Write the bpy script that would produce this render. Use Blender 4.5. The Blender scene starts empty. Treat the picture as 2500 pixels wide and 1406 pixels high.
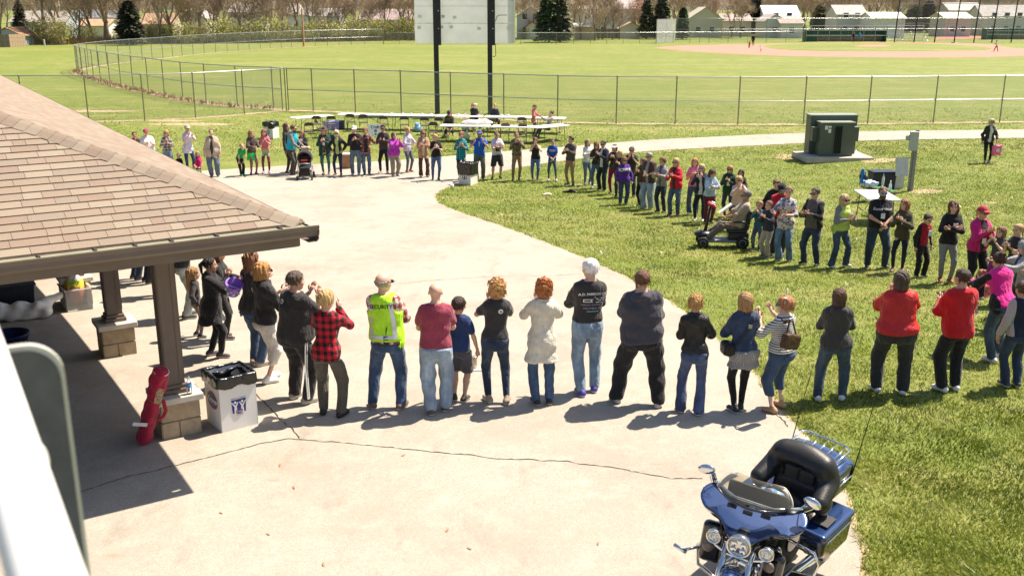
import bpy, bmesh, math, random
import numpy as np
from mathutils import Vector, Matrix, geometry
from math import sin, cos, tan, pi, radians, atan2, sqrt, hypot
SC = bpy.context.scene
COL = SC.collection
rng = random.Random(7)
nrng = np.random.default_rng(7)
# ---------------------------------------------------------------- camera, sky, sun, exposure
CAM_H, PITCH, LENS = 5.0, radians(15.7), 35.0
cam_d = bpy.data.cameras.new('camera')
cam_d.lens, cam_d.sensor_width, cam_d.clip_start, cam_d.clip_end = LENS, 36.0, 0.05, 4000.0
cam_d.dof.use_dof, cam_d.dof.focus_distance, cam_d.dof.aperture_fstop = True, 14.5, 5.0
cam = bpy.data.objects.new('camera', cam_d)
COL.objects.link(cam)
cam.location = (0, 0, CAM_H)
cam.rotation_euler = (pi / 2 - PITCH, 0, 0)
SC.camera = cam
SUN_VEC = Vector((-0.51, -0.30, -1.0)).normalized()      # the way the light travels
SUN_EL = math.asin(-SUN_VEC.z)
SUN_AZ = atan2(-SUN_VEC.x, -SUN_VEC.y)                   # clockwise from +Y
world = bpy.data.worlds.new('World')
SC.world = world
world.use_nodes = True
wn = world.node_tree
bg = wn.nodes['Background']
sky = wn.nodes.new('ShaderNodeTexSky')
sky.sky_type = 'NISHITA'
sky.sun_disc = False
sky.sun_elevation = SUN_EL
sky.sun_rotation = SUN_AZ
sky.air_density, sky.dust_density, sky.ozone_density = 1.0, 1.6, 1.0
wn.links.new(sky.outputs[0], bg.inputs[0])
bg.inputs[1].default_value = 0.075
sun_d = bpy.data.lights.new('sun', 'SUN')
sun_d.energy, sun_d.angle, sun_d.color = 5.0, radians(0.55), (1.0, 0.89, 0.74)
sun = bpy.data.objects.new('sun', sun_d)
COL.objects.link(sun)
sun.location = (40, 30, 80)
sun.rotation_euler = SUN_VEC.to_track_quat('-Z', 'Y').to_euler()
vs = SC.view_settings
vs.view_transform, vs.look, vs.exposure, vs.gamma = 'Standard', 'None', 1.12, 1.0
vs.use_curve_mapping = False
SC.render.engine = 'CYCLES'
SC.cycles.max_bounces = 6
SC.cycles.transparent_max_bounces = 24
# ---------------------------------------------------------------- terrain and pixel to place
FPX = 2500 * LENS / 36.0
KY = np.array([-400, 0, 12, 16, 24, 32, 37, 42, 50, 60, 3000.0])
KZ = np.array([0, 0, 0, -.10, -.55, -1.0, -1.2, -1.15, -.85, -.8, -.8])
def sstep(a, b, x):
 t = np.clip((x - a) / (b - a), 0, 1)
 return t * t * (3 - 2 * t)
_ty = np.arange(-60, 200, .25)
_tk = np.exp(-.5 * (np.arange(-24, 25) * .25 / 2.2) ** 2)
_tz = np.convolve(np.interp(np.arange(-66, 206, .25), KY, KZ), _tk / _tk.sum(), 'same')[24:24 + len(_ty)]
def ground_np(X, Y):
 z = np.interp(Y, _ty, _tz)
 z = z + .42 * sstep(8, 18, X) * sstep(26, 34, Y) * (1 - sstep(44, 50, Y))
 return z
_tl = [float(v) for v in _tz]
def _ss(a, b, x):
 t = min(max((x - a) / (b - a), 0.0), 1.0)
 return t * t * (3 - 2 * t)
def gz(x, y):
 u = min(max((y + 60) / .25, 0.0), len(_tl) - 1.001)
 i = int(u)
 z = _tl[i] + (_tl[i + 1] - _tl[i]) * (u - i)
 if x > 8 and 26 < y < 50:
  z += .42 * _ss(8, 18, x) * _ss(26, 34, y) * (1 - _ss(44, 50, y))
 return z
CP, SP = cos(PITCH), sin(PITCH)
def place(px, py, z=None):
 """world point under a picture point: on the terrain, or at height z"""
 a, b = (px - 1250) / FPX, (703 - py) / FPX
 d = Vector((a, CP + b * SP, -SP + b * CP))
 zz = -0.5 if z is None else z
 for _ in range(25):
  t = (zz - CAM_H) / d.z
  p = d * t
  if z is not None:
   break
  zz = 0.5 * zz + 0.5 * gz(p.x, p.y)
 return Vector((p.x, p.y, zz))
def project(p):
 x, y, z = p[0], p[1], p[2] - CAM_H
 den = y * CP - z * SP
 up = y * SP + z * CP
 return 1250 + x / den * FPX, 703 - up / den * FPX
def height_for(p, ytop):
 lo, hi = 0.1, 14.0
 for _ in range(40):
  m = (lo + hi) / 2
  if project((p[0], p[1], p[2] + m))[1] > ytop:
   lo = m
  else:
   hi = m
 return lo
# ---------------------------------------------------------------- materials
MATS = {}
def nodes_of(name):
 m = bpy.data.materials.new(name)
 m.use_nodes = True
 nt = m.node_tree
 return m, nt, nt.nodes['Principled BSDF']
def nd(nt, typ, **kw):
 n = nt.nodes.new(typ)
 for k, v in kw.items():
  if k.startswith('i_'):
   key = k[2:]
   n.inputs[int(key) if key.isdigit() else key].default_value = v
  else:
   setattr(n, k, v)
 return n
def lk(nt, a, b):
 nt.links.new(a, b)
def rgba(c):
 return (c[0], c[1], c[2], 1.0)
def ramp(nt, fac, stops, interp='LINEAR'):
 r = nd(nt, 'ShaderNodeValToRGB')
 r.color_ramp.interpolation = interp
 els = r.color_ramp.elements
 els[0].position, els[0].color = stops[0][0], rgba(stops[0][1])
 els[1].position, els[1].color = stops[1][0], rgba(stops[1][1])
 for p, c in stops[2:]:
  e = els.new(p)
  e.color = rgba(c)
 if fac is not None:
  lk(nt, fac, r.inputs[0])
 return r.outputs[0]
def mixc(nt, fac, a, b, mode='MIX'):
 n = nd(nt, 'ShaderNodeMix', data_type='RGBA', blend_type=mode)
 for sock, v in ((n.inputs[0], fac), (n.inputs[6], a), (n.inputs[7], b)):
  if isinstance(v, bpy.types.NodeSocket):
   lk(nt, v, sock)
  elif isinstance(v, (int, float)):
   sock.default_value = v
  else:
   sock.default_value = rgba(v)
 return n.outputs[2]
def mth(nt, op, a, b=0.0, c=None):
 n = nd(nt, 'ShaderNodeMath', operation=op)
 for i, v in enumerate((a, b) if c is None else (a, b, c)):
  if isinstance(v, bpy.types.NodeSocket):
   lk(nt, v, n.inputs[i])
  else:
   n.inputs[i].default_value = v
 return n.outputs[0]
def coords(nt, kind='Object', scale=None):
 t = nd(nt, 'ShaderNodeTexCoord')
 o = t.outputs[kind]
 if scale is not None:
  mp = nd(nt, 'ShaderNodeMapping')
  mp.inputs['Scale'].default_value = scale
  lk(nt, o, mp.inputs[0])
  o = mp.outputs[0]
 return o
def noise(nt, vec, scale, detail=3.0, rough=.55):
 n = nd(nt, 'ShaderNodeTexNoise')
 n.inputs['Scale'].default_value = scale
 n.inputs['Detail'].default_value = detail
 n.inputs['Roughness'].default_value = rough
 lk(nt, vec, n.inputs['Vector'])
 return n.outputs[0]
def bump(nt, bs, height, strength=.3, dist=.02):
 b = nd(nt, 'ShaderNodeBump')
 b.inputs['Strength'].default_value = strength
 b.inputs['Distance'].default_value = dist
 lk(nt, height, b.inputs['Height'])
 lk(nt, b.outputs[0], bs.inputs['Normal'])
def mat(name, col, rough=.7, metal=0.0, vary=.12, scale=6.0, bmp=0.0, bscale=None, spec=.4, coat=0.0, emit=0.0):
 """a plain surface with a little uneven colour and relief"""
 if name in MATS:
  return MATS[name]
 m, nt, bs = nodes_of(name)
 v = coords(nt)
 n = noise(nt, v, scale)
 lo = tuple(c * (1 - vary) for c in col)
 hi = tuple(min(1, c * (1 + vary)) for c in col)
 lk(nt, ramp(nt, n, [(.3, lo), (.7, hi)]), bs.inputs['Base Color'])
 bs.inputs['Roughness'].default_value = rough
 bs.inputs['Metallic'].default_value = metal
 bs.inputs['Specular IOR Level'].default_value = spec
 bs.inputs['Coat Weight'].default_value = coat
 if bmp:
  bump(nt, bs, noise(nt, v, bscale or scale * 3), bmp)
 MATS[name] = m
 return m
# ---------------------------------------------------------------- mesh helpers
class MB:
 """collects shapes; build() links them as ONE mesh object"""
 def __init__(self):
  self.v, self.f, self.m = [], [], []
 def add(self, vs, fs, mi=0):
  o = len(self.v)
  self.v += [tuple(p) for p in vs]
  self.f += [tuple(i + o for i in f) for f in fs]
  self.m += [mi] * len(fs)
  return self
 def box(self, c, s, rot=None, mi=0, taper=1.0):
  hx, hy, hz = s[0] / 2, s[1] / 2, s[2] / 2
  vs = []
  for z in (-1, 1):
   k = taper if z > 0 else 1.0
   for x, y in ((-1, -1), (1, -1), (1, 1), (-1, 1)):
    p = Vector((x * hx * k, y * hy * k, z * hz))
    if rot is not None:
     p = rot @ p
    vs.append(p + Vector(c))
  return self.add(vs, [(3, 2, 1, 0), (4, 5, 6, 7), (0, 1, 5, 4), (1, 2, 6, 5), (2, 3, 7, 6), (3, 0, 4, 7)], mi)
 def tube(self, pts, rad, n=8, mi=0, cap=True, flat=1.0):
  pts = [Vector(p) for p in pts]
  if not hasattr(rad, '__len__'):
   rad = [rad] * len(pts)
  vs, fs = [], []
  up = None
  for i, p in enumerate(pts):
   a = pts[max(i - 1, 0)]
   b = pts[min(i + 1, len(pts) - 1)]
   t = (b - a).normalized()
   if up is None:
    up = Vector((0, 0, 1)) if abs(t.z) < .9 else Vector((0, 1, 0))
   x = up.cross(t)
   if x.length < 1e-5:
    x = t.orthogonal()
   x.normalize()
   y = t.cross(x)
   up = y
   for k in range(n):
    an = 2 * pi * k / n
    vs.append(p + x * (cos(an) * rad[i]) + y * (sin(an) * rad[i] * flat))
  for i in range(len(pts) - 1):
   for k in range(n):
    k2 = (k + 1) % n
    fs.append((i * n + k, i * n + k2, (i + 1) * n + k2, (i + 1) * n + k))
  if cap:
   fs.append(tuple(range(n - 1, -1, -1)))
   fs.append(tuple((len(pts) - 1) * n + k for k in range(n)))
  return self.add(vs, fs, mi)
 def lathe(self, prof, c=(0, 0, 0), axis='Z', n=16, mi=0, rot=None):
  vs, fs = [], []
  for r, z in prof:
   for k in range(n):
    a = 2 * pi * k / n
    p = Vector((r * cos(a), r * sin(a), z))
    if axis == 'Y':
     p = Vector((p.x, p.z, -p.y))
    elif axis == 'X':
     p = Vector((p.z, p.x, p.y))
    if rot is not None:
     p = rot @ p
    vs.append(p + Vector(c))
  for i in range(len(prof) - 1):
   for k in range(n):
    k2 = (k + 1) % n
    fs.append((i * n + k, i * n + k2, (i + 1) * n + k2, (i + 1) * n + k))
  fs.append(tuple(range(n - 1, -1, -1)))
  fs.append(tuple((len(prof) - 1) * n + k for k in range(n)))
  return self.add(vs, fs, mi)
 def prism(self, poly, y0, y1, M=None, mi=0):
  """polygon in x,z pushed from y0 to y1"""
  n = len(poly)
  vs = [Vector((x, y0, z)) for x, z in poly] + [Vector((x, y1, z)) for x, z in poly]
  if M is not None:
   vs = [M @ p for p in vs]
  fs = [tuple(range(n)), tuple(range(2 * n - 1, n - 1, -1))]
  for i in range(n):
   j = (i + 1) % n
   fs.append((i, i + n, j + n, j))
  return self.add(vs, fs, mi)
 def mesh(self, name, mats, smooth=False):
  me = bpy.data.meshes.new(name)
  me.from_pydata(self.v, [], self.f)
  for m in (mats if isinstance(mats, (list, tuple)) else [mats]):
   me.materials.append(m)
  if any(self.m):
   me.polygons.foreach_set('material_index', self.m)
  if smooth:
   me.polygons.foreach_set('use_smooth', [True] * len(self.f))
  me.update()
  return me
 def build(self, name, mats, parent=None, smooth=False, fix=True, bevel=0):
  me = self.mesh(name, mats, smooth)
  if fix or bevel:
   bm = bmesh.new()
   bm.from_mesh(me)
   bmesh.ops.recalc_face_normals(bm, faces=bm.faces)
   bm.to_mesh(me)
   bm.free()
  o = link(name, me, parent)
  if bevel:
   md = o.modifiers.new('bevel', 'BEVEL')
   md.width, md.segments, md.limit_method = bevel, 2, 'ANGLE'
  return o
def link(name, me, parent=None, loc=None, rz=None):
 o = bpy.data.objects.new(name, me)
 COL.objects.link(o)
 if parent is not None:
  o.parent = parent
 if loc is not None:
  o.location = loc
 if rz is not None:
  o.rotation_euler = (0, 0, rz)
 return o
def tag(o, label=None, cat=None, group=None, kind=None):
 if label: o['label'] = label
 if cat: o['category'] = cat
 if group: o['group'] = group
 if kind: o['kind'] = kind
 return o
def thing(name, loc, rz=0.0, label=None, cat=None, group=None):
 o = bpy.data.objects.new(name, None)
 o.empty_display_size = .2
 COL.objects.link(o)
 o.location = loc
 o.rotation_euler = (0, 0, rz)
 return tag(o, label, cat, group)
def copy_tree(o, parent=None):
 c = o.copy()
 COL.objects.link(c)
 c.parent = parent
 for ch in list(o.children):
  copy_tree(ch, c)
 return c
def np_mesh(name, V, F, smooth=True):
 """mesh from arrays; F is n x 3 or n x 4"""
 me = bpy.data.meshes.new(name)
 k = F.shape[1]
 me.vertices.add(len(V))
 me.vertices.foreach_set('co', np.ascontiguousarray(V, np.float32).ravel())
 me.loops.add(F.size)
 me.loops.foreach_set('vertex_index', np.ascontiguousarray(F, np.int32).ravel())
 me.polygons.add(len(F))
 me.polygons.foreach_set('loop_start', np.arange(0, F.size, k, dtype=np.int32))
 if smooth:
  me.polygons.foreach_set('use_smooth', np.ones(len(F), bool))
 me.update(calc_edges=True)
 return me
def text_mesh(s, size, extrude=.0, shear=0.0, align='CENTER', bold=0.0):
 c = bpy.data.curves.new('lettering', 'FONT')
 c.body, c.size, c.extrude, c.shear, c.align_x, c.align_y = s, size, extrude, shear, align, 'CENTER'
 c.offset = bold
 c.resolution_u = 3
 o = bpy.data.objects.new('lettering', c)
 COL.objects.link(o)
 bpy.context.view_layer.update()
 me = bpy.data.meshes.new_from_object(o.evaluated_get(bpy.context.evaluated_depsgraph_get()))
 bpy.data.objects.remove(o)
 bpy.data.curves.remove(c)
 me.name = 'lettering'
 return me
def lettering(s, size, mat_, parent, M, name='lettering', **kw):
 me = text_mesh(s, size, **kw)
 me.materials.clear()
 me.materials.append(mat_)
 me.transform(M)
 return link(name, me, parent)
def frame_from(origin, xdir, normal):
 """matrix whose local x runs along xdir and local z along normal"""
 z = Vector(normal).normalized()
 x = Vector(xdir)
 x = (x - z * x.dot(z)).normalized()
 y = z.cross(x)
 M = Matrix((x, y, z)).transposed().to_4x4()
 M.translation = Vector(origin)
 return M
# ---------------------------------------------------------------- distance fields polygonised by surface nets
class Field:
 def __init__(self, lo, hi, h):
  self.h = h
  self.lo = np.array(lo, np.float32)
  n = np.ceil((np.array(hi) - self.lo) / h).astype(int) + 2
  self.ax = [(self.lo[i] + h * np.arange(n[i])).astype(np.float32) for i in range(3)]
  self.f = np.full(tuple(n), 1.0, np.float32)
 def _sl(self, lo, hi, m):
  s = []
  for i in range(3):
   a = int(np.searchsorted(self.ax[i], lo[i] - m))
   b = int(np.searchsorted(self.ax[i], hi[i] + m))
   a, b = max(a, 0), min(b, len(self.ax[i]))
   if b <= a:
    return None
   s.append(slice(a, b))
  return tuple(s)
 def _g(self, s):
  return (self.ax[0][s[0]][:, None, None], self.ax[1][s[1]][None, :, None], self.ax[2][s[2]][None, None, :])
 def _mix(self, s, d, k, op):
  cur = self.f[s]
  if op == '+':
   if k > 0:
    hh = np.clip(.5 + .5 * (cur - d) / k, 0, 1)
    self.f[s] = cur * (1 - hh) + d * hh - k * hh * (1 - hh)
   else:
    self.f[s] = np.minimum(cur, d)
  elif op == '-':
   if k > 0:
    hh = np.clip(.5 - .5 * (cur + d) / k, 0, 1)
    self.f[s] = cur * (1 - hh) - d * hh + k * hh * (1 - hh)
   else:
    self.f[s] = np.maximum(cur, -d)
 def cone(self, a, b, r1, r2, k=.03, op='+', flat=None):
  a, b = np.array(a, np.float32), np.array(b, np.float32)
  r = max(r1, r2)
  s = self._sl(np.minimum(a, b) - r, np.maximum(a, b) + r, k + 2.5 * self.h)
  if s is None: return self
  x, y, z = self._g(s)
  ab = b - a
  L = max(float(ab @ ab), 1e-9)
  t = np.clip(((x - a[0]) * ab[0] + (y - a[1]) * ab[1] + (z - a[2]) * ab[2]) / L, 0, 1)
  d = np.sqrt((x - a[0] - t * ab[0]) ** 2 + (y - a[1] - t * ab[1]) ** 2 + (z - a[2] - t * ab[2]) ** 2) - (r1 + (r2 - r1) * t)
  self._mix(s, d, k, op)
  return self
 def ell(self, c, r, k=.03, op='+', R=None):
  c, r = np.array(c, np.float32), np.array(r, np.float32)
  rm = np.full(3, r.max()) if R is not None else r
  s = self._sl(c - rm, c + rm, k + 2.5 * self.h)
  if s is None: return self
  x, y, z = self._g(s)
  x, y, z = x - c[0], y - c[1], z - c[2]
  if R is not None:
   R = np.array(R)
   x, y, z = (R[0, 0] * x + R[1, 0] * y + R[2, 0] * z, R[0, 1] * x + R[1, 1] * y + R[2, 1] * z, R[0, 2] * x + R[1, 2] * y + R[2, 2] * z)
  q = np.sqrt((x / r[0]) ** 2 + (y / r[1]) ** 2 + (z / r[2]) ** 2)
  g = np.sqrt((x / r[0] ** 2) ** 2 + (y / r[1] ** 2) ** 2 + (z / r[2] ** 2) ** 2) + 1e-6
  d = np.where(q < .3, (q - 1) * r.min(), q * (q - 1) / g)
  self._mix(s, d.astype(np.float32), k, op)
  return self
 def box(self, c, half, rad=.02, k=.0, op='+', R=None):
  c, hf = np.array(c, np.float32), np.array(half, np.float32)
  rm = np.full(3, np.linalg.norm(hf)) if R is not None else hf
  s = self._sl(c - rm, c + rm, k + 2.5 * self.h)
  if s is None: return self
  x, y, z = self._g(s)
  x, y, z = x - c[0], y - c[1], z - c[2]
  if R is not None:
   R = np.array(R)
   x, y, z = (R[0, 0] * x + R[1, 0] * y + R[2, 0] * z, R[0, 1] * x + R[1, 1] * y + R[2, 1] * z, R[0, 2] * x + R[1, 2] * y + R[2, 2] * z)
  qx, qy, qz = np.abs(x) - hf[0] + rad, np.abs(y) - hf[1] + rad, np.abs(z) - hf[2] + rad
  d = np.sqrt(np.maximum(qx, 0) ** 2 + np.maximum(qy, 0) ** 2 + np.maximum(qz, 0) ** 2) + np.minimum(np.maximum(qx, np.maximum(qy, qz)), 0) - rad
  self._mix(s, d.astype(np.float32), k, op)
  return self
 def loft(self, M, zs, A, B, CX=0.0, CY=0.0, k=.03, op='+', pw=2.0, cap=.012):
  """stack of ellipses along the z axis of the 4x4 frame M"""
  zs, A, B = np.array(zs, np.float32), np.array(A, np.float32), np.array(B, np.float32)
  CXa = np.broadcast_to(np.array(CX, np.float32), zs.shape)
  CYa = np.broadcast_to(np.array(CY, np.float32), zs.shape)
  M = np.array(M, np.float32)
  Ri, o = M[:3, :3], M[:3, 3]
  m = max(A.max(), B.max()) + max(abs(CXa).max(), abs(CYa).max())
  cs = np.array([[i, j, l] for i in (-m, m) for j in (-m, m) for l in (zs[0], zs[-1])]) @ Ri.T + o
  s = self._sl(cs.min(0), cs.max(0), k + 2.5 * self.h)
  if s is None: return self
  x, y, z = self._g(s)
  x, y, z = x - o[0], y - o[1], z - o[2]
  lx = Ri[0, 0] * x + Ri[1, 0] * y + Ri[2, 0] * z
  ly = Ri[0, 1] * x + Ri[1, 1] * y + Ri[2, 1] * z
  lz = Ri[0, 2] * x + Ri[1, 2] * y + Ri[2, 2] * z
  a = np.interp(lz, zs, A).astype(np.float32)
  b = np.interp(lz, zs, B).astype(np.float32)
  px, py = np.abs(lx - np.interp(lz, zs, CXa)) / a, np.abs(ly - np.interp(lz, zs, CYa)) / b
  q = (px ** pw + py ** pw) ** (1 / pw)
  g = np.sqrt((px / a) ** 2 + (py / b) ** 2) + 1e-6
  d = np.where(q < .3, (q - 1) * np.minimum(a, b), (q - 1) * q / g)
  dz = np.maximum(zs[0] - lz, lz - zs[-1])
  d = np.maximum(d, dz)
  self._mix(s, d.astype(np.float32), k, op)
  return self
 def plane(self, p, n):
  """keep only the side the normal n points away from"""
  x, y, z = self.ax[0][:, None, None], self.ax[1][None, :, None], self.ax[2][None, None, :]
  d = (x - p[0]) * n[0] + (y - p[1]) * n[1] + (z - p[2]) * n[2]
  self.f = np.maximum(self.f, d.astype(np.float32))
  return self
 def grid(self):
  return self.ax[0][:, None, None], self.ax[1][None, :, None], self.ax[2][None, None, :]
 def ripple(self, amp, freq, seed=0, zf=1.0):
  x, y, z = self.grid()
  r = random.Random(seed)
  t = 0
  for i in range(4):
   kx, ky, kz = [r.uniform(-1, 1) * freq * (1 + .5 * i) for _ in range(3)]
   t = t + np.sin(x * kx + r.uniform(0, 6)) * np.sin(y * ky + z * kz * zf + r.uniform(0, 6))
  self.f = (self.f + amp * .5 * t).astype(np.float32)
  return self
 def net(self, smooth=1):
  f = self.f
  ins = f < 0
  cnt = np.zeros(tuple(n - 1 for n in f.shape), np.int8)
  for i in (0, 1):
   for j in (0, 1):
    for l in (0, 1):
     cnt += ins[i:f.shape[0] - 1 + i, j:f.shape[1] - 1 + j, l:f.shape[2] - 1 + l]
  act = (cnt > 0) & (cnt < 8)
  idx = np.full(act.shape, -1, np.int64)
  ci = np.argwhere(act)
  if len(ci) == 0:
   return np.zeros((0, 3), np.float32), np.zeros((0, 4), np.int64)
  idx[act] = np.arange(len(ci))
  acc = np.zeros((len(ci), 3), np.float32)
  num = np.zeros(len(ci), np.float32)
  for ax in range(3):
   o1, o2 = [k for k in range(3) if k != ax]
   for i in (0, 1):
    for j in (0, 1):
     a = ci.copy(); a[:, o1] += i; a[:, o2] += j
     b = a.copy(); b[:, ax] += 1
     fa, fb = f[a[:, 0], a[:, 1], a[:, 2]], f[b[:, 0], b[:, 1], b[:, 2]]
     cr = (fa < 0) != (fb < 0)
     t = np.where(cr, fa / np.where(cr, fa - fb, 1), 0)
     p = np.zeros((len(ci), 3), np.float32)
     p[:, ax] = t; p[:, o1] = i; p[:, o2] = j
     acc += p * cr[:, None]
     num += cr
  V = self.lo + self.h * (ci + acc / num[:, None])
  Q = []
  for ax in range(3):
   o1, o2 = [(1, 2), (2, 0), (0, 1)][ax]
   sa = [slice(None)] * 3; sb = [slice(None)] * 3
   sa[ax] = slice(0, -1); sb[ax] = slice(1, None)
   A, Bm = ins[tuple(sa)], ins[tuple(sb)]
   e = np.argwhere(A != Bm)
   ok = (e[:, o1] > 0) & (e[:, o2] > 0) & (e[:, o1] < f.shape[o1] - 1) & (e[:, o2] < f.shape[o2] - 1)
   e = e[ok]
   q = []
   for di, dj in ((0, 0), (1, 0), (1, 1), (0, 1)):
    c = e.copy(); c[:, o1] -= di; c[:, o2] -= dj
    q.append(idx[c[:, 0], c[:, 1], c[:, 2]])
   q = np.stack(q, 1)
   fl = ~A[e[:, 0], e[:, 1], e[:, 2]]
   q[fl] = q[fl][:, ::-1]
   Q.append(q)
  Q = np.concatenate(Q)
  Q = Q[(Q >= 0).all(1)]
  for _ in range(smooth):
   acc = np.zeros_like(V); n = np.zeros(len(V), np.float32)
   for k in range(4):
    a, b = Q[:, k], Q[:, (k + 1) % 4]
    for c in range(3):
     acc[:, c] += np.bincount(a, V[b, c], len(V)) + np.bincount(b, V[a, c], len(V))
    n += np.bincount(a, minlength=len(V)) + np.bincount(b, minlength=len(V))
   V = (.5 * V + .5 * acc / np.maximum(n, 1)[:, None]).astype(np.float32)
  return V, Q
 def build(self, name, mat_, parent=None, smooth=1):
  V, Q = self.net(smooth)
  me = np_mesh(name, V, Q)
  me.materials.append(mat_)
  return link(name, me, parent)
# ================================================================ ground
def grass_material():
 m, nt, bs = nodes_of('lawn')
 v = coords(nt)
 big = noise(nt, v, .09, 4, .6)
 mid = noise(nt, v, .8, 4, .65)
 fine = noise(nt, v, 14, 5, .75)
 streak = noise(nt, coords(nt, 'Object', (.15, 2.2, 1)), .35, 4, .6)
 base = ramp(nt, fine, [(.25, (.072, .112, .011)), (.5, (.138, .178, .023)), (.72, (.25, .265, .068))])
 straw = ramp(nt, fine, [(.3, (.185, .170, .043)), (.7, (.36, .325, .125))])
 k = mth(nt, 'ADD', mth(nt, 'MULTIPLY', mid, .5), mth(nt, 'MULTIPLY', streak, .5))
 fac = ramp(nt, k, [(.46, (0, 0, 0)), (.62, (.85, .85, .85))])
 c = mixc(nt, fac, base, straw)
 c2 = mixc(nt, ramp(nt, big, [(.4, (0, 0, 0)), (.62, (.5, .5, .5))]), c, (.128, .165, .021))
 lk(nt, c2, bs.inputs['Base Color'])
 bs.inputs['Roughness'].default_value = .75
 bs.inputs['Specular IOR Level'].default_value = .25
 bump(nt, bs, fine, .7, .05)
 return m
def dirt_material(name, a, b, s=5.0):
 m, nt, bs = nodes_of(name)
 v = coords(nt)
 n = noise(nt, v, s, 6, .7)
 n2 = noise(nt, v, s * 9, 3, .7)
 c = ramp(nt, mth(nt, 'ADD', mth(nt, 'MULTIPLY', n, .65), mth(nt, 'MULTIPLY', n2, .35)), [(.3, a), (.7, b)])
 lk(nt, c, bs.inputs['Base Color'])
 bs.inputs['Roughness'].default_value = .9
 bump(nt, bs, n2, .5, .02)
 return m
def pavement_material():
 m, nt, bs = nodes_of('worn_pale_asphalt')
 v = coords(nt)
 grain = noise(nt, v, 95, 3, .8)
 vor = nd(nt, 'ShaderNodeTexVoronoi')
 vor.inputs['Scale'].default_value = 70
 lk(nt, v, vor.inputs['Vector'])
 patch = noise(nt, v, .55, 5, .62)
 mid = noise(nt, v, 3.2, 4, .65)
 c0 = ramp(nt, grain, [(.22, (.155, .138, .114)), (.5, (.35, .315, .264)), (.78, (.53, .482, .41))])
 c1 = mixc(nt, .35, c0, ramp(nt, vor.outputs['Color'], [(.0, (.20, .177, .146)), (1, (.50, .452, .382))]))
 c2 = mixc(nt, ramp(nt, patch, [(.42, (0, 0, 0)), (.68, (.55, .55, .55))]), c1, (.265, .222, .174))
 c3 = mixc(nt, ramp(nt, mid, [(.5, (0, 0, 0)), (.75, (.30, .30, .30))]), c2, (.50, .455, .39))
 # small rusty droppings and stains
 sv = nd(nt, 'ShaderNodeTexVoronoi')
 sv.inputs['Scale'].default_value = 1.15
 sv.inputs['Randomness'].default_value = 1
 lk(nt, coords(nt, 'Object', (.45, 1.3, 1)), sv.inputs['Vector'])
 st = ramp(nt, sv.outputs['Distance'], [(.012, (.75, .75, .75)), (.07, (0, 0, 0))])
 c4 = mixc(nt, mth(nt, 'MULTIPLY', st, mid), c3, (.36, .17, .09))
 blot = noise(nt, coords(nt, 'Object', (1, .45, 1)), 1.7, 5, .7)
 c4 = mixc(nt, ramp(nt, blot, [(.56, (0, 0, 0)), (.72, (.42, .42, .42))]), c4, (.20, .165, .13))
 # long faint hairline
 lk(nt, c4, bs.inputs['Base Color'])
 bs.inputs['Roughness'].default_value = .88
 bs.inputs['Specular IOR Level'].default_value = .25
 bump(nt, bs, grain, .55, .012)
 return m
M_GRASS = grass_material()
M_PAVE = pavement_material()
M_DIRT = dirt_material('dry_soil', (.20, .13, .075), (.42, .30, .19), 3)
M_STRAW = dirt_material('dead_grass', (.26, .19, .10), (.48, .37, .23), 2.2)
M_INFIELD = dirt_material('infield_clay', (.40, .155, .105), (.48, .205, .145), .6)
def axis(*segs):
 out = []
 for a, b, st in segs:
  out += list(np.arange(a, b, st))
 return np.array(out)
gx = axis((-1400, -200, 150), (-200, -60, 10), (-60, 60, 1), (60, 200, 10), (200, 1401, 150))
gy = axis((-60, 0, 6), (0, 70, 1), (70, 200, 5), (200, 400, 25), (400, 2601, 200))
GX, GY = np.meshgrid(gx, gy, indexing='ij')
V = np.stack([GX, GY, ground_np(GX, GY)], -1).reshape(-1, 3)
nx_, ny_ = len(gx), len(gy)
I = np.arange(nx_ * ny_).reshape(nx_, ny_)
F = np.stack([I[:-1, :-1], I[1:, :-1], I[1:, 1:], I[:-1, 1:]], -1).reshape(-1, 4)
me = np_mesh('ground', V, F)
me.materials.append(M_GRASS)
ground = tag(link('ground', me), 'sunlit spring lawn and outfield turf under everything', 'lawn', kind='structure')
def smooth_line(pts, n=3):
 pts = [Vector(p) for p in pts]
 for _ in range(n):
  out = [pts[0]]
  for a, b in zip(pts[:-1], pts[1:]):
   out += [a * .75 + b * .25, a * .25 + b * .75]
  out.append(pts[-1])
  pts = out
 return pts
def resample(pts, step):
 out = [pts[0]]
 acc = 0
 for a, b in zip(pts[:-1], pts[1:]):
  L = (b - a).length
  while acc + L >= step and L > 1e-6:
   a = a + (b - a) * ((step - acc) / L)
   L = (b - a).length
   acc = 0
   out.append(a)
  acc += L
 out.append(pts[-1])
 return out
def inside_mask(poly, X, Y):
 """even-odd test of many points"""
 res = np.zeros(X.shape, bool)
 n = len(poly)
 for i in range(n):
  x1, y1 = poly[i][0], poly[i][1]
  x2, y2 = poly[(i + 1) % n][0], poly[(i + 1) % n][1]
  if y1 == y2:
   continue
  c = ((y1 > Y) != (y2 > Y)) & (X < (x2 - x1) * (Y - y1) / (y2 - y1) + x1)
  res ^= c
 return res
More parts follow.
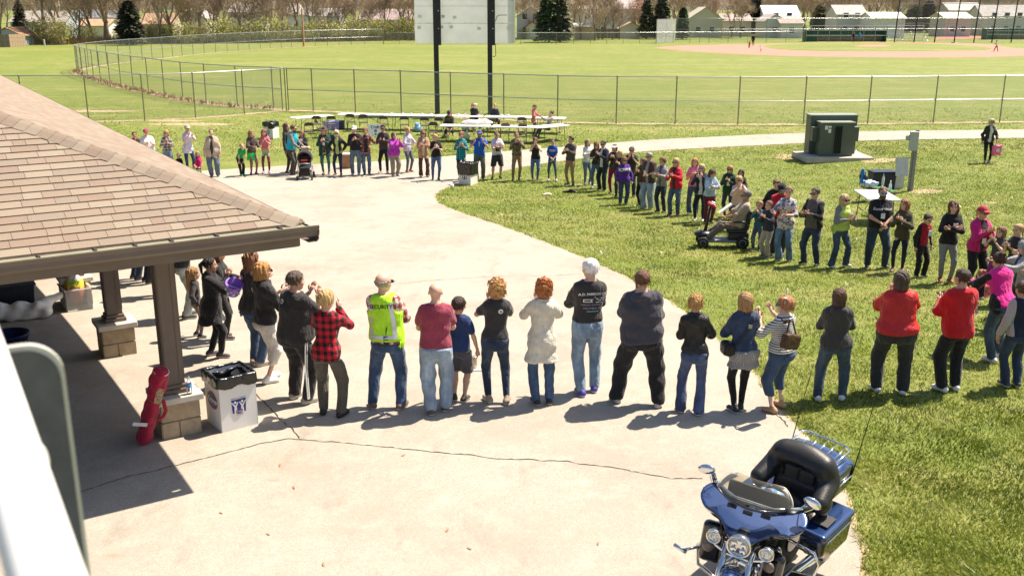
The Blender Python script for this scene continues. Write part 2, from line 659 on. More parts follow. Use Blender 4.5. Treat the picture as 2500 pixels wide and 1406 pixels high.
def sheet(name, poly, lift, material, step=.8, z=True):
 """flat sheet with the outline poly (list of 2-D points) laid on the terrain"""
 poly = [Vector((p[0], p[1])) for p in poly]
 P = np.array([(p.x, p.y) for p in poly])
 x0, y0 = P.min(0); x1, y1 = P.max(0)
 X, Y = np.meshgrid(np.arange(x0 + step / 2, x1, step), np.arange(y0 + step / 2, y1, step))
 keep = inside_mask(P, X, Y)
 pts = poly + [Vector((float(a), float(b))) for a, b in zip(X[keep], Y[keep])]
 n = len(poly)
 res = geometry.delaunay_2d_cdt(pts, [], [list(range(n))], 1, 1e-4)
 vs = np.array([(p.x, p.y) for p in res[0]])
 fs = [tuple(f) for f in res[2]]
 Z = ground_np(vs[:, 0], vs[:, 1]) + lift
 me = bpy.data.meshes.new(name)
 me.from_pydata([(a, b, c) for (a, b), c in zip(vs, Z)], [], fs)
 me.materials.append(material)
 me.update()
 if len(me.polygons) and sum(p.normal.z for p in me.polygons) < 0:
  me.flip_normals()
 return link(name, me)
top_px = [(300, 428), (440, 421), (560, 414), (690, 405), (820, 399), (920, 395), (1040, 387), (1150, 377), (1250, 369), (1400, 358),
          (1500, 349), (1600, 341), (1800, 332), (1980, 325), (2200, 320), (2500, 317), (3000, 313)]
low_px = [(3000, 334), (2500, 337), (2200, 343), (1980, 349), (1800, 357), (1650, 365), (1550, 372), (1450, 383), (1330, 399), (1250, 412),
          (1180, 431), (1110, 451), (1072, 466), (1058, 482), (1068, 497), (1110, 515), (1200, 545), (1300, 581), (1400, 620), (1500, 664),
          (1580, 706), (1660, 755), (1735, 812), (1800, 873), (1860, 943), (1925, 1022), (2000, 1110), (2070, 1205), (2085, 1290), (2112, 1406), (2190, 1800), (2300, 2600)]
top_w = smooth_line([place(*p).to_2d() for p in top_px], 2)
low_w = resample(smooth_line([place(*p).to_2d() for p in low_px], 2), .22)
wob = random.Random(3)
low_w = [p + Vector((wob.uniform(-.035, .035), wob.uniform(-.035, .035))) for p in low_w]
PAVE_POLY = [Vector((-46, 40)), ] + top_w + low_w + [Vector((2.6, -6)), Vector((-46, -6))]
pavement = tag(sheet('pavement', PAVE_POLY, .012, M_PAVE), 'pale sun-bleached asphalt drive with thin cracks', 'pavement', kind='structure')
def ribbon(name, line, w0, w1, lift, material, seed=1, jag=.5, parent=None):
 r = random.Random(seed)
 vs, fs = [], []
 n = len(line)
 for i, p in enumerate(line):
  a, b = line[max(i - 1, 0)], line[min(i + 1, n - 1)]
  t = (b - a).normalized()
  nrm = Vector((-t.y, t.x))
  for w in (w0 * r.uniform(1 - jag, 1 + jag), w1 * r.uniform(1 - jag, 1 + jag)):
   q = p + nrm * w
   vs.append((q.x, q.y, gz(q.x, q.y) + lift))
  if i:
   fs.append((2 * i - 2, 2 * i, 2 * i + 1, 2 * i - 1))
 me = bpy.data.meshes.new(name)
 me.from_pydata(vs, [], fs)
 me.materials.append(material)
 me.update()
 if sum(p.normal.z for p in me.polygons) < 0:
  me.flip_normals()
 return link(name, me, parent)
tag(ribbon('dirt_edge', low_w, .05, -.13, .006, M_STRAW, 5, .6), 'thin strip of dry soil and dead grass along the asphalt edge', 'soil', kind='structure')
tag(ribbon('dirt_edge', resample(top_w, .4), .02, -.22, .006, M_STRAW, 6, .6), 'dry soil strip along the far edge of the drive', 'soil', kind='structure')
# cracks in the asphalt, each a narrow dark groove
M_CRACK = mat('crack_shadow', (.035, .028, .022), .95, vary=.3, scale=30)
def crack(pts, w=.012, seed=0, amp=.03, step=.05):
 r = random.Random(seed)
 line = resample([place(*p).to_2d() for p in pts], step)
 ph = 0
 out = []
 for p in line:
  ph = ph * .8 + r.uniform(-amp, amp) * .6
  out.append(p + Vector((r.uniform(-.3, .3) * amp, ph)))
 o = ribbon('crack', out, -w, w, .016, M_CRACK, seed, .85, parent=pavement)
 return o
crack([(190, 1205), (330, 1160), (470, 1130), (560, 1105), (640, 1085), (700, 1076), (740, 1076), (850, 1083), (960, 1092), (1080, 1106),
       (1180, 1118), (1260, 1124), (1380, 1130), (1470, 1140), (1560, 1155), (1640, 1168), (1715, 1172)], .006, 1)
crack([(735, 1077), (712, 1050), (690, 1030), (662, 1005), (640, 980), (620, 965)], .006, 2)
crack([(1875, 1003), (1905, 1020), (1925, 1045)], .007, 3)
crack([(960, 695), (1080, 685), (1200, 676), (1330, 676), (1420, 670)], .005, 4, .02)
crack([(800, 640), (900, 632), (1010, 640)], .004, 5, .02)
# scraps on the asphalt: dead leaves
M_LEAF = mat('dead_leaf', (.42, .20, .10), .8, vary=.3, scale=9)
leaf_b = MB()
for k in range(8):
 a = 2 * pi * k / 8
 leaf_b.v.append((.055 * cos(a) * (1.5 if k % 4 == 0 else 1), .025 * sin(a), .004 + .012 * (k % 2)))
leaf_b.v.append((0, 0, .016))
leaf_b.f = [(k, (k + 1) % 8, 8) for k in range(8)]
leaf_b.m = [0] * 8
leaf_me = leaf_b.mesh('leaf', M_LEAF)
for i, (x, y) in enumerate([(684, 1138), (985, 1114), (718, 1193), (655, 1307), (1092, 1297), (790, 1381), (1146, 1342), (540, 1255), (1460, 1330)]):
 p = place(x, y)
 o = tag(link('fallen_leaf', leaf_me, None, (p.x, p.y, p.z + .015), wob.uniform(0, 6)), 'small curled brown leaf lying on the bare asphalt', 'leaf', 'dead leaves scattered on the asphalt')
 o.scale = [wob.uniform(.35, .6)] * 3
# worn bare patches in the lawn
def blob(px, py, rx, ry, seed):
 r = random.Random(seed)
 c = place(px, py)
 out = []
 for k in range(40):
  a = 2 * pi * k / 40
  s = 1 + .22 * sin(3 * a + r.uniform(0, 6)) * r.uniform(.5, 1) + r.uniform(-.14, .14)
  out.append((c.x + rx * s * cos(a), c.y + ry * s * sin(a)))
 return out
for i, (x, y, rx, ry) in enumerate([(2262, 468, .55, .38), (1930, 383, .7, .6), (2160, 392, .9, .5), (470, 304, 2.2, .5), (420, 296, 1.5, .35), (230, 272, 2.6, .7), (1432, 452, .45, .12), (2420, 495, .2, .12)]):
 tag(sheet('bare_patch', blob(x, y, rx, ry, i), .006, M_STRAW, .5), 'worn patch of bare straw-coloured soil in the lawn', 'soil', kind='structure')
# infield of the ball diamond far across the lawn
def pxpoly(pts, n=2):
 w = [place(*p).to_2d() for p in pts]
 w = smooth_line(w + [w[0]], n)[:-1]
 return w
tag(sheet('infield_dirt', pxpoly([(1600, 118), (1625, 114), (1700, 111.5), (1840, 109), (1965, 106), (2100, 103.6), (2300, 105), (2420, 109), (2470, 119), (2640, 127), (2600, 134), (2480, 138.5), (2380, 140.5), (2200, 141.5), (2050, 140), (1900, 137), (1780, 132), (1680, 126)]), .010, M_INFIELD, 6),
 'pink clay infield of the ball diamond', 'infield', kind='structure')
tag(sheet('infield_grass', pxpoly([(1862, 112), (1905, 108.5), (1990, 106.2), (2120, 104.4), (2260, 107.3), (2330, 109.6), (2405, 115), (2427, 120), (2400, 124), (2270, 126.2), (2080, 126.6), (1960, 125), (1880, 120)], 1), .022, M_GRASS, 6),
 'green grass diamond inside the clay infield', 'grass', kind='structure')
tag(sheet('pitching_mound', pxpoly([(2083, 113.5), (2110, 110.6), (2150, 110.4), (2180, 113), (2160, 115.4), (2110, 115.6)]), .034, M_INFIELD, 3), 'round clay pitching mound in the infield grass', 'mound', kind='structure')
tag(sheet('infield_dirt', pxpoly([(2275, 97.5), (2400, 95.5), (2405, 88), (2300, 88)], 1), .010, M_INFIELD, 6), 'strip of clay infield of the second diamond beyond the backstop', 'infield', kind='structure')
# ================================================================ chain-link fences, scoreboard, ball field
M_STEEL = mat('galvanised_steel', (.42, .43, .43), .38, .75, .12, 20)
M_STEELD = mat('weathered_steel', (.30, .31, .31), .5, .4, .15, 20)
def link_material(name, density=9.0, col=(.33, .34, .33), width=.10):
 m, nt, bs = nodes_of(name)
 uv = nd(nt, 'ShaderNodeUVMap')
 sp = nd(nt, 'ShaderNodeSeparateXYZ')
 lk(nt, uv.outputs[0], sp.inputs[0])
 a = mth(nt, 'ADD', sp.outputs[0], sp.outputs[1])
 b = mth(nt, 'SUBTRACT', sp.outputs[0], sp.outputs[1])
 ws = []
 for q in (a, b):
  fr = mth(nt, 'FRACT', mth(nt, 'MULTIPLY', q, density))
  ws.append(mth(nt, 'LESS_THAN', mth(nt, 'ABSOLUTE', mth(nt, 'SUBTRACT', fr, .5)), width / 2))
 w = mth(nt, 'MAXIMUM', ws[0], ws[1])
 tr = nd(nt, 'ShaderNodeBsdfTransparent')
 mx = nd(nt, 'ShaderNodeMixShader')
 bs.inputs['Base Color'].default_value = rgba(col)
 bs.inputs['Metallic'].default_value = .6
 bs.inputs['Roughness'].default_value = .45
 lk(nt, w, mx.inputs[0]); lk(nt, tr.outputs[0], mx.inputs[1]); lk(nt, bs.outputs[0], mx.inputs[2])
 lk(nt, mx.outputs[0], nt.nodes['Material Output'].inputs[0])
 return m
M_LINK = link_material('chain_link', 9.0, width=.095)
M_LINKF = link_material('chain_link_dense', 7.0, (.40, .41, .40), .26)
def link_sheet(pts, H, material, parent, z0=.04):
 vs, fs, uv = [], [], []
 s = 0
 for i, p in enumerate(pts):
  if i:
   s += (pts[i].to_2d() - pts[i - 1].to_2d()).length
  vs += [(p.x, p.y, p.z + z0), (p.x, p.y, p.z + H - .03)]
  if i:
   fs.append((2 * i - 2, 2 * i, 2 * i + 1, 2 * i - 1))
   uv.append(s)
 me = bpy.data.meshes.new('wire_mesh')
 me.from_pydata(vs, [], fs)
 ul = me.uv_layers.new(name='UVMap')
 d = [0.0]
 for i in range(1, len(pts)):
  d.append(d[-1] + (pts[i].to_2d() - pts[i - 1].to_2d()).length)
 k = 0
 for i in range(1, len(pts)):
  for u, v in ((d[i - 1], 0), (d[i], 0), (d[i], H), (d[i - 1], H)):
   ul.data[k].uv = (u, v)
   k += 1
 me.materials.append(material)
 me.update()
 return link('wire_mesh', me, parent)
post_cache = {}
def post_mesh(H, r, m):
 key = (round(H, 2), r, m.name)
 if key not in post_cache:
  b = MB()
  b.lathe([(r, -.25), (r, H), (r * 1.35, H + .005), (r * 1.3, H + .05), (r * .5, H + .075)], n=8)
  post_cache[key] = b.mesh('post', m, True)
 return post_cache[key]
def fence(name, pts, H, label, cat='fence', midrail=True, rail_r=.03, post_r=.034, material=None, posts=True, toprail=True, pm=None, botwire=True):
 """posts at every point of pts (world points on the ground)"""
 root = thing(name, pts[0], 0, label, cat)
 loc = [p - pts[0] for p in pts]
 pm = pm or M_STEELD
 if posts:
  for p in loc:
   link('post', post_mesh(H, post_r, pm), root, p)
 if toprail:
  MB().tube([p + Vector((0, 0, H)) for p in loc], rail_r, 6).build('top_rail', M_STEEL, root, True)
 if midrail:
  MB().tube([p + Vector((0, 0, H * .5)) for p in loc], rail_r * .85, 6).build('middle_rail', M_STEEL, root, True)
 link_sheet(loc, H, material or M_LINK, root)
 return root
fa = [place(x, y) for x, y in [(705, 270), (765, 272), (868, 276), (980, 281), (1101, 287), (1230, 293), (1361, 299), (1504, 302.5), (1648, 303.5), (1801, 304.5), (1961, 304.5), (2118, 303), (2278, 301), (2440, 299.5), (2605, 297), (2770, 294)]]
fence('chain_link_fence', fa, 2.42, 'tall grey chain-link fence running behind the white folding tables')
fb = [place(x, y) for x, y in [(705, 270), (597, 279), (478, 289), (354, 295), (217, 298), (60, 299), (-120, 299), (-320, 299)]]
fb[0] = fb[0] + Vector((-.12, -.05, 0))
fence('chain_link_fence', fb, 2.42, 'chain-link fence without middle rail meeting the corner post, behind the shingled roof', midrail=False)
fcp = [(690, 269), (668, 266), (580, 261), (504, 253), (447, 245), (402, 236), (363, 227), (326, 220), (296, 214), (269, 206), (246, 200), (229, 194), (214, 189), (202, 184), (193, 180), (188, 176.5),
       (190, 173.5), (199, 170), (217, 166.5), (240, 162), (262, 158.5), (291, 154.5), (320, 151), (348, 148.5), (372, 146), (398, 143), (422, 140), (445, 137.5), (472, 134.5), (499, 131.5), (527, 129), (555, 127), (582, 125), (609, 123), (636, 121), (660, 119.5), (687, 118), (712, 116.5), (741, 115), (770, 113.8), (800, 112.8), (828, 111.8), (858, 110.8), (890, 109.8), (936, 108.8)]
fc = [place(*p) for p in fcp]
fc_z = [p for p in fc]
fence('outfield_fence', fc_z, 2.42, 'curved chain-link outfield fence bending round the left field', rail_r=.032)
fd = [place(x, y) for x, y in [(937, 108.7), (975, 108.5), (1017, 108.5), (1070, 108.6), (1120, 108.8), (1170, 109), (1215, 109.2), (1271, 109.3), (1314, 109), (1358, 108.6), (1400, 108.5), (1441, 108.4), (1481, 108.3), (1521, 108.2), (1561, 108), (1602, 107.5), (1643, 107), (1684, 106.6), (1708, 106.4), (1731, 106.2), (1777, 106), (1825, 105.6), (1870, 105), (1918, 104.4), (1962, 104)]]
fence('outfield_fence', fd, 1.85, 'low straight chain-link fence along the far foul line behind the infield', midrail=False, rail_r=.04)
ff = [place(x, y) for x, y in [(1650, 99), (1760, 98.5), (1870, 98), (1980, 97.5), (2090, 97), (2200, 97), (2310, 96.5), (2420, 96.5), (2560, 96)]]
fence('high_fence', ff, 3.9, 'higher chain-link fence behind the dugout and bleachers', midrail=True, rail_r=.045)
# dead grass along the fence feet
def base_strip(pts, w0, w1, seed, lift=.008):
 line = resample([p.to_2d() for p in pts], .5)
 return tag(ribbon('dead_grass_strip', line, w0, w1, lift, M_STRAW, seed, .7), 'line of dead brown grass along the foot of a chain-link fence', 'dead grass', kind='structure')
base_strip(fa, -.35, .25, 11)
base_strip(fb, -.3, .3, 12)
base_strip(fc, -.35, .3, 13)
base_strip(fc[1:15], -.55, .35, 14, .012)
# tufts of dead grass standing along the near outfield fence
M_TUFT = mat('dead_tuft', (.36, .24, .13), .9, vary=.35, scale=3)
tb = MB()
tr_ = random.Random(4)
for a, b in zip(fc[1:16], fc[2:17]):
 n = int((b - a).length * 26)
 for _ in range(n):
  p = a.lerp(b, tr_.random()) + Vector((tr_.gauss(0, .2), tr_.gauss(0, .2), 0))
  an, hh, w = tr_.uniform(0, 6.3), tr_.uniform(.08, .34), tr_.uniform(.03, .07)
  d = Vector((cos(an), sin(an), 0))
  l = Vector((tr_.gauss(0, .1), tr_.gauss(0, .1), hh))
  tb.add([p - d * w, p + d * w, p + l], [(0, 1, 2)])
tag(tb.build('dead_grass_tufts', M_TUFT, fix=False), 'ragged brown dead grass tufts along the outfield fence', 'dead grass', kind='stuff')
# scoreboard seen from the back
M_BLACKP = mat('black_painted_steel', (.016, .016, .018), .45, .0, .2, 5)
def sheet_plastic():
 m, nt, bs = nodes_of('translucent_white_panel')
 n_ = noise(nt, coords(nt), 1.2, 4)
 c = ramp(nt, n_, [(.3, (.80, .81, .80)), (.7, (.88, .88, .86))])
 lk(nt, c, bs.inputs['Base Color'])
 bs.inputs['Roughness'].default_value = .45
 t = nd(nt, 'ShaderNodeBsdfTranslucent'); lk(nt, c, t.inputs[0])
 x = nd(nt, 'ShaderNodeMixShader'); x.inputs[0].default_value = .6  # translucency added so sun from behind brightens the shaded back
 lk(nt, bs.outputs[0], x.inputs[1]); lk(nt, t.outputs[0], x.inputs[2])
 lk(nt, x.outputs[0], nt.nodes['Material Output'].inputs[0])
 return m
M_PANEL = sheet_plastic()
pl, pr_ = place(1068, 278), place(1197, 279)
sb = thing('scoreboard', (pl + pr_) / 2, 0, 'big white scoreboard seen from behind on two black steel posts', 'scoreboard')
mid = (pl + pr_) / 2
for p in (pl, pr_):
 q = p - mid
 b = MB()
 b.box((q.x, q.y, 4.0), (.05, .30, 8.4)); b.box((q.x, q.y - .15, 4.0), (.26, .025, 8.4)); b.box((q.x, q.y + .15, 4.0), (.26, .025, 8.4))
 po = b.build('post', M_BLACKP, sb)
 c = MB(); c.box((q.x + .21, q.y - .10, 6.1), (.17, .20, 4.6))
 c.build('cable_box', M_BLACKP, sb, bevel=.01)
 for k in range(3):
  MB().lathe([(.035, 0), (.035, .04)], (q.x + .17, q.y - .215, 4.7 + k * .95), 'Y', 8).build('bolt', M_STEEL, sb)
cx0, w_ = (pr_.x - pl.x) / 2 - pr_.x + mid.x, 5.55
zb = 3.98
for r in range(4):                                   # sheet-metal rows, each its own panel
 for k, (x0, x1) in enumerate(((-2.72, .2), (.2, 2.83))):
  o = MB().box(((x0 + x1) / 2 + .02, (.30 + .003 * (r % 2)), zb + .55 + r * .93 - (.10 if r == 0 else 0)), (x1 - x0 + .004, .012, .934 + (.16 if r == 0 else 0))).build('panel', M_PANEL, sb, bevel=.006)
M_CREAM = mat('cream_trim', (.80, .76, .62), .5, 0, .03)
MB().box((2.88, .36, zb + 1.85), (.09, .28, 3.75)).build('edge_trim', M_CREAM, sb)
M_SEAM = mat('panel_seam', (.72, .72, .69), .5, 0, .04)
for r in range(4):
 MB().box((.05, .285, zb + .985 + r * .93), (5.5, .012, .025)).build('seam', M_SEAM, sb)
for x, z in ((-2.45, 4.75), (-1.2, 4.78), (-.65, 4.78), (.9, 4.7), (2.55, 4.72), (-2.4, 5.35), (-1.1, 5.35), (-.45, 5.3)):
 MB().box((x, .235, z), (.2, .02, .16)).build('hatch', M_SEAM, sb, bevel=.004)
MB().tube([(pr_.x - mid.x + .32, -.05, 5.1), (pr_.x - mid.x + .40, .02, 5.35), (pr_.x - mid.x + .55, .1, 5.42), (pr_.x - mid.x + .95, .22, 5.42)], .018, 6).build('cable', M_BLACKP, sb)
MB().tube([(pr_.x - mid.x + .30, -.05, 3.9), (pr_.x - mid.x + .33, -.02, 3.3), (pr_.x - mid.x + .25, -.02, 3.15), (pr_.x - mid.x + .16, -.1, 3.2)], .018, 6).build('cable', M_BLACKP, sb)
# dugouts, bleachers, backstop
M_GREENP = mat('dark_green_panel', (.018, .075, .045), .6, 0, .2, .7)
M_TANW = mat('dugout_block', (.20, .19, .13), .85, 0, .2, 1.5)
M_ALU = mat('bare_aluminium', (.62, .63, .63), .35, .7, .08, 4)
def dugout(px0, px1, py, H, label):
 a, b = place(px0, py), place(px1, py)
 root = thing('dugout', (a + b) / 2, 0, label, 'dugout')
 w = (b - a).length
 MB().box((0, 2.2, .55), (w, .15, 1.1)).build('block_wall', M_TANW, root)
 n = 7
 for k in range(n):
  x = -w / 2 + w * (k + .5) / n
  MB().box((x, 2.1, 1.55), (w / n - .03, .06, .85)).build('wall_panel', M_GREENP, root)
  MB().box((x, -.02, .45), (w / n - .03, .05, .85)).build('front_panel', M_GREENP, root) if k < 1 else None
 for k in range(n + 1):
  x = -w / 2 + w * k / n
  MB().tube([(x, 0, -.1), (x, 0, H)], .05, 6).build('post', M_STEELD, root)
 for z in (H, H * .72, H * .40):
  MB().tube([(-w / 2, 0, z), (w / 2, 0, z)], .05, 6).build('rail', M_STEEL, root)
 for s in (-1, 1):
  MB().box((s * w / 2, 1.1, 1.0), (.08, 2.2, 2.0)).build('side_panel', M_GREENP, root)
 MB().box((0, 1.7, .45), (w * .9, .3, .06)).build('bench', M_TANW, root)
 return root
dugout(1967, 2163, 103, 2.75, 'green dugout with pipe rails beside the aluminium bleachers')
dugout(2408, 2590, 97.5, 2.2, 'dark green dugout at the right edge beyond the tall backstop posts')
a, b = place(2172, 101.5), place(2268, 101.5)
root = thing('bleachers', (a + b) / 2, 0, 'bare aluminium bleachers beside the green dugout', 'bleachers')
w = (b - a).length
for k in range(4):
 MB().box((0, .4 + k * .7, .42 + k * .38), (w, .28, .06)).build('seat_plank', M_ALU, root)
 MB().box((0, .1 + k * .7, .16 + k * .38), (w, .30, .05)).build('foot_plank', M_ALU, root)
for s in (-1, -.33, .33, 1):
 b_ = MB()
 x = s * w / 2 * .96
 b_.tube([(x, .2, 0), (x, 2.7, 1.6), (x, 2.7, 0)], .04, 6); b_.tube([(x, 2.7, 1.5), (x, 2.75, 2.7)], .04, 6)
 b_.build('frame', M_STEEL, root)
for z in (2.7, 2.2):
 MB().tube([(-w / 2, 2.75, z), (w / 2, 2.75, z)], .045, 6).build('back_rail', M_ALU, root)
bsx = [(2183, 104), (2231, 104), (2281, 104.5), (2329, 105), (2377, 105), (2421, 105), (2468, 105), (2515, 105)]
bp = [place(*p) for p in bsx]
root = thing('backstop', bp[0], 0, 'tall dark backstop posts with netting behind home plate', 'backstop')
for p in bp:
 MB().tube([p - bp[0] + Vector((0, 0, -.2)), p - bp[0] + Vector((.55, .3, 11))], .11, 6).build('post', M_BLACKP, root)
for z in (6.5, 3.2, 9.8):
 MB().tube([p - bp[0] + Vector((.05 * z, .027 * z, z)) for p in bp], .045, 6).build('rail', M_STEELD, root)
link_sheet([p - bp[0] + Vector((0, .1, 0)) for p in bp], 9.8, M_LINK, root)
q0, q1 = place(1602, 107), place(1648, 103)
root = thing('backstop', q0, 0, 'pale dense chain-link panel standing at the left end of the infield', 'backstop')
for t in (0, .5, 1):
 MB().tube([(q1 - q0) * t + Vector((0, .05, -.2)), (q1 - q0) * t + Vector((0, .05, 3.9))], .06, 6).build('post', M_STEEL, root)
for z in (3.9, 2.0):
 MB().tube([Vector((0, .05, z)), (q1 - q0) + Vector((0, .05, z))], .05, 6).build('rail', M_STEEL, root)
link_sheet([Vector((0, 0, 0)), q1 - q0], 3.9, link_material('chain_link_pale', 6, (.62, .63, .62), .55), root)
p = place(2325, 106)
tag(MB().lathe([(.05, 0), (.16, .02), (.17, .16), (.05, .2)], p, n=10).build('ball', mat('teal_plastic', (.0, .42, .36), .4), smooth=True), 'small teal ball lying on the grass near home plate', 'ball')
# ================================================================ shingled pavilion
PO = Vector((-2.25, 10.5, 0))
PANG = atan2(.847, -.532)                     # local x runs back along the right eave, local y along the front eave
EAVE, SLOPE, PW, PL = 2.76, .42, 15.0, 29.0  # roof width out of view enlarged to deepen the shade on the floor
pav = thing('pavilion', PO, PANG, 'open picnic pavilion with tan shingled hip roof and brown square columns', 'pavilion')
PMX = Matrix.Translation(PO) @ Matrix.Rotation(PANG, 4, 'Z')
M_TAUPE = mat('taupe_aluminium', (.150, .112, .088), .5, .0, .08, 4, .1)
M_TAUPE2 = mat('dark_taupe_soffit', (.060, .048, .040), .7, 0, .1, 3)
M_GUTIN = mat('olive_gutter_lip', (.30, .28, .20), .45, .2, .1, 6)
def shingle_material(attr):
 m, nt, bs = nodes_of('shingle_' + attr)
 if attr == 'object':
  oi = nd(nt, 'ShaderNodeObjectInfo')
  r = oi.outputs['Random']
 else:
  at = nd(nt, 'ShaderNodeAttribute', attribute_name='tone')
  r = at.outputs['Fac']
 g = noise(nt, coords(nt, 'Object'), 130, 3, .8)
 c = ramp(nt, r, [(0, (.276, .230, .188)), (.25, (.298, .254, .210)), (.45, (.262, .224, .190)), (.6, (.278, .226, .188)), (.72, (.308, .268, .222)), (.88, (.262, .208, .172)), (1, (.284, .243, .204))], 'CONSTANT')
 c2 = mixc(nt, .55, c, ramp(nt, g, [(.3, (.16, .12, .095)), (.7, (.58, .50, .41))]), 'SOFT_LIGHT')
 lk(nt, c2, bs.inputs['Base Color'])
 bs.inputs['Roughness'].default_value = .92
 bs.inputs['Specular IOR Level'].default_value = .2
 bump(nt, bs, g, .8, .006)
 return m
M_SH = shingle_material('object')
M_SHJ = shingle_material('tone')
# deck of the hip roof
rb = MB()
hw = PW / 2
RZ = EAVE + SLOPE * hw
rb.add([(0, 0, EAVE), (PL, 0, EAVE), (PL, PW, EAVE), (0, PW, EAVE), (hw, hw, RZ), (PL - hw, hw, RZ)],
       [(0, 3, 4), (0, 4, 5, 1), (1, 5, 2), (3, 2, 5, 4)])
rb.add([(0, 0, EAVE - .03), (PL, 0, EAVE - .03), (PL, PW, EAVE - .03), (0, PW, EAVE - .03)], [(0, 1, 2, 3)], 1)
roof = rb.build('roof', [M_SHJ, M_TAUPE2], pav, fix=False)
at_ = roof.data.attributes.new('tone', 'FLOAT', 'FACE')
EXPO = .136
ca, sa = cos(math.atan(SLOPE)), sin(math.atan(SLOPE))
def shingle_mesh(w):
 b = MB()
 e = EXPO * 1.06
 # x along the course, y up the slope, z out of the roof; the butt edge is the thick one
 b.add([(0, 0, .000), (w, 0, .000), (w, e, 0), (0, e, 0), (0, 0, .016), (w, 0, .016), (w, e, .004), (0, e, .004)],
          [(3, 2, 1, 0), (4, 5, 6, 7), (0, 1, 5, 4), (1, 2, 6, 5), (2, 3, 7, 6), (3, 0, 4, 7)])
 return b.mesh('shingle', M_SH)
widths = [.13, .18, .22, .27, .31, .34]
smesh = {w: shingle_mesh(w - .004) for w in widths}
sr = random.Random(11)
cand, rest = [], []
n_courses = int(hw / ca / EXPO)
front = Matrix(((0, ca, -sa, 0), (1, 0, 0, 0), (0, sa, ca, 0), (0, 0, 0, 1)))   # course x -> local y, up slope -> local x,z
front = Matrix(((0, ca, -sa, 0), (1, 0, 0, 0), (0, sa, ca, 0), (0, 0, 0, 1)))
for c in range(n_courses):
 s = c * EXPO + .01                      # distance up the slope
 run = s * ca
 y = run + .02 + sr.uniform(-.2, 0)
 y_end = PW - run
 while y < y_end - .1:
  w = sr.choice(widths)
  y0 = max(y, run + .0)
  if y + w > run + .12 and y + w < y_end:
   wc = min(widths, key=lambda q: abs(q - (y + w - y0))) if y < run else w
   loc = Vector((run, y0, EAVE + s * sa))
   pw = PMX @ Vector((run, y0 + w / 2, loc.z))
   pxx, pyy = project(pw)
   vis = pxx > -60
   (cand if vis else rest).append((loc, wc, pxx, pyy))
  y += w
cand.sort(key=lambda t: -t[3])
rest += cand[300:]
for loc, w, _, _ in cand[:300]:
 o = link('shingle', smesh[w], roof)
 o.matrix_local = Matrix.Translation(loc) @ front @ Matrix.Rotation(sr.uniform(-.006, .006), 4, 'Z')
# all the other courses, in one part
jb = MB()
tones = []
def jsh(M, w):
 e = EXPO * 1.06
 jb.add([M @ Vector(p) for p in [(0, 0, .016), (w, 0, .016), (w, e, .004), (0, e, .004), (0, 0, 0), (w, 0, 0)]], [(0, 1, 2, 3), (4, 5, 1, 0)])
 t = sr.random()
 tones.extend([t, t])
for loc, w, _, _ in rest:
 jsh(Matrix.Translation(loc) @ front, w - .004)
right = Matrix(((1, 0, 0, 0), (0, ca, -sa, 0), (0, sa, ca, 0), (0, 0, 0, 1)))    # course x -> local x
for c in range(n_courses):
 s = c * EXPO + .01
 run = s * ca
 x = run + .05
 while x < PL - run - .3:
  w = sr.uniform(.16, .38)
  Mx = Matrix.Translation((x + w, run, EAVE + s * sa)) @ Matrix(((-1, 0, 0, 0), (0, ca, -sa, 0), (0, sa, ca, 0), (0, 0, 0, 1)))
  jsh(Mx, w - .004)
  x += w
jo = jb.build('shingle_courses', M_SHJ, roof, fix=False)
ta = jo.data.attributes.new('tone', 'FLOAT', 'FACE')
ta.data.foreach_set('value', tones)
jo['kind'] = 'stuff'
# caps along the hip
cb = MB()
hipd = Vector((1, 1, SLOPE)).normalized()
n1, n2 = Vector((-SLOPE, 0, 1)).normalized(), Vector((0, -SLOPE, 1)).normalized()
e1 = (Vector((0, 1, 0)) - hipd * hipd.dot(Vector((0, 1, 0)))).normalized()
e2 = (Vector((1, 0, 0)) - hipd * hipd.dot(Vector((1, 0, 0)))).normalized()
# arms lie in each slope, square to the hip
d1 = n1.cross(hipd); d1 = d1 if d1.dot(Vector((0, 1, 0))) > 0 else -d1
d2 = n2.cross(hipd); d2 = d2 if d2.dot(Vector((1, 0, 0))) > 0 else -d2
d1.normalize(); d2.normalize()
up = Vector((0, 0, 1))
prof = [d1 * .15 + n1 * .006, d1 * .10 + n1 * .018, d1 * .045 + n1 * .032, up * .040, d2 * .045 + n2 * .032, d2 * .10 + n2 * .018, d2 * .15 + n2 * .006]
vs = []
for k, (t, lift) in enumerate(((0, .014), (.21, .001))):
 for p in prof:
  vs.append(p + hipd * t + up * lift)
for p in prof:
 vs.append(p * .97 - up * .012)
n = len(prof)
fs = [(i, i + 1, n + i + 1, n + i) for i in range(n - 1)] + [(2 * n + i, 2 * n + i + 1, i + 1, i) for i in range(n - 1)]
cap_me = MB().add(vs, fs).mesh('hip_cap', M_SH)
for i in range(42):
 t = .03 + i * .150
 link('hip_cap', cap_me, roof, Vector((0, 0, EAVE)) + hipd * t)
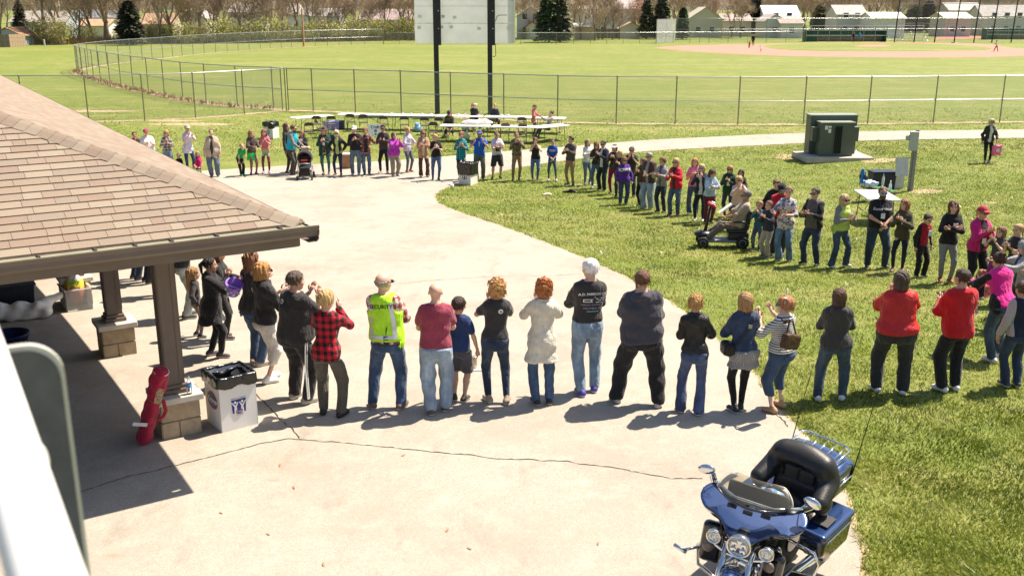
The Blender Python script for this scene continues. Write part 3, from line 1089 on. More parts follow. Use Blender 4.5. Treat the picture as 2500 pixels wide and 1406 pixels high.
# gutters with hangers, fascia
def gutter(L, along_y):
 b = MB()
 pts = [(0, 0), (-.10, 0), (-.125, .03), (-.12, .07), (-.135, .115), (-.128, .12), (-.110, .075), (-.114, .034), (-.095, .008), (0, .008)]
 # outline in (out, up)
 a0, a1 = -.135, L + .1
 vs = []
 for t in (a0, a1):
  for o_, z in pts:
   vs.append((o_ - .0, t, EAVE - .125 + z) if along_y else (t, o_ - .0, EAVE - .125 + z))
 n = len(pts)
 fs = [(i, (i + 1) % n, n + (i + 1) % n, n + i) for i in range(n)] + [tuple(range(n)), tuple(range(2 * n - 1, n - 1, -1))]
 b.add(vs, fs)
 return b.build('gutter', M_TAUPE, pav)
g1 = gutter(PW, True)
g2 = gutter(PL, False)
g2.location.z = -.05
MB().box((-.006, PW / 2, EAVE - .012), (.22, PW, .012)).build('drip_edge', M_GUTIN, pav)
lip = MB().box((-.131, PW / 2 - .07, EAVE - .003), (.018, PW + .12, .012)).build('gutter_lip', M_GUTIN, pav)
for y in (.28, .95, 1.40, 1.75, 2.12, 2.62, 3.15, 3.7):
 MB().box((-.065, y, EAVE + .006), (.13, .022, .012)).build('gutter_hanger', mat('dark_hanger', (.04, .035, .03), .5), g1)
MB().box((.04, PW / 2, EAVE - .185), (.03, PW - .10, .12)).build('fascia', M_TAUPE, pav)
MB().box((PL / 2, .04, EAVE - .185), (PL - .10, .03, .12)).build('fascia', M_TAUPE, pav)
MB().box((PL / 2, PW / 2, EAVE - .25), (PL - .14, PW - .14, .012)).build('soffit', M_TAUPE2, pav)
# columns on block piers
M_BLOCK = None
def block_material():
 m, nt, bs = nodes_of('tan_split_block')
 v = coords(nt, 'Object')
 n_ = noise(nt, v, 9, 6, .75)
 oi = nd(nt, 'ShaderNodeObjectInfo')
 c = ramp(nt, n_, [(.3, (.26, .19, .115)), (.7, (.46, .35, .22))])
 c = mixc(nt, mth(nt, 'MULTIPLY', oi.outputs['Random'], .3), c, (.5, .41, .29))
 lk(nt, c, bs.inputs['Base Color'])
 bs.inputs['Roughness'].default_value = .95
 bump(nt, bs, noise(nt, v, 40, 4, .8), .8, .01)
 return m
M_BLOCK = block_material()
M_CAPST = mat('cast_stone_cap', (.52, .47, .40), .85, 0, .08, 5, .15, 60)
M_MORTAR = mat('mortar', (.36, .30, .23), .95)
b = MB().box((0, 0, 0), (.300, .300, .186)); blk_a = b.mesh('block', M_BLOCK)
PH = .45
def column(lx, ly):
 z0 = gz(*(PMX @ Vector((lx, ly, 0))).to_2d())
 b = MB()
 hh = EAVE - .245 - (z0 + PH + .08)
 zb = z0 + PH + .08
 b.box((lx, ly, zb + hh / 2), (.22, .22, hh))
 for sx in (-1, 1):
  b.box((lx + sx * .075, ly, zb + hh / 2), (.045, .236, hh - .36))
  b.box((lx, ly + sx * .075, zb + hh / 2), (.236, .045, hh - .36))
 col_ = b.build('column', M_TAUPE, pav)
 MB().box((lx, ly, zb + .03), (.31, .31, .06)).box((lx, ly, zb + .085), (.265, .265, .05)).build('base_trim', M_TAUPE, col_, bevel=.01)
 MB().box((lx, ly, zb + hh - .05), (.32, .32, .10)).box((lx, ly, zb + hh - .14), (.27, .27, .08)).build('capital', M_TAUPE, col_, bevel=.01)
 ped = MB().box((lx, ly, z0 + PH / 2 - .1), (.43, .43, PH + .19)).build('pier', M_MORTAR, pav)
 MB().box((lx, ly, z0 + PH + .04), (.56, .56, .08)).build('cap_stone', M_CAPST, ped, bevel=.012)
 hts = [(z0 - .06, .28), (z0 + .226, .216)]
 for r_, (zz, bh) in enumerate(hts):
  for q in range(4):
   R = Matrix.Rotation(q * pi / 2, 4, 'Z')
   spans = [(-.228, .228)] if r_ == 1 else [(-.228, .02), (.028, .228)]
   for s0, s1 in spans:
    bb = MB().box(((s0 + s1) / 2, .213, zz + bh / 2), (s1 - s0 - .01, .045, bh - .012))
    me = bb.mesh('block', M_BLOCK)
    o = link('block', me, ped)
    o.matrix_local = Matrix.Translation((lx, ly, 0)) @ R
 return col_
COLS = [(1.72, 1.13), (5.30, 1.13), (8.9, 1.13), (12.5, 1.13), (16.1, 1.13), (19.7, 1.13), (23.3, 1.13), (1.72, PW - 1.13), (5.3, PW - 1.13), (8.9, PW - 1.13)]
for c in COLS:
 column(*c)
def PV(lx, ly, z=None):
 p = PMX @ Vector((lx, ly, 0))
 p.z = gz(p.x, p.y) + .012 if z is None else z
 return p
# unseen block walls added in the pavilion's left half to darken its floor
wz = EAVE - .26
MB().box((PL / 2 + .4, 4.9, wz / 2 - .4), (PL - 1.8, .2, wz + .8)).box((1.4, 9.4, wz / 2 - .4), (.2, 8.8, wz + .8)).build('shade_wall', M_BLOCK, pav)
# ================================================================ houses, wooden fences, trees far behind
def mpp(p):
 return (p.y * CP - (p.z - CAM_H) * SP) / FPX
M_GLASS = mat('dark_window_glass', (.03, .04, .05), .12, 0, .2, 1, spec=.6)
M_TRIMW = mat('white_trim', (.75, .75, .73), .6)
_wall, _roofm = {}, {}
def siding(col):
 k = 'siding_%.2f_%.2f_%.2f' % col
 if k in MATS: return MATS[k]
 m, nt, bs = nodes_of(k)
 v = coords(nt)
 w = nd(nt, 'ShaderNodeTexWave', wave_type='BANDS', bands_direction='Z', wave_profile='SAW')
 w.inputs['Scale'].default_value = 1.6
 lk(nt, v, w.inputs['Vector'])
 n = noise(nt, v, .6)
 c = mixc(nt, .3, col, ramp(nt, n, [(.3, tuple(x * .8 for x in col)), (.7, tuple(min(1, x * 1.1) for x in col))]))
 lk(nt, c, bs.inputs['Base Color'])
 bs.inputs['Roughness'].default_value = .6
 bump(nt, bs, w.outputs[1], .5, .03)
 MATS[k] = m
 return m
def roofing(col):
 col = tuple(c * (.72 if c < .7 else .85) for c in col)
 return mat('roofing_%.2f_%.2f_%.2f' % col, col, .9, 0, .2, 1.2, .4, 6)
def house(px0, px1, base, eave, ridge, wall, roofc, label, depth=8.0, gable=False, chimney=False, windows=2, door=False, dist=None, name='house', cat='house'):
 c = place((px0 + px1) / 2, base if dist is None else 95)
 if dist:
  c = Vector((((px0 + px1) / 2 - 1250) / FPX * dist * 1.0, dist / CP, -.8))
 k = mpp(c)
 w = (px1 - px0) * k
 he = height_for(c, eave); hr = height_for(c, ridge)
 he, hr = max(he, 1.6), max(hr, he + .5)
 root = thing(name, c, 0, label, cat)
 b = MB()
 ov = .35
 if gable:        # gable end faces the viewer
  b.prism([(-w / 2, -.5), (w / 2, -.5), (w / 2, he), (0, hr), (-w / 2, he)], 0, depth)
  b.build('wall', siding(wall), root)
  s = (hr - he) / (w / 2)
  for sg in (-1, 1):
   r = MB()
   x1 = sg * (w / 2 + ov)
   vs = [(0, -ov, hr + .12), (x1, -ov, he - s * ov + .12), (x1, depth + ov, he - s * ov + .12), (0, depth + ov, hr + .12)]
   vs2 = [(x, y, z - .11) for x, y, z in vs]
   r.add(vs + vs2, [(0, 1, 2, 3), (7, 6, 5, 4), (0, 4, 5, 1), (1, 5, 6, 2), (2, 6, 7, 3), (3, 7, 4, 0)])
   r.build('roof', roofing(roofc), root)
 else:
  b.prism([(0, -.5), (depth, -.5), (depth, he), (depth / 2, hr), (0, he)], -w / 2, w / 2, Matrix(((0, 1, 0, 0), (1, 0, 0, 0), (0, 0, 1, 0), (0, 0, 0, 1))))
  b.build('wall', siding(wall), root)
  s = (hr - he) / (depth / 2)
  for y0, y1 in ((-ov, depth / 2), (depth + ov, depth / 2)):
   r = MB()
   vs = [(-w / 2 - ov, y0, he - s * ov + .12), (w / 2 + ov, y0, he - s * ov + .12), (w / 2 + ov, y1, hr + .12), (-w / 2 - ov, y1, hr + .12)]
   vs2 = [(x, y, z - .11) for x, y, z in vs]
   r.add(vs + vs2, [(0, 1, 2, 3), (7, 6, 5, 4), (0, 4, 5, 1), (1, 5, 6, 2), (2, 6, 7, 3), (3, 7, 4, 0)])
   r.build('roof', roofing(roofc), root)
 nf = 1 if he < 4 else 2
 for fl in range(nf):
  for i in range(windows):
   x = w * ((i + .5) / windows - .5) * .8
   z = 1.5 + fl * 2.7
   fr = MB().box((x, -.02, z), (1.15, .08, 1.25)).build('window', M_TRIMW, root)
   MB().box((x, -.05, z), (.95, .06, 1.05)).build('pane', M_GLASS, fr)
 if door:
  MB().box((w * .32, -.03, 1.0), (.95, .08, 2.05)).build('door', M_TRIMW, root)
 if chimney:
  MB().box((w * .3, depth * .3, hr - .1), (.9, .9, 2.6)).build('chimney', mat('chimney_brick', (.33, .22, .16), .9), root)
 return root
W_, GRY, BLU, BEI, TAN = (.60, .59, .56), (.50, .50, .50), (.42, .47, .50), (.58, .50, .38), (.50, .40, .27)
house(30, 162, 97, 54, 29, BLU, (.40, .36, .31), 'blue-grey house with long pale roof among bare trees at far left', windows=3)
house(-15, 55, 112, 88, 69, (.40, .45, .48), (.52, .30, .17), 'small blue shed with orange-brown roof at the left edge', gable=True, windows=0, name='shed', cat='shed', depth=5)
house(196, 264, 99, 64, 49, (.80, .78, .70), (.52, .33, .20), 'white garage with tan roof left of the dark evergreen', windows=0, name='garage', cat='garage', depth=7)
house(178, 292, 93, 44, 27, GRY, (.25, .26, .28), 'grey house with slate roof behind the white garage', windows=2)
house(345, 424, 97, 59, 35, (.60, .52, .42), (.50, .32, .20), 'tan-roofed house just right of the dark evergreen')
house(428, 505, 94, 45, 22, W_, (.52, .50, .47), 'white gabled house behind dark bare trunks', gable=True)
house(560, 640, 90, 30, 8, W_, (.50, .48, .46), 'pale house behind the tallest bare trees', windows=3)
house(760, 830, 88, 40, 22, GRY, (.42, .40, .38), 'grey house behind the wooden utility pole')
house(880, 1012, 88, 48, 24, (.66, .55, .52), (.55, .42, .40), 'long low house with pinkish roof left of the scoreboard', windows=4)
house(1262, 1325, 96, 40, 18, W_, (.50, .50, .50), 'white house half hidden by the scoreboard edge', gable=True)
house(1284, 1314, 97, 66, 55, (.62, .58, .50), (.40, .05, .04), 'little shed with bright red roof right of the scoreboard', gable=True, windows=0, name='shed', cat='shed', depth=4)
house(1404, 1450, 98, 66, 59, (.48, .36, .24), (.66, .62, .55), 'tan garden shed with pale flat roof by the big green spruce', windows=0, name='shed', cat='shed', depth=4)
house(1398, 1548, 92, 22, -6, (.70, .69, .69), (.58, .50, .48), 'two-storey white house right of the big spruce', windows=3)
house(1513, 1568, 95, 70, 56, (.74, .72, .68), (.52, .33, .22), 'small white shed with orange roof in front of a wooden fence', gable=True, windows=0, name='shed', cat='shed', depth=4)
house(1678, 1762, 92, 48, 19, (.62, .57, .44), (.60, .55, .45), 'beige gabled house with a brick chimney', gable=True, chimney=True)
house(1764, 1832, 90, 52, 36, (.62, .56, .48), (.56, .44, .40), 'beige house with pink-grey roof left of the narrow evergreen')
house(1866, 1948, 90, 40, 15, (.70, .69, .67), (.74, .73, .71), 'white house with bright white roof right of the narrow evergreen')
house(1866, 1915, 93, 52, 36, (.66, .63, .60), (.50, .44, .42), 'low grey wing with a gable in front of the bright white roof', gable=True, windows=1)
house(1905, 1958, 94, 58, 42, (.68, .66, .63), (.48, .40, .36), 'pale low house with brown roof beside the white one', windows=1)
house(2128, 2206, 93, 46, 32, (.70, .68, .65), (.76, .76, .75), 'white outbuilding with bright white roof behind the bleachers', windows=0, name='outbuilding', cat='building')
house(2304, 2368, 90, 45, 32, (.50, .48, .46), (.74, .72, .68), 'long grey shed with white roof behind the backstop', windows=2, name='outbuilding', cat='building')
house(2395, 2510, 88, 40, 14, (.60, .58, .55), (.50, .47, .44), 'pale house at the far right edge behind bare trees', windows=3)
house(2040, 2110, 90, 36, 14, (.55, .52, .50), (.50, .48, .46), 'grey house half hidden behind evergreens', windows=2)
house(2320, 2400, 84, 26, 8, (.66, .64, .62), (.60, .58, .56), 'pale far house above the long grey shed', windows=3, dist=232)
house(700, 770, 88, 36, 10, (.70, .68, .66), (.58, .55, .52), 'far pale house showing through bare branches', windows=2, dist=240)
# wooden yard fences, board by board
M_BOARD = mat('weathered_board', (.22, .17, .125), .9, 0, .25, 2)
M_BOARDL = mat('tan_board', (.36, .26, .17), .9, 0, .2, 2)
def board_fence(px0, px1, base0, base1, H, label, m, step=.55):
 a, b = place(px0, base0), place(px1, base1)
 root = thing('wooden_fence', a, 0, label, 'fence')
 L = (b - a).length
 n = max(3, int(L / step))
 d = (b - a) / n
 ang = atan2(d.y, d.x)
 bm = MB().box((0, 0, H / 2), (L / n * .93, .04, H)).mesh('board', m)
 for i in range(n):
  o = link('board', bm, root, d * (i + .5), ang)
  o.scale.z = 1 + rng.uniform(-.015, .015)
 MB().tube([(0, .05, H * .75), (b - a) + Vector((0, .05, H * .75))], .05, 4).build('rail', m, root)
 return root
board_fence(-30, 25, 116.5, 116, 1.9, 'dark weathered board fence at the left edge below the blue shed', M_BOARD)
board_fence(25, 64, 116, 114, 1.9, 'lighter tan board fence panel beside the dark one', M_BOARDL)
board_fence(1448, 1602, 95, 94, 1.85, 'weathered grey board fence behind the infield panel', M_BOARD, .7)
board_fence(1695, 1965, 86, 85, 1.8, 'long grey board fence below the beige houses', M_BOARD, .9)
board_fence(2290, 2395, 70, 70, 1.9, 'dark board fence below the long grey shed', M_BOARD, 1.0)
# --- utility poles
M_POLE = mat('raw_orange_pole', (.50, .27, .14), .85, 0, .15, 3)
p = place(742, 115)
up_ = thing('utility_pole', p, 0, 'orange-brown wooden pole standing by the outfield fence', 'pole')
MB().tube([(0, 0, -.3), (-.03, 0, height_for(p, 22))], [.16, .12], 8).build('shaft', M_POLE, up_)
MB().lathe([(.14, 0), (.10, .06), (.02, .09)], (-.03, 0, height_for(p, 22)), n=8).build('pole_cap', M_STEELD, up_)
p = place(109, 113)
tag(MB().lathe([(.14, -.1), (.14, .9), (.11, .98), (.03, 1.0)], p, n=10).build('marker_post', mat('pale_concrete', (.5, .48, .44), .9)), 'short pale concrete marker post by the left tree line', 'post')
# --- bare trees: a few grown shapes, copied
M_BARK = mat('grey_brown_bark', (.21, .165, .13), .95, 0, .3, 3)
M_TWIG = mat('brown_twig', (.43, .33, .25), .95, 0, .3, 1)
def grow(seed, H, spread, levels, twig):
 r = random.Random(seed)
 T, C = MB(), MB()
 def branch(p, d, L, rad, lev, into):
  pts, rads = [p], [rad]
  n = 4
  q = p.copy()
  dd = d.copy()
  for i in range(n):
   dd = (dd + Vector((r.gauss(0, .13), r.gauss(0, .13), .06))).normalized()
   q = q + dd * (L / n)
   pts.append(q.copy())
   rads.append(rad * (1 - .55 * (i + 1) / n))
  into.tube(pts, rads, 5 if lev == 0 else (4 if lev == 1 else 3), cap=False)
  if lev >= levels:
   return
  kids = [5, 5, 5, 4, 4][min(lev, 4)]
  for k in range(kids):
   t = r.uniform(.35, 1.0)
   j = min(int(t * n), n - 1)
   b0 = pts[j].lerp(pts[j + 1], t * n - j)
   an = r.uniform(0, 2 * pi)
   ax = dd.orthogonal().normalized()
   ax = Matrix.Rotation(an, 3, dd) @ ax
   nd_ = (dd * r.uniform(.5, 1) + ax * spread * r.uniform(.6, 1.2) + Vector((0, 0, .18))).normalized()
   branch(b0, nd_, L * r.uniform(.5, .72), max(rad * .5 * (1 - .4 * t), twig), lev + 1, C)
 branch(Vector((0, 0, -.2)), Vector((r.gauss(0, .05), r.gauss(0, .05), 1)).normalized(), H * .5, H * .022, 0, T)
 for k in range(1100):
  a, t = r.uniform(0, 2 * pi), r.random()
  z = H * (.28 + .72 * t)
  rr = H * .30 * math.sqrt(max(0, 1 - (2 * t - .9) ** 2 * .8)) * math.sqrt(r.random()) * (.6 + spread * .5)
  p = Vector((rr * cos(a), rr * sin(a), z))
  d = Vector((cos(a) * .6 + r.gauss(0, .4), sin(a) * .6 + r.gauss(0, .4), 1)).normalized() * r.uniform(.4, .9)
  e = d.orthogonal().normalized() * r.uniform(.012, .024)
  C.add([p - e, p + e, p + d], [(0, 1, 2)])
 for k in range(3):
  branch(Vector((0, 0, H * r.uniform(.2, .4))), Vector((r.gauss(0, .5), r.gauss(0, .5), 1)).normalized(), H * .45, H * .012, 1, C)
 return T.mesh('trunk', M_BARK), C.mesh('crown', M_TWIG)
TREES = [grow(i, 11.0, [.5, .7, .9, .6, .8][i], 4, .034) for i in range(5)]
def bare_tree(px, py, ytop=None, H=None, v=0, label=None, group=None, rz=0.0):
 p = place(px, py)
 t = thing('bare_tree', p, rz, label, 'tree', group)
 link('trunk', TREES[v][0], t); link('crown', TREES[v][1], t)
 s = (H or height_for(p, ytop)) / 11.0
 t.scale = (s, s, s)
 return t
bt = random.Random(21)
GL = 'leafless brown tree in the far tree line behind the outfield'
near_trees = [(109, 110, 15), (5, 112, 12), (228, 104, 14), (258, 104, 13), (268, 103, 13), (392, 107, 11), (418, 106, 12), (448, 106, 9), (470, 105, 10), (488, 104, 10), (520, 104, 8), (545, 102, 9), (640, 103, 9), (668, 102, 11), (690, 101, 8), (765, 100, 11), (800, 99, 9), (835, 99, 8), (872, 98, 9), (905, 98, 7), (940, 97, 8), (985, 97, 10), (150, 108, 13), (190, 106, 10), (310, 101, 14), (345, 104, 10), (590, 103, 10), (610, 101, 9), (730, 98, 13), (1005, 97, 9),
 (1418, 98, 9), (1452, 100, 8), (1462, 97, 7), (1470, 97, 8), (1512, 97, 6), (1495, 97, 8), (1300, 96, 9), (1395, 93, 13), (1785, 92, 8), (1808, 93, 9), (1965, 84, 12), (1957, 80, 14), (2050, 86, 12), (2140, 80, 14), (2186, 82, 11), (2078, 86, 10), (2290, 78, 12), (2404, 72, 13), (2425, 70, 11), (2446, 70, 14), (2480, 72, 12), (2350, 66, 13), (1720, 88, 11), (1610, 88, 10), (1650, 86, 12), (1890, 84, 12), (1925, 82, 10)]
for i, (x, y, h) in enumerate(near_trees):
 bare_tree(x, y, None, h * bt.uniform(1.0, 1.25), i % 5, GL, 'leafless trees behind the ball field', bt.uniform(0, 6.3))
for row, (yy, n, h0) in enumerate(((80, 42, 12), (70, 42, 14), (61, 42, 16))):
 for i in range(n):
  x = -60 + 2620 * (i + bt.uniform(-.3, .3)) / (n - 1)
  bare_tree(x, yy + bt.uniform(-3, 3), None, h0 * bt.uniform(.85, 1.25), bt.randrange(5), 'leafless tree in the far wood beyond the houses', 'leafless wood beyond the houses', bt.uniform(0, 6.3))
# flowering red-pink tree behind the white house
M_PINK = mat('pink_blossom', (.42, .17, .14), .9, 0, .3, 2)
def leaf_cloud(n, rx, ry, rz, cz, size, seed, power=.6, base=.0):
 r = random.Random(seed)
 b = MB()
 for _ in range(n):
  while True:
   d = Vector((r.uniform(-1, 1), r.uniform(-1, 1), r.uniform(-1, 1)))
   if .05 < d.length <= 1: break
  k = 1 + .22 * sin(d.x * 5 + seed) * sin(d.y * 4 + d.z * 6 + seed * 2)
  c = Vector((d.x * rx * k, d.y * ry * k, cz + d.z * rz * k))
  if c.z < base: c.z = base + r.random() * .2
  a = Vector((r.gauss(0, 1), r.gauss(0, 1), r.gauss(0, 1))).normalized()
  e = a.orthogonal().normalized()
  f = a.cross(e)
  s = size * r.uniform(.6, 1.3)
  b.add([c + e * s, c - e * s * .6 + f * s * .7, c - e * s * .6 - f * s * .7], [(0, 1, 2)])
 return b
p = place(1555, 92)
t = thing('blossom_tree', p, 0, 'reddish-pink blossoming tree beside the two-storey white house', 'tree')
link('trunk', TREES[2][0], t).scale = (.7, .7, .7); link('branches', TREES[2][1], t).scale = (.7, .7, .7)
leaf_cloud(900, 2.2, 2.0, 2.6, 4.8, .16, 3).build('crown', M_PINK, t, fix=False)
# --- shrubs just coming into leaf
M_SHRUB = mat('young_leaf', (.30, .31, .055), .8, 0, .35, 1)
M_SHRUB2 = mat('young_leaf_dull', (.22, .21, .06), .8, 0, .35, 1)
M_DRY = mat('dry_undergrowth', (.24, .17, .10), .95, 0, .35, 1)
def shrub_shape(seed):
 r = random.Random(seed)
 s = MB()
 for k in range(26):
  d = Vector((r.gauss(0, .5), r.gauss(0, .5), 1)).normalized()
  L = r.uniform(1.6, 3.0)
  p0 = Vector((r.uniform(-.5, .5), r.uniform(-.4, .4), -.1))
  pts = [p0, p0 + d * L * .5 + Vector((0, 0, .1)), p0 + d * L + Vector((r.gauss(0, .2), r.gauss(0, .2), -.1))]
  s.tube(pts, [.03, .02, .008], 3, cap=False)
  for q in range(3):
   a = pts[1].lerp(pts[2], r.random())
   s.tube([a, a + Vector((r.gauss(0, .4), r.gauss(0, .4), r.uniform(.2, .7)))], [.012, .005], 3, cap=False)
 return s.mesh('stems', M_TWIG)
SHR = [(shrub_shape(i), leaf_cloud(950, 1.6, 1.3, 1.25, 1.25, .085, i + 40, base=.05).mesh('foliage', M_SHRUB), leaf_cloud(950, 1.6, 1.3, 1.25, 1.25, .085, i + 60, base=.05).mesh('foliage', M_SHRUB2)) for i in range(3)]
def shrub(px, py, s, v, dull, label, group=None):
 p = place(px, py)
 t = thing('shrub', p, bt.uniform(0, 6), label, 'shrub', group)
 link('stems', SHR[v][0], t); link('foliage', SHR[v][2 if dull else 1], t)
 t.scale = (s, s, s * bt.uniform(.85, 1.15))
for i, (x, y, s) in enumerate([(95, 109, 1.5), (125, 110, 1.7), (150, 110, 1.4), (215, 106, 1.2), (175, 107, 1.3), (288, 103, 1.0), (365, 107, 1.3), (385, 107, 1.5), (425, 107, 1.2), (455, 108, 1.6), (500, 107, 1.5), (530, 106, 1.7), (560, 106, 1.6), (590, 106, 1.5), (625, 105, 1.7), (655, 105, 1.6), (685, 104, 1.6), (712, 103, 1.3), (755, 103, 1.5), (785, 102, 1.6), (815, 102, 1.7), (845, 101, 1.6), (875, 101, 1.7), (905, 100, 1.6), (930, 100, 1.5), (960, 99, 1.6), (990, 99, 1.7), (1010, 99, 1.4)]):
 shrub(x, y, s, i % 3, i % 3 == 1, 'yellow-green shrub coming into leaf along the left outfield tree line', 'young shrubs along the outfield')
shrub(1279, 97, .85, 0, True, 'rounded dark green shrub right beside the scoreboard edge')
# dry undergrowth below the tree line
ub = MB()
for k in range(5200):
 x = bt.uniform(60, 1015)
 base = np.interp(x, [60, 400, 1015], [109.5, 106.5, 99])
 p = place(x, base + bt.uniform(-3, 1.0))
 hh = bt.uniform(.4, 1.7)
 d = Vector((bt.gauss(0, .25), bt.gauss(0, .25), hh))
 e = Vector((bt.uniform(.03, .10), 0, 0))
 ub.add([p - e, p + e, p + d], [(0, 1, 2)])
tag(ub.build('undergrowth', M_DRY, fix=False), 'tangled dry brown undergrowth below the left tree line', 'undergrowth', kind='stuff')
# --- evergreens
def evergreen_shape(seed, H, R, col, n=2600):
 r = random.Random(seed)
 b = MB()
 for _ in range(n):
  t = r.random() ** .75
  z = H * (.04 + .96 * t)
  rr = R * (1 - t) ** .6 * r.uniform(.3, 1.0) * (1 + .15 * sin(z * 2.7 + seed)) + .05
  a = r.uniform(0, 2 * pi)
  p = Vector((rr * cos(a), rr * sin(a), z))
  o = Vector((cos(a), sin(a), r.uniform(-.5, .2)))
  s = R * r.uniform(.20, .38)
  w = Vector((-sin(a), cos(a), r.gauss(0, .3))) * s * .5
  b.add([p - w - o * s * .3, p + w - o * s * .3, p + o * s], [(0, 1, 2)])
 return b
M_EV = [mat('dark_needles', (.058, .060, .033), .9, 0, .4, 2), mat('green_needles', (.115, .155, .065), .9, 0, .35, 2), mat('grey_needles', (.17, .17, .10), .9, 0, .35, 2)]
def evergreen(px, base, px0, px1, ytop, m, label, seed):
 p = place(px, base)
 H = height_for(p, ytop)
 R = (px1 - px0) / 2 * mpp(p)
 t = thing('evergreen_tree', p, 0, label, 'tree')
 MB().tube([(0, 0, -.2), (0, 0, H * .9)], [.18, .03], 6).build('trunk', M_BARK, t)
 evergreen_shape(seed, H, R, None).build('crown', M_EV[m], t, fix=False)
evergreen(321, 111, 284, 356, 4, 0, 'dark cone-shaped evergreen by the left outfield', 1)
evergreen(1340, 104, 1302, 1378, -12, 1, 'big green spruce right of the scoreboard', 2)
evergreen(1368, 104, 1340, 1402, -6, 2, 'paler green spruce leaning on the big one', 3)
evergreen(1578, 96, 1556, 1602, -2, 2, 'grey-green evergreen left of the pale infield panel', 4)
evergreen(1615, 96, 1588, 1646, -6, 2, 'wide grey-green evergreen behind the pale infield panel', 5)
evergreen(1666, 97, 1646, 1686, 20, 1, 'small dark green spruce between two houses', 6)
evergreen(1840, 88, 1818, 1868, -14, 0, 'narrow dark evergreen beside the bright white roof', 7)
evergreen(1996, 80, 1976, 2018, 14, 1, 'dark green evergreen behind the dugout', 8)
evergreen(2022, 80, 2000, 2050, 4, 2, 'pale green evergreen behind the dugout', 9)
evergreen(2226, 80, 2196, 2256, 16, 1, 'broad green evergreen behind the bleachers', 10)
evergreen(2262, 80, 2240, 2290, 4, 0, 'dark evergreen behind the backstop posts', 11)
evergreen(55, 100, 35, 75, 2, 0, 'dark evergreen behind the blue-grey house', 12)
# ================================================================ people: cloth, skin and hair
def fab(col, rough=.85, kind='plain', c2=None, c3=None, s=1.0):
 key = 'cloth_%s_%s_%s_%s_%.2f' % (kind, '_'.join('%.3f' % c for c in col), c2, c3, s)
 if key in MATS: return MATS[key]
 m, nt, bs = nodes_of('cloth_' + kind)
 v = coords(nt)
 sp = nd(nt, 'ShaderNodeSeparateXYZ')
 lk(nt, v, sp.inputs[0])
 X, Y, Z = sp.outputs
 n = noise(nt, v, 9, 3)
 base = ramp(nt, n, [(.3, tuple(c * .86 for c in col)), (.7, tuple(min(1, c * 1.12) for c in col))])
 c = base
 def band(q, freq, duty, off=0.0):
  return mth(nt, 'LESS_THAN', mth(nt, 'FRACT', mth(nt, 'ADD', mth(nt, 'MULTIPLY', q, freq), off)), duty)
 if kind == 'plaid':
  H = mth(nt, 'ADD', X, mth(nt, 'MULTIPLY', Y, .6))
  a, b = band(H, 11 * s, .5), band(Z, 11 * s, .5)
  k = mth(nt, 'MULTIPLY', mth(nt, 'ADD', a, b), .5)
  mid = c3 or tuple(.45 * p + .15 * q for p, q in zip(col, c2))
  c = ramp(nt, k, [(0, col), (.3, mid), (.8, c2)], 'CONSTANT')
 elif kind == 'tartan':
  H = mth(nt, 'ADD', X, mth(nt, 'MULTIPLY', Y, .6))
  c = mixc(nt, mth(nt, 'MULTIPLY', band(H, 9 * s, .35), .75), base, c2)
  c = mixc(nt, mth(nt, 'MULTIPLY', band(Z, 9 * s, .35), .75), c, c2)
  c = mixc(nt, mth(nt, 'MAXIMUM', band(H, 9 * s, .09, .4), band(Z, 9 * s, .09, .4)), c, c3 or (.7, .7, .66))
 elif kind == 'stripe':
  c = mixc(nt, band(Z, 30 * s, .45), base, c2)
 elif kind == 'camo':
  n1 = noise(nt, v, 7 * s, 2)
  n2 = noise(nt, v, 11 * s, 2)
  c = mixc(nt, mth(nt, 'GREATER_THAN', n1, .52), base, c2)
  c = mixc(nt, mth(nt, 'GREATER_THAN', n2, .58), c, c3)
 elif kind == 'spots':
  vo = nd(nt, 'ShaderNodeTexVoronoi')
  vo.inputs['Scale'].default_value = 24 * s
  lk(nt, v, vo.inputs['Vector'])
  c = mixc(nt, mth(nt, 'LESS_THAN', vo.outputs['Distance'], .34), base, c2)
  if c3:
   c = mixc(nt, mth(nt, 'GREATER_THAN', noise(nt, v, 20 * s, 1), .57), c, c3)
 elif kind == 'dye':
  c = ramp(nt, mth(nt, 'ADD', mth(nt, 'MULTIPLY', mth(nt, 'SUBTRACT', Z, .5), 1.5), mth(nt, 'MULTIPLY', n, .25)), [(0, (.55, .5, .52)), (.25, (.25, .08, .35)), (.45, (.02, .35, .42)), (.65, (.5, .55, .15)), (.85, (.6, .15, .2))])
 elif kind == 'denim':
  f = noise(nt, coords(nt, 'Object', (1, 1, .55)), 5.5, 4, .6)
  c = ramp(nt, f, [(.30, tuple(x * .62 for x in col)), (.52, col), (.72, tuple(min(1, x * 1.6 + .02) for x in col))])
 elif kind == 'knit':
  c = mixc(nt, mth(nt, 'MULTIPLY', band(mth(nt, 'ADD', X, mth(nt, 'MULTIPLY', Y, .7)), 40, .5), .5), base, tuple(x * .5 for x in col))
 elif kind == 'sides':           # coloured middle, other colour at the sides
  c = mixc(nt, mth(nt, 'GREATER_THAN', mth(nt, 'ABSOLUTE', X), s), base, c2)
 lk(nt, c, bs.inputs['Base Color'])
 bs.inputs['Roughness'].default_value = rough
 bs.inputs['Specular IOR Level'].default_value = .25
 if rough > .6:
  bs.inputs['Sheen Weight'].default_value = .15
 w = noise(nt, coords(nt, 'Object', (14, 14, 6)), 1.0, 3, .6)
 bump(nt, bs, w, .8, .05)
 MATS[key] = m
 return m
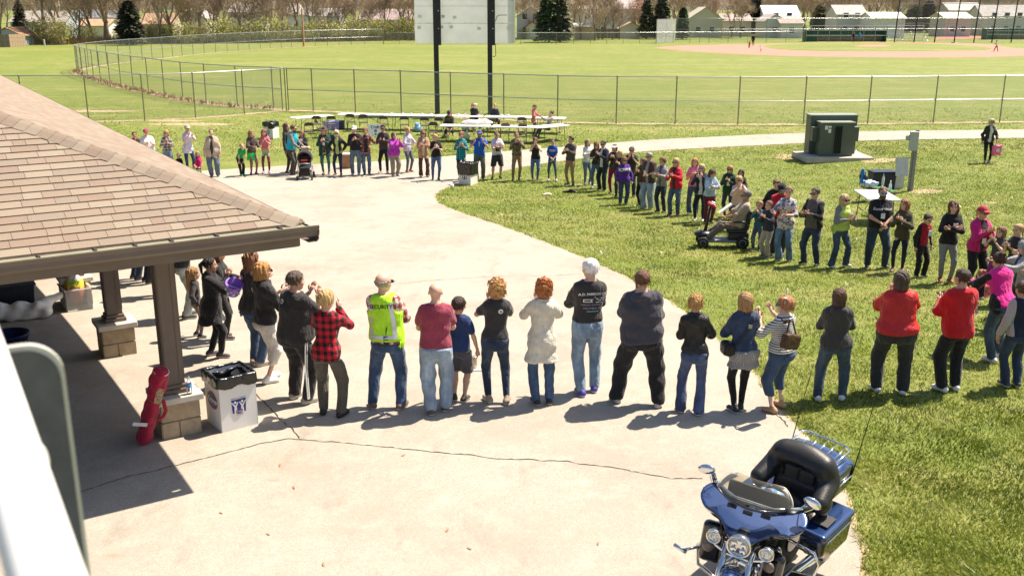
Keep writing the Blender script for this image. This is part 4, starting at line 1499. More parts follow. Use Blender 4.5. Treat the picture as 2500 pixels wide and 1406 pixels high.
def shoe_mat(col, sole=(.7, .68, .65)):
 key = 'shoe_%s_%s' % (col, sole)
 if key in MATS: return MATS[key]
 m, nt, bs = nodes_of('shoe_leather')
 sp = nd(nt, 'ShaderNodeSeparateXYZ')
 lk(nt, coords(nt), sp.inputs[0])
 c = mixc(nt, mth(nt, 'LESS_THAN', sp.outputs[2], .028), col, sole)
 lk(nt, c, bs.inputs['Base Color'])
 bs.inputs['Roughness'].default_value = .6
 MATS[key] = m
 return m
SKINS = [(.64, .39, .285), (.57, .335, .235), (.48, .27, .18), (.70, .45, .345)]
def skin_mat(i):
 k = 'skin_%d' % i
 if k in MATS: return MATS[k]
 c = SKINS[i]
 m, nt, bs = nodes_of(k)
 n = noise(nt, coords(nt), 14, 3)
 lk(nt, ramp(nt, n, [(.3, (c[0] * .9, c[1] * .84, c[2] * .82)), (.7, c)]), bs.inputs['Base Color'])
 bs.inputs['Roughness'].default_value = .5
 bs.inputs['Subsurface Weight'].default_value = .0
 MATS[k] = m
 return m
M_LIP = mat('lips', (.42, .15, .12), .5)
M_EYE = mat('eye_dark', (.03, .022, .018), .3)
M_LENS = mat('dark_lens', (.010, .011, .014), .15, 0, .1, spec=.6)
def hair_mat(col):
 k = 'hair_%.3f_%.3f_%.3f' % col
 if k in MATS: return MATS[k]
 m, nt, bs = nodes_of('hair')
 n = noise(nt, coords(nt, 'Object', (70, 70, 9)), 1.0, 4, .7)
 lk(nt, ramp(nt, n, [(.28, tuple(c * .45 for c in col)), (.5, col), (.74, tuple(min(1, c * 1.5 + .01) for c in col))]), bs.inputs['Base Color'])
 bs.inputs['Roughness'].default_value = .5
 bs.inputs['Specular IOR Level'].default_value = .35
 bump(nt, bs, n, .8, .02)
 MATS[k] = m
 return m
# head in head-heights: chin at z 0, crown at z 1, face towards +y
def head_shape(h):
 f = Field((-.55, -.62, -.16), (.55, .70, 1.12), h)
 f.ell((0, -.06, .64), (.345, .435, .365), .0)
 f.ell((0, .10, .36), (.265, .30, .32), .14)
 f.ell((0, .20, .10), (.14, .17, .10), .12)
 f.cone((0, .36, .55), (0, .455, .375), .035, .058, .05)
 f.cone((-.045, .42, .36), (.045, .42, .36), .035, .035, .03)
 f.cone((-.14, .325, .575), (.14, .325, .575), .045, .045, .06)
 for s in (-1, 1):
  f.ell((s * .135, .395, .50), (.075, .06, .05), .05, '-')
  f.ell((s * .135, .335, .50), (.055, .05, .045), .01)
  f.ell((s * .355, -.05, .475), (.035, .075, .115), .03)
  f.ell((s * .17, .24, .36), (.10, .12, .10), .08)
 f.ell((0, .385, .215), (.10, .05, .025), .04)
 f.cone((0, -.08, .3), (0, -.14, -.12), .215, .20, .08)
 V, Q = f.net(1)
 c = V[Q].mean(1)
 mi = np.zeros(len(Q), np.int32)
 mi[(np.abs(c[:, 0]) < .105) & (c[:, 1] > .34) & (np.abs(c[:, 2] - .215) < .032)] = 1
 for s in (-1, 1):
  mi[((c[:, 0] - s * .135) ** 2 + (c[:, 2] - .50) ** 2 < .042 ** 2) & (c[:, 1] > .2)] = 2
  mi[(np.abs(c[:, 0] - s * .14) < .085) & (np.abs(c[:, 2] - .605) < .022) & (c[:, 1] > .25)] = 3
 return V, Q, mi
HEADS = {0: head_shape(.040), 1: head_shape(.055), 2: head_shape(.075)}
_hair = {}
def hair_shape(kind, lod, var):
 key = (kind, lod, var)
 if key in _hair: return _hair[key]
 h = [.031, .052, .074][lod]
 f = Field((-.75, -.95, -1.35), (.75, .75, 1.35), h)
 x, y, z = f.grid()
 amp, fr = .022, 26
 if kind in ('short', 'crop', 'quiff'):
  t = {'short': .055, 'crop': .03, 'quiff': .06}[kind]
  f.ell((0, -.07, .65), (.345 + t, .435 + t, .365 + t), 0)
  if kind == 'quiff':
   f.ell((0, .16, .98), (.26, .22, .12), .08)
  f.f = np.maximum(f.f, (y - .14) * .9 - (z - .62) * .55)      # hairline
  f.f = np.maximum(f.f, (.34 - z) + np.maximum(y + .1, 0) * .75)
 elif kind == 'fringe':        # balding: a ring round the back
  f.ell((0, -.07, .60), (.375, .465, .36), 0)
  f.f = np.maximum(f.f, z - .66 - y * .1)
  f.f = np.maximum(f.f, y - .06)
  f.f = np.maximum(f.f, .32 - z)
 elif kind in ('bob', 'curly', 'pixie'):
  t = {'bob': .058, 'curly': .105, 'pixie': .060}[kind]
  low = {'bob': .02, 'curly': .12, 'pixie': .30}[kind]
  f.ell((0, -.09, .64), (.345 + t, .435 + t, .37 + t), 0)
  f.cone((0, -.20, .5), (0, -.24, low + .12), .36 + t * .5, .34 + t * .4, .12)
  f.cone((-.26, -.05, .5), (-.28, -.02, low + .1), .16, .13, .08)
  f.cone((.26, -.05, .5), (.28, -.02, low + .1), .16, .13, .08)
  f.ell((0, .36, .36), (.255, .34, .42), .05, '-')
  f.f = np.maximum(f.f, low - z)
  amp = .075 if kind == 'curly' else (.05 if kind == 'pixie' else .034)
  fr = 22 if kind == 'curly' else 24
 elif kind in ('long', 'wavy'):
  f.ell((0, -.09, .64), (.40, .49, .42), 0)
  b = -.62 if kind == 'long' else -.50
  f.cone((0, -.22, .5), (0, -.34, b), .40, .26, .12)
  for s in (-1, 1):
   f.cone((s * .30, .02, .45), (s * .33, .06, b + .1), .15, .10, .08)
  f.ell((0, .36, .36), (.25, .36, .42), .05, '-')
  f.box((0, .40, -.35), (.24, .3, .55), .05, .04, '-')
  amp = .05 if kind == 'wavy' else .03
 elif kind in ('pony', 'bun'):
  f.ell((0, -.07, .65), (.385, .475, .40), 0)
  f.f = np.maximum(f.f, (y - .16) * .9 - (z - .62) * .5)
  f.f = np.maximum(f.f, (.30 - z) + np.maximum(y + .1, 0) * .75)
  if kind == 'pony':
   f.cone((0, -.50, .72), (0, -.66, .52), .10, .13, .05)
   f.cone((0, -.66, .52), (0, -.60, -.12), .13, .06, .05)
  else:
   f.ell((0, -.42, .92), (.19, .19, .17), .04)
  amp = .022
 r = random.Random(var * 7 + 3)
 t = 0
 for i in range(3):
  a, b_, c_ = r.uniform(.6, 1) * fr, r.uniform(.6, 1) * fr, r.uniform(.25, .5) * fr * (1.5 if kind == 'curly' else .5)
  t = t + np.sin(x * a + y * 5 * i + z * c_ * .4 + r.uniform(0, 6)) * np.sin(y * b_ + z * c_ + r.uniform(0, 6))
 if lod == 0:
  t = t + .55 * np.sin(x * 58 + z * 9 + np.sin(z * 13) * 1.5) * np.sin(y * 53 - z * 7 + np.sin(z * 9 + x * 4))
 f.f = (f.f + amp * .6 * t).astype(np.float32)
 V, Q = f.net(1)
 if lod < 2 and kind != 'fringe':      # loose strands standing off the surface
  rr = np.random.default_rng(var + 5)
  n = 420 if lod == 0 else 160
  k = rr.integers(0, len(V), n)
  p0 = V[k]
  nn = p0 - np.array([0, -.1, .6]); nn[:, 2] *= .5
  nn /= np.linalg.norm(nn, axis=1)[:, None]
  p1 = p0 + nn * rr.uniform(.01, .06, (n, 1)) + np.array([0, 0, -1]) * rr.uniform(.04, .20, (n, 1)) + rr.normal(0, .03, (n, 3))
  sd = np.cross(p1 - p0, rr.normal(0, 1, (n, 3))); sd /= np.linalg.norm(sd, axis=1)[:, None]
  b0 = len(V)
  V = np.concatenate([V, p0 - nn * .02 - sd * .011, p0 - nn * .02 + sd * .011, p1 + sd * .003, p1 - sd * .003]).astype(np.float32)
  i = np.arange(n)
  Q = np.concatenate([Q, np.stack([b0 + i, b0 + n + i, b0 + 2 * n + i, b0 + 3 * n + i], 1)])
 _hair[key] = (V, Q)
 return _hair[key]
_hat = {}
def hat_shape(kind, lod):
 key = (kind, lod)
 if key in _hat: return _hat[key]
 f = Field((-.8, -.85, .2), (.8, 1.0, 1.4), [.034, .045, .06][lod])
 x, y, z = f.grid()
 if kind == 'cap' or kind == 'visor':
  f.ell((0, -.06, .70), (.42, .50, .42), 0)
  f.f = np.maximum(f.f, .60 - z + np.maximum(-y, 0) * .12)
  if kind == 'visor':
   f.f = np.maximum(f.f, z - .84)
  f.ell((0, .42, .66), (.33, .42, .10), .03)
  f.f = np.maximum(f.f, (.62 - .10 * y) - z - .03)
 elif kind == 'sunhat':
  f.ell((0, -.05, .78), (.40, .46, .40), 0)
  f.f = np.maximum(f.f, .66 - z)
  f.loft(Matrix.Identity(4), (.64, .70), (.76, .70), (.80, .74), 0, -.03, .02)
 _hat[key] = f.net(1)
 return _hat[key]
def beard_shape(lod):
 key = ('beard', lod)
 if key in _hat: return _hat[key]
 f = Field((-.5, -.4, -.3), (.5, .75, .7), [.034, .045, .06][lod])
 f.ell((0, .12, .22), (.29, .33, .31), 0)
 f.ell((0, .22, .05), (.19, .22, .17), .1)
 x, y, z = f.grid()
 f.f = np.maximum(f.f, z - .33 + np.maximum(.18 - np.abs(x), 0) * .25)
 f.f = np.maximum(f.f, -.02 - y)
 f.ripple(.015, 30)
 _hat[key] = f.net(1)
 return _hat[key]
def to_local(V, M):
 A = np.array(M)
 return V @ A[:3, :3].T + A[:3, 3]
def ik(a, b, l1, l2, hint):
 """middle joint of a two-bone chain from a towards b"""
 a, b, hint = Vector(a), Vector(b), Vector(hint)
 d = b - a
 L = d.length
 if L > (l1 + l2) * .999:
  b = a + d * ((l1 + l2) * .999 / L)
  d = b - a
  L = d.length
 u = d.normalized()
 h = hint - u * hint.dot(u)
 h = h.normalized() if h.length > 1e-5 else u.orthogonal().normalized()
 ca_ = (l1 * l1 + L * L - l2 * l2) / (2 * l1 * max(L, 1e-5))
 ca_ = max(-1, min(1, ca_))
 return a + u * (l1 * ca_) + h * (l1 * sqrt(1 - ca_ * ca_)), b
def hand_geo(wrist, d, palm, side, s, curl=.35):
 """palm and five fingers; d along the hand, palm = palm normal, side +1 right"""
 b = MB()
 d = Vector(d).normalized()
 n = Vector(palm)
 n = (n - d * n.dot(d)).normalized()
 x = d.cross(n) * side                     # towards the thumb
 w = Vector(wrist)
 L = .092 * s
 b.tube([w - d * .02 * s, w + d * .02 * s, w + d * L * .6, w + d * L], [.026 * s, .030 * s, .041 * s, .038 * s], 8, flat=.5)
 # orient the oval across the palm
 for i, (off, ln) in enumerate(((.030, .072), (.011, .082), (-.010, .075), (-.030, .058))):
  p0 = w + d * L * .93 + x * off * s
  p1 = p0 + (d * .95 + n * curl * .4 + x * off * 1.2) * ln * s * .5
  p2 = p1 + (d * (1 - curl * .4) + n * curl) * ln * s * .5
  b.tube([p0, p1, p2], [.0095 * s, .009 * s, .0065 * s], 5)
 p0 = w + d * L * .28 + x * .030 * s
 p1 = p0 + (d * .6 + x * .75 + n * .15) * .042 * s
 p2 = p1 + (d * .9 + x * .25 + n * .2) * .034 * s
 b.tube([p0, p1, p2], [.013 * s, .011 * s, .008 * s], 5)
 return b
POSES = {  # wrists in heights (x outwards on its own side), elbow hint, hand direction, palm
 'clap':   ((.030, .150, .735), (.7, -.3, -1), (-.10, .75, .75), (-1, 0, .1)),
 'clap2':  ((.038, .175, .705), (.7, -.3, -1), (-.15, .95, .45), (-1, 0, .1)),
 'claph':  ((.035, .150, .800), (.8, -.2, -1), (-.10, .5, .9), (-1, 0, .1)),
 'clapw':  ((.085, .165, .800), (.8, -.2, -1), (-.10, .5, .9), (-1, 0, .1)),
 'down':   ((.150, .030, .490), (.5, -1, 0), (-.05, .15, -1), (-1, 0, 0)),
 'low':    ((.018, .140, .560), (.8, -.6, 0), (-.6, .4, -.6), (-.5, -.7, 0)),
 'cross':  ((-.030, .130, .690), (1, .1, -.7), (-.75, .5, .25), (0, -1, 0)),
 'hip':    ((.120, .060, .570), (1, -.7, 0), (-.6, .5, -.5), (-.6, -.6, 0)),
 'chin':   ((.030, .120, .790), (.6, .1, -1), (-.2, .3, .9), (-1, 0, 0)),
 'front':  ((.090, .220, .600), (.6, -.5, -.6), (0, 1, -.1), (0, 0, -1)),
 'fore':   ((.080, .190, .640), (.6, -.5, -.6), (-.3, .9, .1), (-.7, 0, .4)),
 'face':   ((.045, .130, .850), (.9, .1, -.7), (-.2, .1, 1), (-1, .2, 0)),
 'swing':  ((.130, .120, .530), (.5, -1, 0), (0, .5, -.9), (-1, 0, 0)),
 'back':   ((.140, -.10, .530), (.5, -1, 0), (0, -.4, -.9), (-1, 0, 0)),
 'reach':  ((.100, .280, .760), (.5, -.4, -.7), (0, 1, .1), (-1, 0, 0)),
 'knee':   ((.070, .160, .470), (1, -.1, .2), (0, .4, -.9), (0, -.8, -.4)),
 'lap':    ((.060, .200, .560), (.8, -.4, -.4), (-.4, .9, -.2), (0, 0, -1)),
}
TOPS = {  # sleeve end (1 elbow, 2 wrist), hem height, looseness
 'tee': (.62, .50, .014), 'tank': (0, .49, .010), 'long': (1.93, .495, .013), 'elbow': (1.15, .485, .016),
 'jacket': (1.93, .475, .020), 'coat': (1.93, .355, .023), 'hoodie': (1.93, .485, .021), 'fleece': (1.93, .460, .023), 'puffer': (1.93, .450, .032), 'tunic': (1.5, .40, .020),
}
BOTTOMS = {  # radii hip, knee, ankle, end height
 'jeans': (.056, .042, .037, .03), 'slim': (.054, .037, .028, .05), 'legs': (.052, .034, .024, .05), 'loose': (.060, .050, .046, .025), 'boot': (.055, .040, .048, .02),
 'capri': (.056, .043, .037, .15), 'shorts': (.062, .058, .055, .27), 'work': (.058, .045, .040, .03),
}
VOX = [.0178, .0245, .033]
PEOPLE = []
def person(x, y, top, face, label, sex='f', w=1.0, skin=0, hair=('bob', (.2, .1, .05)), shirt=('tee', (.02, .02, .02)), legs=('jeans', (.05, .08, .15)),
           shoe=(.03, .03, .03), pose='clap', pose2=None, look=0, tilt=0, lean=0.0, stance=(.058, .0, .0), glasses=False, hat=None, beard=None, belly=0.0, lod=None, H=None, under=None,
           open_=0.0, flare=0.0, vest=None, sole=(.62, .60, .57), seat=None, feet=None, group=None, skirt=None, cat='person', name='person', badge=False, z=None, turn=0, ears=None, at=None, hood=False, straps=None):
 base = Vector(at) if at is not None else place(x, y, z)
 if at is None and z is None:
  base.z += .013
 S = H or height_for(base, top) / (1 - .0)
 if lod is None:
  lod = 0 if y > 760 else (1 if y > 480 else 2)
 if y < 200: lod = 2
 h = VOX[lod] * (1 if S > .9 else .75)
 kid = sex == 'k'
 fm = sex == 'f'
 hs = S * (.139 if not kid else (.156 if S > 1.2 else .18))
 seed = int(x * 13 + y * 7)
 r = random.Random(seed)
 if seat is None:
  if lean == 0: lean = r.uniform(-2, 4)
  turn = turn + r.uniform(-9, 9)
  stance = (stance[0] * r.uniform(.85, 1.2), stance[1] + r.uniform(-.018, .018), stance[2])
 sway = r.choice((-1, 1)) * r.uniform(.008, .020) * (1 if seat is None else 0)
 hipz = (.515 if seat is None else seat / S) * S
 Mt = Matrix.Translation((0, 0, hipz)) @ Matrix.Rotation(radians(turn), 4, 'Z') @ Matrix.Rotation(-radians(lean), 4, 'X') @ Matrix.Rotation(-sway * 2.2, 4, 'Y')
 if seat is None and lean:
  Mt = Matrix.Translation((sway * S, -.10 * S * sin(radians(lean)), hipz)) @ Mt.to_3x3().to_4x4()
 def T(a, b, c):
  return Mt @ Vector((a * S, b * S, (c - .515) * S))
 hw = (1.0 if fm else .96) * w            # hips
 sw = (.88 if fm else .98) * (.42 * w + .58)
 ww = (.84 if fm else .97) * w
 if kid: hw, sw, ww = .88 * w, .86 * w, .90 * w
 zs = np.array([.44, .47, .51, .56, .62, .68, .735, .775, .804, .828, .846])
 A = np.array([.080 * hw, .092 * hw, .100 * hw, .098 * hw, .088 * ww, .093 * ww, (.101 * ww + .104 * sw) / 2, .105 * sw, .094 * sw, .072 * sw, .052])
 B = np.array([.055 * hw, .064 * hw, .070 * hw, .067 * hw, .060 * ww, .063 * ww, .066 * ww, .062, .054, .047, .041]) * (.8 + .2 * w)
 CY = np.array([-.008, -.012, -.010, -.002, .002, .004, .002, -.004, -.010, -.010, -.004])
 if fm:
  B = B + np.array([0, 0, 0, 0, 0, .003, .010, .004, 0, 0, 0]); CY = CY + np.array([0, 0, 0, 0, 0, .002, .009, .004, 0, 0, 0])
 bel = np.array([0, .2, .6, 1, 1, .7, .3, .1, 0, 0, 0]) * belly
 B, CY, A = B + bel * .05, CY + bel * .035, A + bel * .018
 ZT, AT, BT, CT = (zs - .515) * S, A * S, B * S, CY * S
 def torso(f, off, z0=None, z1=None, k=.0, fl=0.0, shrink=0.0):
  zz = ZT.copy(); a, b, c = AT + off, BT + off, CT.copy()
  if z0 is not None and (z0 - .515) * S < zz[0]:
   zl = (z0 - .515) * S
   zz = np.concatenate([[zl], zz]); g = 1.04 + fl
   a = np.concatenate([[a[1] * g], a]); b = np.concatenate([[b[1] * g], b]); c = np.concatenate([[c[0]], c])
   if fl: a[1] *= 1 + fl * .6; b[1] *= 1 + fl * .6; a[2] *= 1 + fl * .35; b[2] *= 1 + fl * .35; a[3] *= 1 + fl * .15; b[3] *= 1 + fl * .15
  f.loft(Mt, zz, a - shrink, b - shrink, 0, c, k, pw=2.35)
 # ---- joints
 sh = [T(s * .094 * sw, -.008, .790) for s in (-1, 1)]
 hp = [Mt @ Vector((s * .050 * hw * S, -.005 * S, -.015 * S)) for s in (-1, 1)]
 poses = (pose2 or pose, pose)            # left, right
 el, wr, hd, pn = [], [], [], []
 for i, s in enumerate((-1, 1)):
  tgt, hint, hdir, pal = POSES[poses[i]]
  jx, jz = r.uniform(-.008, .008), r.uniform(-.02, .02)
  if poses[i] == 'clap': jx = 0
  t = T(s * (tgt[0] + abs(jx)), tgt[1] + belly * .03 + .02 * (w - 1), tgt[2] + jz)
  hv = Mt.to_3x3() @ Vector((s * hint[0], hint[1], hint[2]))
  e, wv = ik(sh[i], t, .172 * S, .150 * S, hv)
  el.append(e); wr.append(wv)
  hd.append(Mt.to_3x3() @ Vector((s * hdir[0], hdir[1], hdir[2])))
  pn.append(Mt.to_3x3() @ Vector((s * pal[0], pal[1], pal[2])))
 spread, stag, toe = stance
 kn, an = [], []
 for i, s in enumerate((-1, 1)):
  if feet:
   a = Vector(feet[i]) * S
  else:
   a = Vector((s * spread * S * (.75 + .25 * w), s * stag * S, .045 * S))
  kk, a2 = ik(hp[i], a, .2375 * S, .2375 * S, Vector((s * .25, 1, .15)))
  kn.append(kk); an.append(a2 if feet is None else a)
 neck = T(0, -.002, .825)
 Mh = Matrix.Translation(T(0, .008, .853 if not kid else .838)) @ Matrix.Rotation(radians(turn + look), 4, 'Z') @ Matrix.Rotation(-radians(lean * .5 + tilt), 4, 'X') @ Matrix.Scale(hs, 4)
 tk = shirt[0]
 sl, hem, off = TOPS[tk]
 if len(shirt) > 2: hem = shirt[2]
 off *= S / 1.7
 sm = shirt[1] if not isinstance(shirt[1], tuple) else fab(shirt[1])
 lmat = legs[1] if not isinstance(legs[1], tuple) else fab(legs[1], kind='denim' if legs[0] in ('jeans', 'slim', 'boot') else 'plain')
 rh, rk, ra, lend = BOTTOMS[legs[0]]
 wl = .45 + .55 * w
 ra_arm = (.030 * (.5 + .5 * w) * (.9 if fm else 1.0) * S, .0235 * (.5 + .5 * w) * S, .0165 * S)
 # ---- the body, one skin surface
 allp = [*sh, *el, *wr, *hp, *kn, *an, neck, T(0, 0, .85)]
 mg = .17 * S * w
 lo = [min(p[i] for p in allp) - mg for i in range(3)]; hi = [max(p[i] for p in allp) + mg for i in range(3)]
 f = Field(lo, hi, h * (1.2 if sl > 1.5 and lend < .2 else 1.05))
 torso(f, -.012 * S, k=.02)
 f.cone(neck - Vector((0, 0, .03 * S)), Mh @ Vector((0, -.10, .18)), .034 * S * (.6 + .4 * w), .030 * S, .03 * S)
 for i in (0, 1):
  sa_ = .72 if sl > .3 else 1.0
  fa_ = .72 if sl > 1.5 else 1.0
  f.cone(sh[i], el[i], ra_arm[0] * sa_, ra_arm[1] * min(1, (sa_ + fa_) / 2 + .1), .02)
  f.cone(el[i], wr[i], ra_arm[1] * fa_, ra_arm[2], .012)
  lg = .70 if lend < .2 else .9
  f.cone(hp[i], kn[i], .050 * wl * S * .8, .034 * wl * S * lg, .02)
  if lend > .2:
   mid = kn[i].lerp(an[i], .35)
   f.cone(kn[i], mid, .031 * wl * S, .033 * wl * S, .02); f.cone(mid, an[i], .033 * wl * S, .0185 * S, .02)
  else:
   f.cone(kn[i], an[i], .028 * S * lg, .019 * S, .02)
 V, Q = f.net(1)
 mi = np.zeros(len(Q), np.int32)
 HV, HQ, HM = HEADS[lod]
 parts = [(V, Q, mi), (to_local(HV, Mh), HQ, HM)]
 for i, s in enumerate((-1, 1)):
  g = hand_geo(wr[i], hd[i], pn[i], s, S / 1.7 * (1.0 if not kid else .95))
  tri = [q if len(q) == 4 else None for q in g.f]
  gq = []
  for q in g.f:
   if len(q) == 4: gq.append(q)
   else:
    for k in range(1, len(q) - 1, 2):
     gq.append((q[0], q[k], q[k + 1], q[min(k + 2, len(q) - 1)]) if k + 2 < len(q) else (q[0], q[k], q[k + 1], q[k + 1]))
  gq = [q for q in gq if len(set(q)) == 4]
  parts.append((np.array([tuple(p) for p in g.v], np.float32), np.array(gq), np.zeros(len(gq), np.int32)))
 vo = 0
 VV, QQ, MM = [], [], []
 for v_, q_, m_ in parts:
  VV.append(v_); QQ.append(q_ + vo); MM.append(m_); vo += len(v_)
 me = np_mesh('person', np.concatenate(VV), np.concatenate(QQ))
 hc = hair[1]
 for m_ in (skin_mat(skin), M_LIP, M_EYE, hair_mat(tuple(c * .7 for c in hc))):
  me.materials.append(m_)
 me.polygons.foreach_set('material_index', np.concatenate(MM).astype(np.int32))
 root = tag(link(name, me, None, base, radians(face)), label, cat, group)
 # ---- upper clothing
 kept = []
 def clip(f):
  for g, zc, lz in kept:
   if g.shape == f.f.shape:
    f.f = np.where(lz > zc + .004, np.maximum(f.f, g + .011), f.f).astype(np.float32)
 def garment(nm, m_, hem_, off_, sleeve, seed_, amp=.007, opn=0.0, fl=0.0, ntop=.838, puff=False):
  f = Field(lo, hi, h)
  torso(f, off_, hem_, fl=fl)
  for i, s in enumerate((-1, 1)):
   if sleeve > 0:
    e1 = sh[i].lerp(el[i], min(1, sleeve))
    kk = .018 * S
    ex = off_ * .9 + .006 * S
    f.cone(sh[i] + (neck - sh[i]) * .12, e1, ra_arm[0] + ex * .85, ra_arm[1] + ex * (1.15 if sleeve < 1 else .9), kk)
    if sleeve > 1:
     f.cone(el[i], el[i].lerp(wr[i], sleeve - 1), ra_arm[1] + ex * .9, ra_arm[2] + ex * .6, .012 * S)
   else:
    f.ell(sh[i] + Vector((0, 0, -.01 * S)), (.048 * S, .07 * S, .06 * S), .0, '-')
  Mi = Mt.inverted()
  x_, y_, z_ = f.grid()
  nz = Mt.to_3x3() @ Vector((0, 0, 1))
  lz = (x_ - Mt.translation.x) * nz.x + (y_ - Mt.translation.y) * nz.y + (z_ - Mt.translation.z) * nz.z
  if hem_ > .44:
   # cut along the hem only near the torso, so hanging arms keep their sleeves
   near = np.maximum((hem_ - .515) * S - lz, 0)
   wid = np.sqrt(x_ ** 2 + (y_ * .8) ** 2)
   f.f = np.where((wid < .118 * S * max(w, .9)) & (lz < (hem_ - .515) * S), np.maximum(f.f, near + .001), f.f).astype(np.float32)
  if opn > 0:
   fy = Mt.to_3x3() @ Vector((0, 1, 0))
   c0 = T(0, .09, .64)
   f.box(c0, (opn * S, .085 * S + belly * .05 * S, .26 * S), .02 * S, .01, '-', R=Mt.to_3x3())
  f.ripple(amp, 17 if not puff else 12, seed_, 1.2)
  if puff:
   f.f = (f.f + .008 * np.abs(np.sin(z_ * 26))).astype(np.float32)
  kept.append((f.f.copy(), (hem_ - .515) * S, lz))
  return f.build(nm, m_, root)
 nm = {'tee': 'shirt', 'tank': 'tank_top', 'long': 'shirt', 'elbow': 'shirt', 'tunic': 'tunic'}.get(tk, tk)
 if open_ and under is not None:
  garment('shirt', under if not isinstance(under, tuple) else fab(under), .47, .003 * S, .3, seed + 1, .002)
 garment(nm, sm, hem, off, sl, seed, {'tee': .009, 'tank': .005, 'long': .010}.get(tk, .012), open_, flare, puff=tk == 'puffer')
 if tk == 'hoodie' or hood:
  f = Field(lo, [hi[0], hi[1], hi[2] + .05], h * .8)
  c = T(0, -.055, .815)
  f.ell(c, (.075 * S, .038 * S, .038 * S), 0, R=Mt.to_3x3()); f.cone(T(-.062, -.02, .83), T(-.03, .03, .81), .020 * S, .016 * S, .02)
  f.cone(T(.062, -.02, .83), T(.03, .03, .81), .020 * S, .016 * S, .02)
  f.ripple(.006, 30, seed)
  f.build('hood', sm, root)
 elif tk in ('jacket', 'coat', 'fleece', 'puffer'):
  f = Field(lo, [hi[0], hi[1], hi[2] + .05], h * .8)
  for s in (-1, 1):
   f.cone(T(s * .030, -.038, .842), T(s * .046, -.005, .838), .016 * S, .015 * S, .02); f.cone(T(s * .046, -.005, .838), T(s * .030, .035, .822), .015 * S, .012 * S, .02)
  f.cone(T(-.03, -.038, .842), T(.03, -.038, .842), .016 * S, .016 * S, .02)
  f.build('collar', sm, root)
 if vest is not None:
  garment('safety_vest', vest, max(.50, hem + .02), off + .016 * S, 0, seed + 2, .005)
 # ---- trousers
 f = Field(lo, hi, h)
 po_ = .010 * S
 pz = zs < .63
 f.loft(Mt, ZT[pz][:], AT[pz] + po_, BT[pz] + po_, 0, CT[pz], 0, pw=2.2)
 for i, s in enumerate((-1, 1)):
  f.cone(hp[i] + Vector((0, 0, -.01 * S)), hp[i].lerp(kn[i], .45), rh * wl * S, (rh * .55 + rk * .45) * wl * S, .022 * S)
  f.cone(hp[i].lerp(kn[i], .45), kn[i], (rh * .55 + rk * .45) * wl * S, rk * wl * S, .014 * S)
  if lend < .2:
   e = kn[i].lerp(an[i] - Vector((0, 0, .012 * S)), min(1, (.28 - lend) / (.28 - .03)))
   f.cone(kn[i], e, rk * wl * S, ra * (.6 + .4 * wl) * S, .014 * S)
 if seat is None:
  f.f = np.maximum(f.f, (lend + .0) * S - f.grid()[2])
 wob_ = {'legs': .002, 'slim': .004, 'loose': .008, 'work': .007, 'shorts': .007}.get(legs[0], .006)
 f.ripple(wob_ * 1.3, 15, seed, 1.2)
 clip(f)
 f.build({'shorts': 'shorts', 'legs': 'leggings'}.get(legs[0], 'trousers'), lmat, root)
 if skirt:
  f = Field(lo, hi, h)
  torso(f, .022 * S, skirt[1], fl=.12)
  f.f = np.maximum(f.f, f.grid()[2] - .60 * S)
  f.ripple(.008, 26, seed)
  clip(f)
  f.build('skirt', skirt[0], root)
 # ---- shoes
 shm = shoe if not isinstance(shoe, tuple) else shoe_mat(shoe, sole)
 for i, s in enumerate((-1, 1)):
  a = an[i]
  zf = max(a.z - .045 * S, 0) if (seat is None or not feet) else a.z - .045 * S
  da = radians((10 + toe) * -s)
  d = Vector((sin(-da), cos(da), 0)) if not feet else Vector((s * .15, 1, 0)).normalized()
  k = S / 1.7
  p = Vector((a.x, a.y, zf))
  f = Field([p.x - .22 * k, p.y - .22 * k, zf - .01], [p.x + .22 * k, p.y + .22 * k, zf + .15 * k], max(h * .8, .015))
  f.cone(p + d * -.045 * k + Vector((0, 0, .040 * k)), p + d * .12 * k + Vector((0, 0, .030 * k)), .043 * k, .040 * k, 0)
  f.cone(p + d * -.035 * k + Vector((0, 0, .04 * k)), p + Vector((0, 0, .10 * k)), .038 * k, .036 * k, .03)
  f.plane((0, 0, zf), (0, 0, -1))
  f.build('shoe', shm, root)
 # ---- hair, hats, glasses
 if hair[0] != 'bald':
  HV2, HQ2 = hair_shape(hair[0], lod, seed % 3)
  me = np_mesh('hair', to_local(HV2, Mh), HQ2)
  me.materials.append(hair_mat(hc))
  link('hair', me, root)
 if beard is not None:
  bv, bq = beard_shape(lod)
  me = np_mesh('beard', to_local(bv, Mh), bq); me.materials.append(hair_mat(beard)); link('beard', me, root)
 if hat:
  hv, hq = hat_shape(hat[0], lod)
  me = np_mesh('cap' if hat[0] != 'sunhat' else 'hat', to_local(hv, Mh), hq)
  me.materials.append(hat[1] if not isinstance(hat[1], tuple) else fab(hat[1]))
  link(me.name, me, root)
 if glasses:
  b = MB()
  for s in (-1, 1):
   b.box((s * .15, .44, .50), (.23, .035, .15)); b.box((s * .345, .18, .52), (.025, .52, .04))
  b.box((0, .46, .53), (.10, .03, .04))
  b.v = [tuple(Mh @ Vector(p)) for p in b.v]
  b.build('sunglasses', M_LENS if glasses is True else glasses, root)
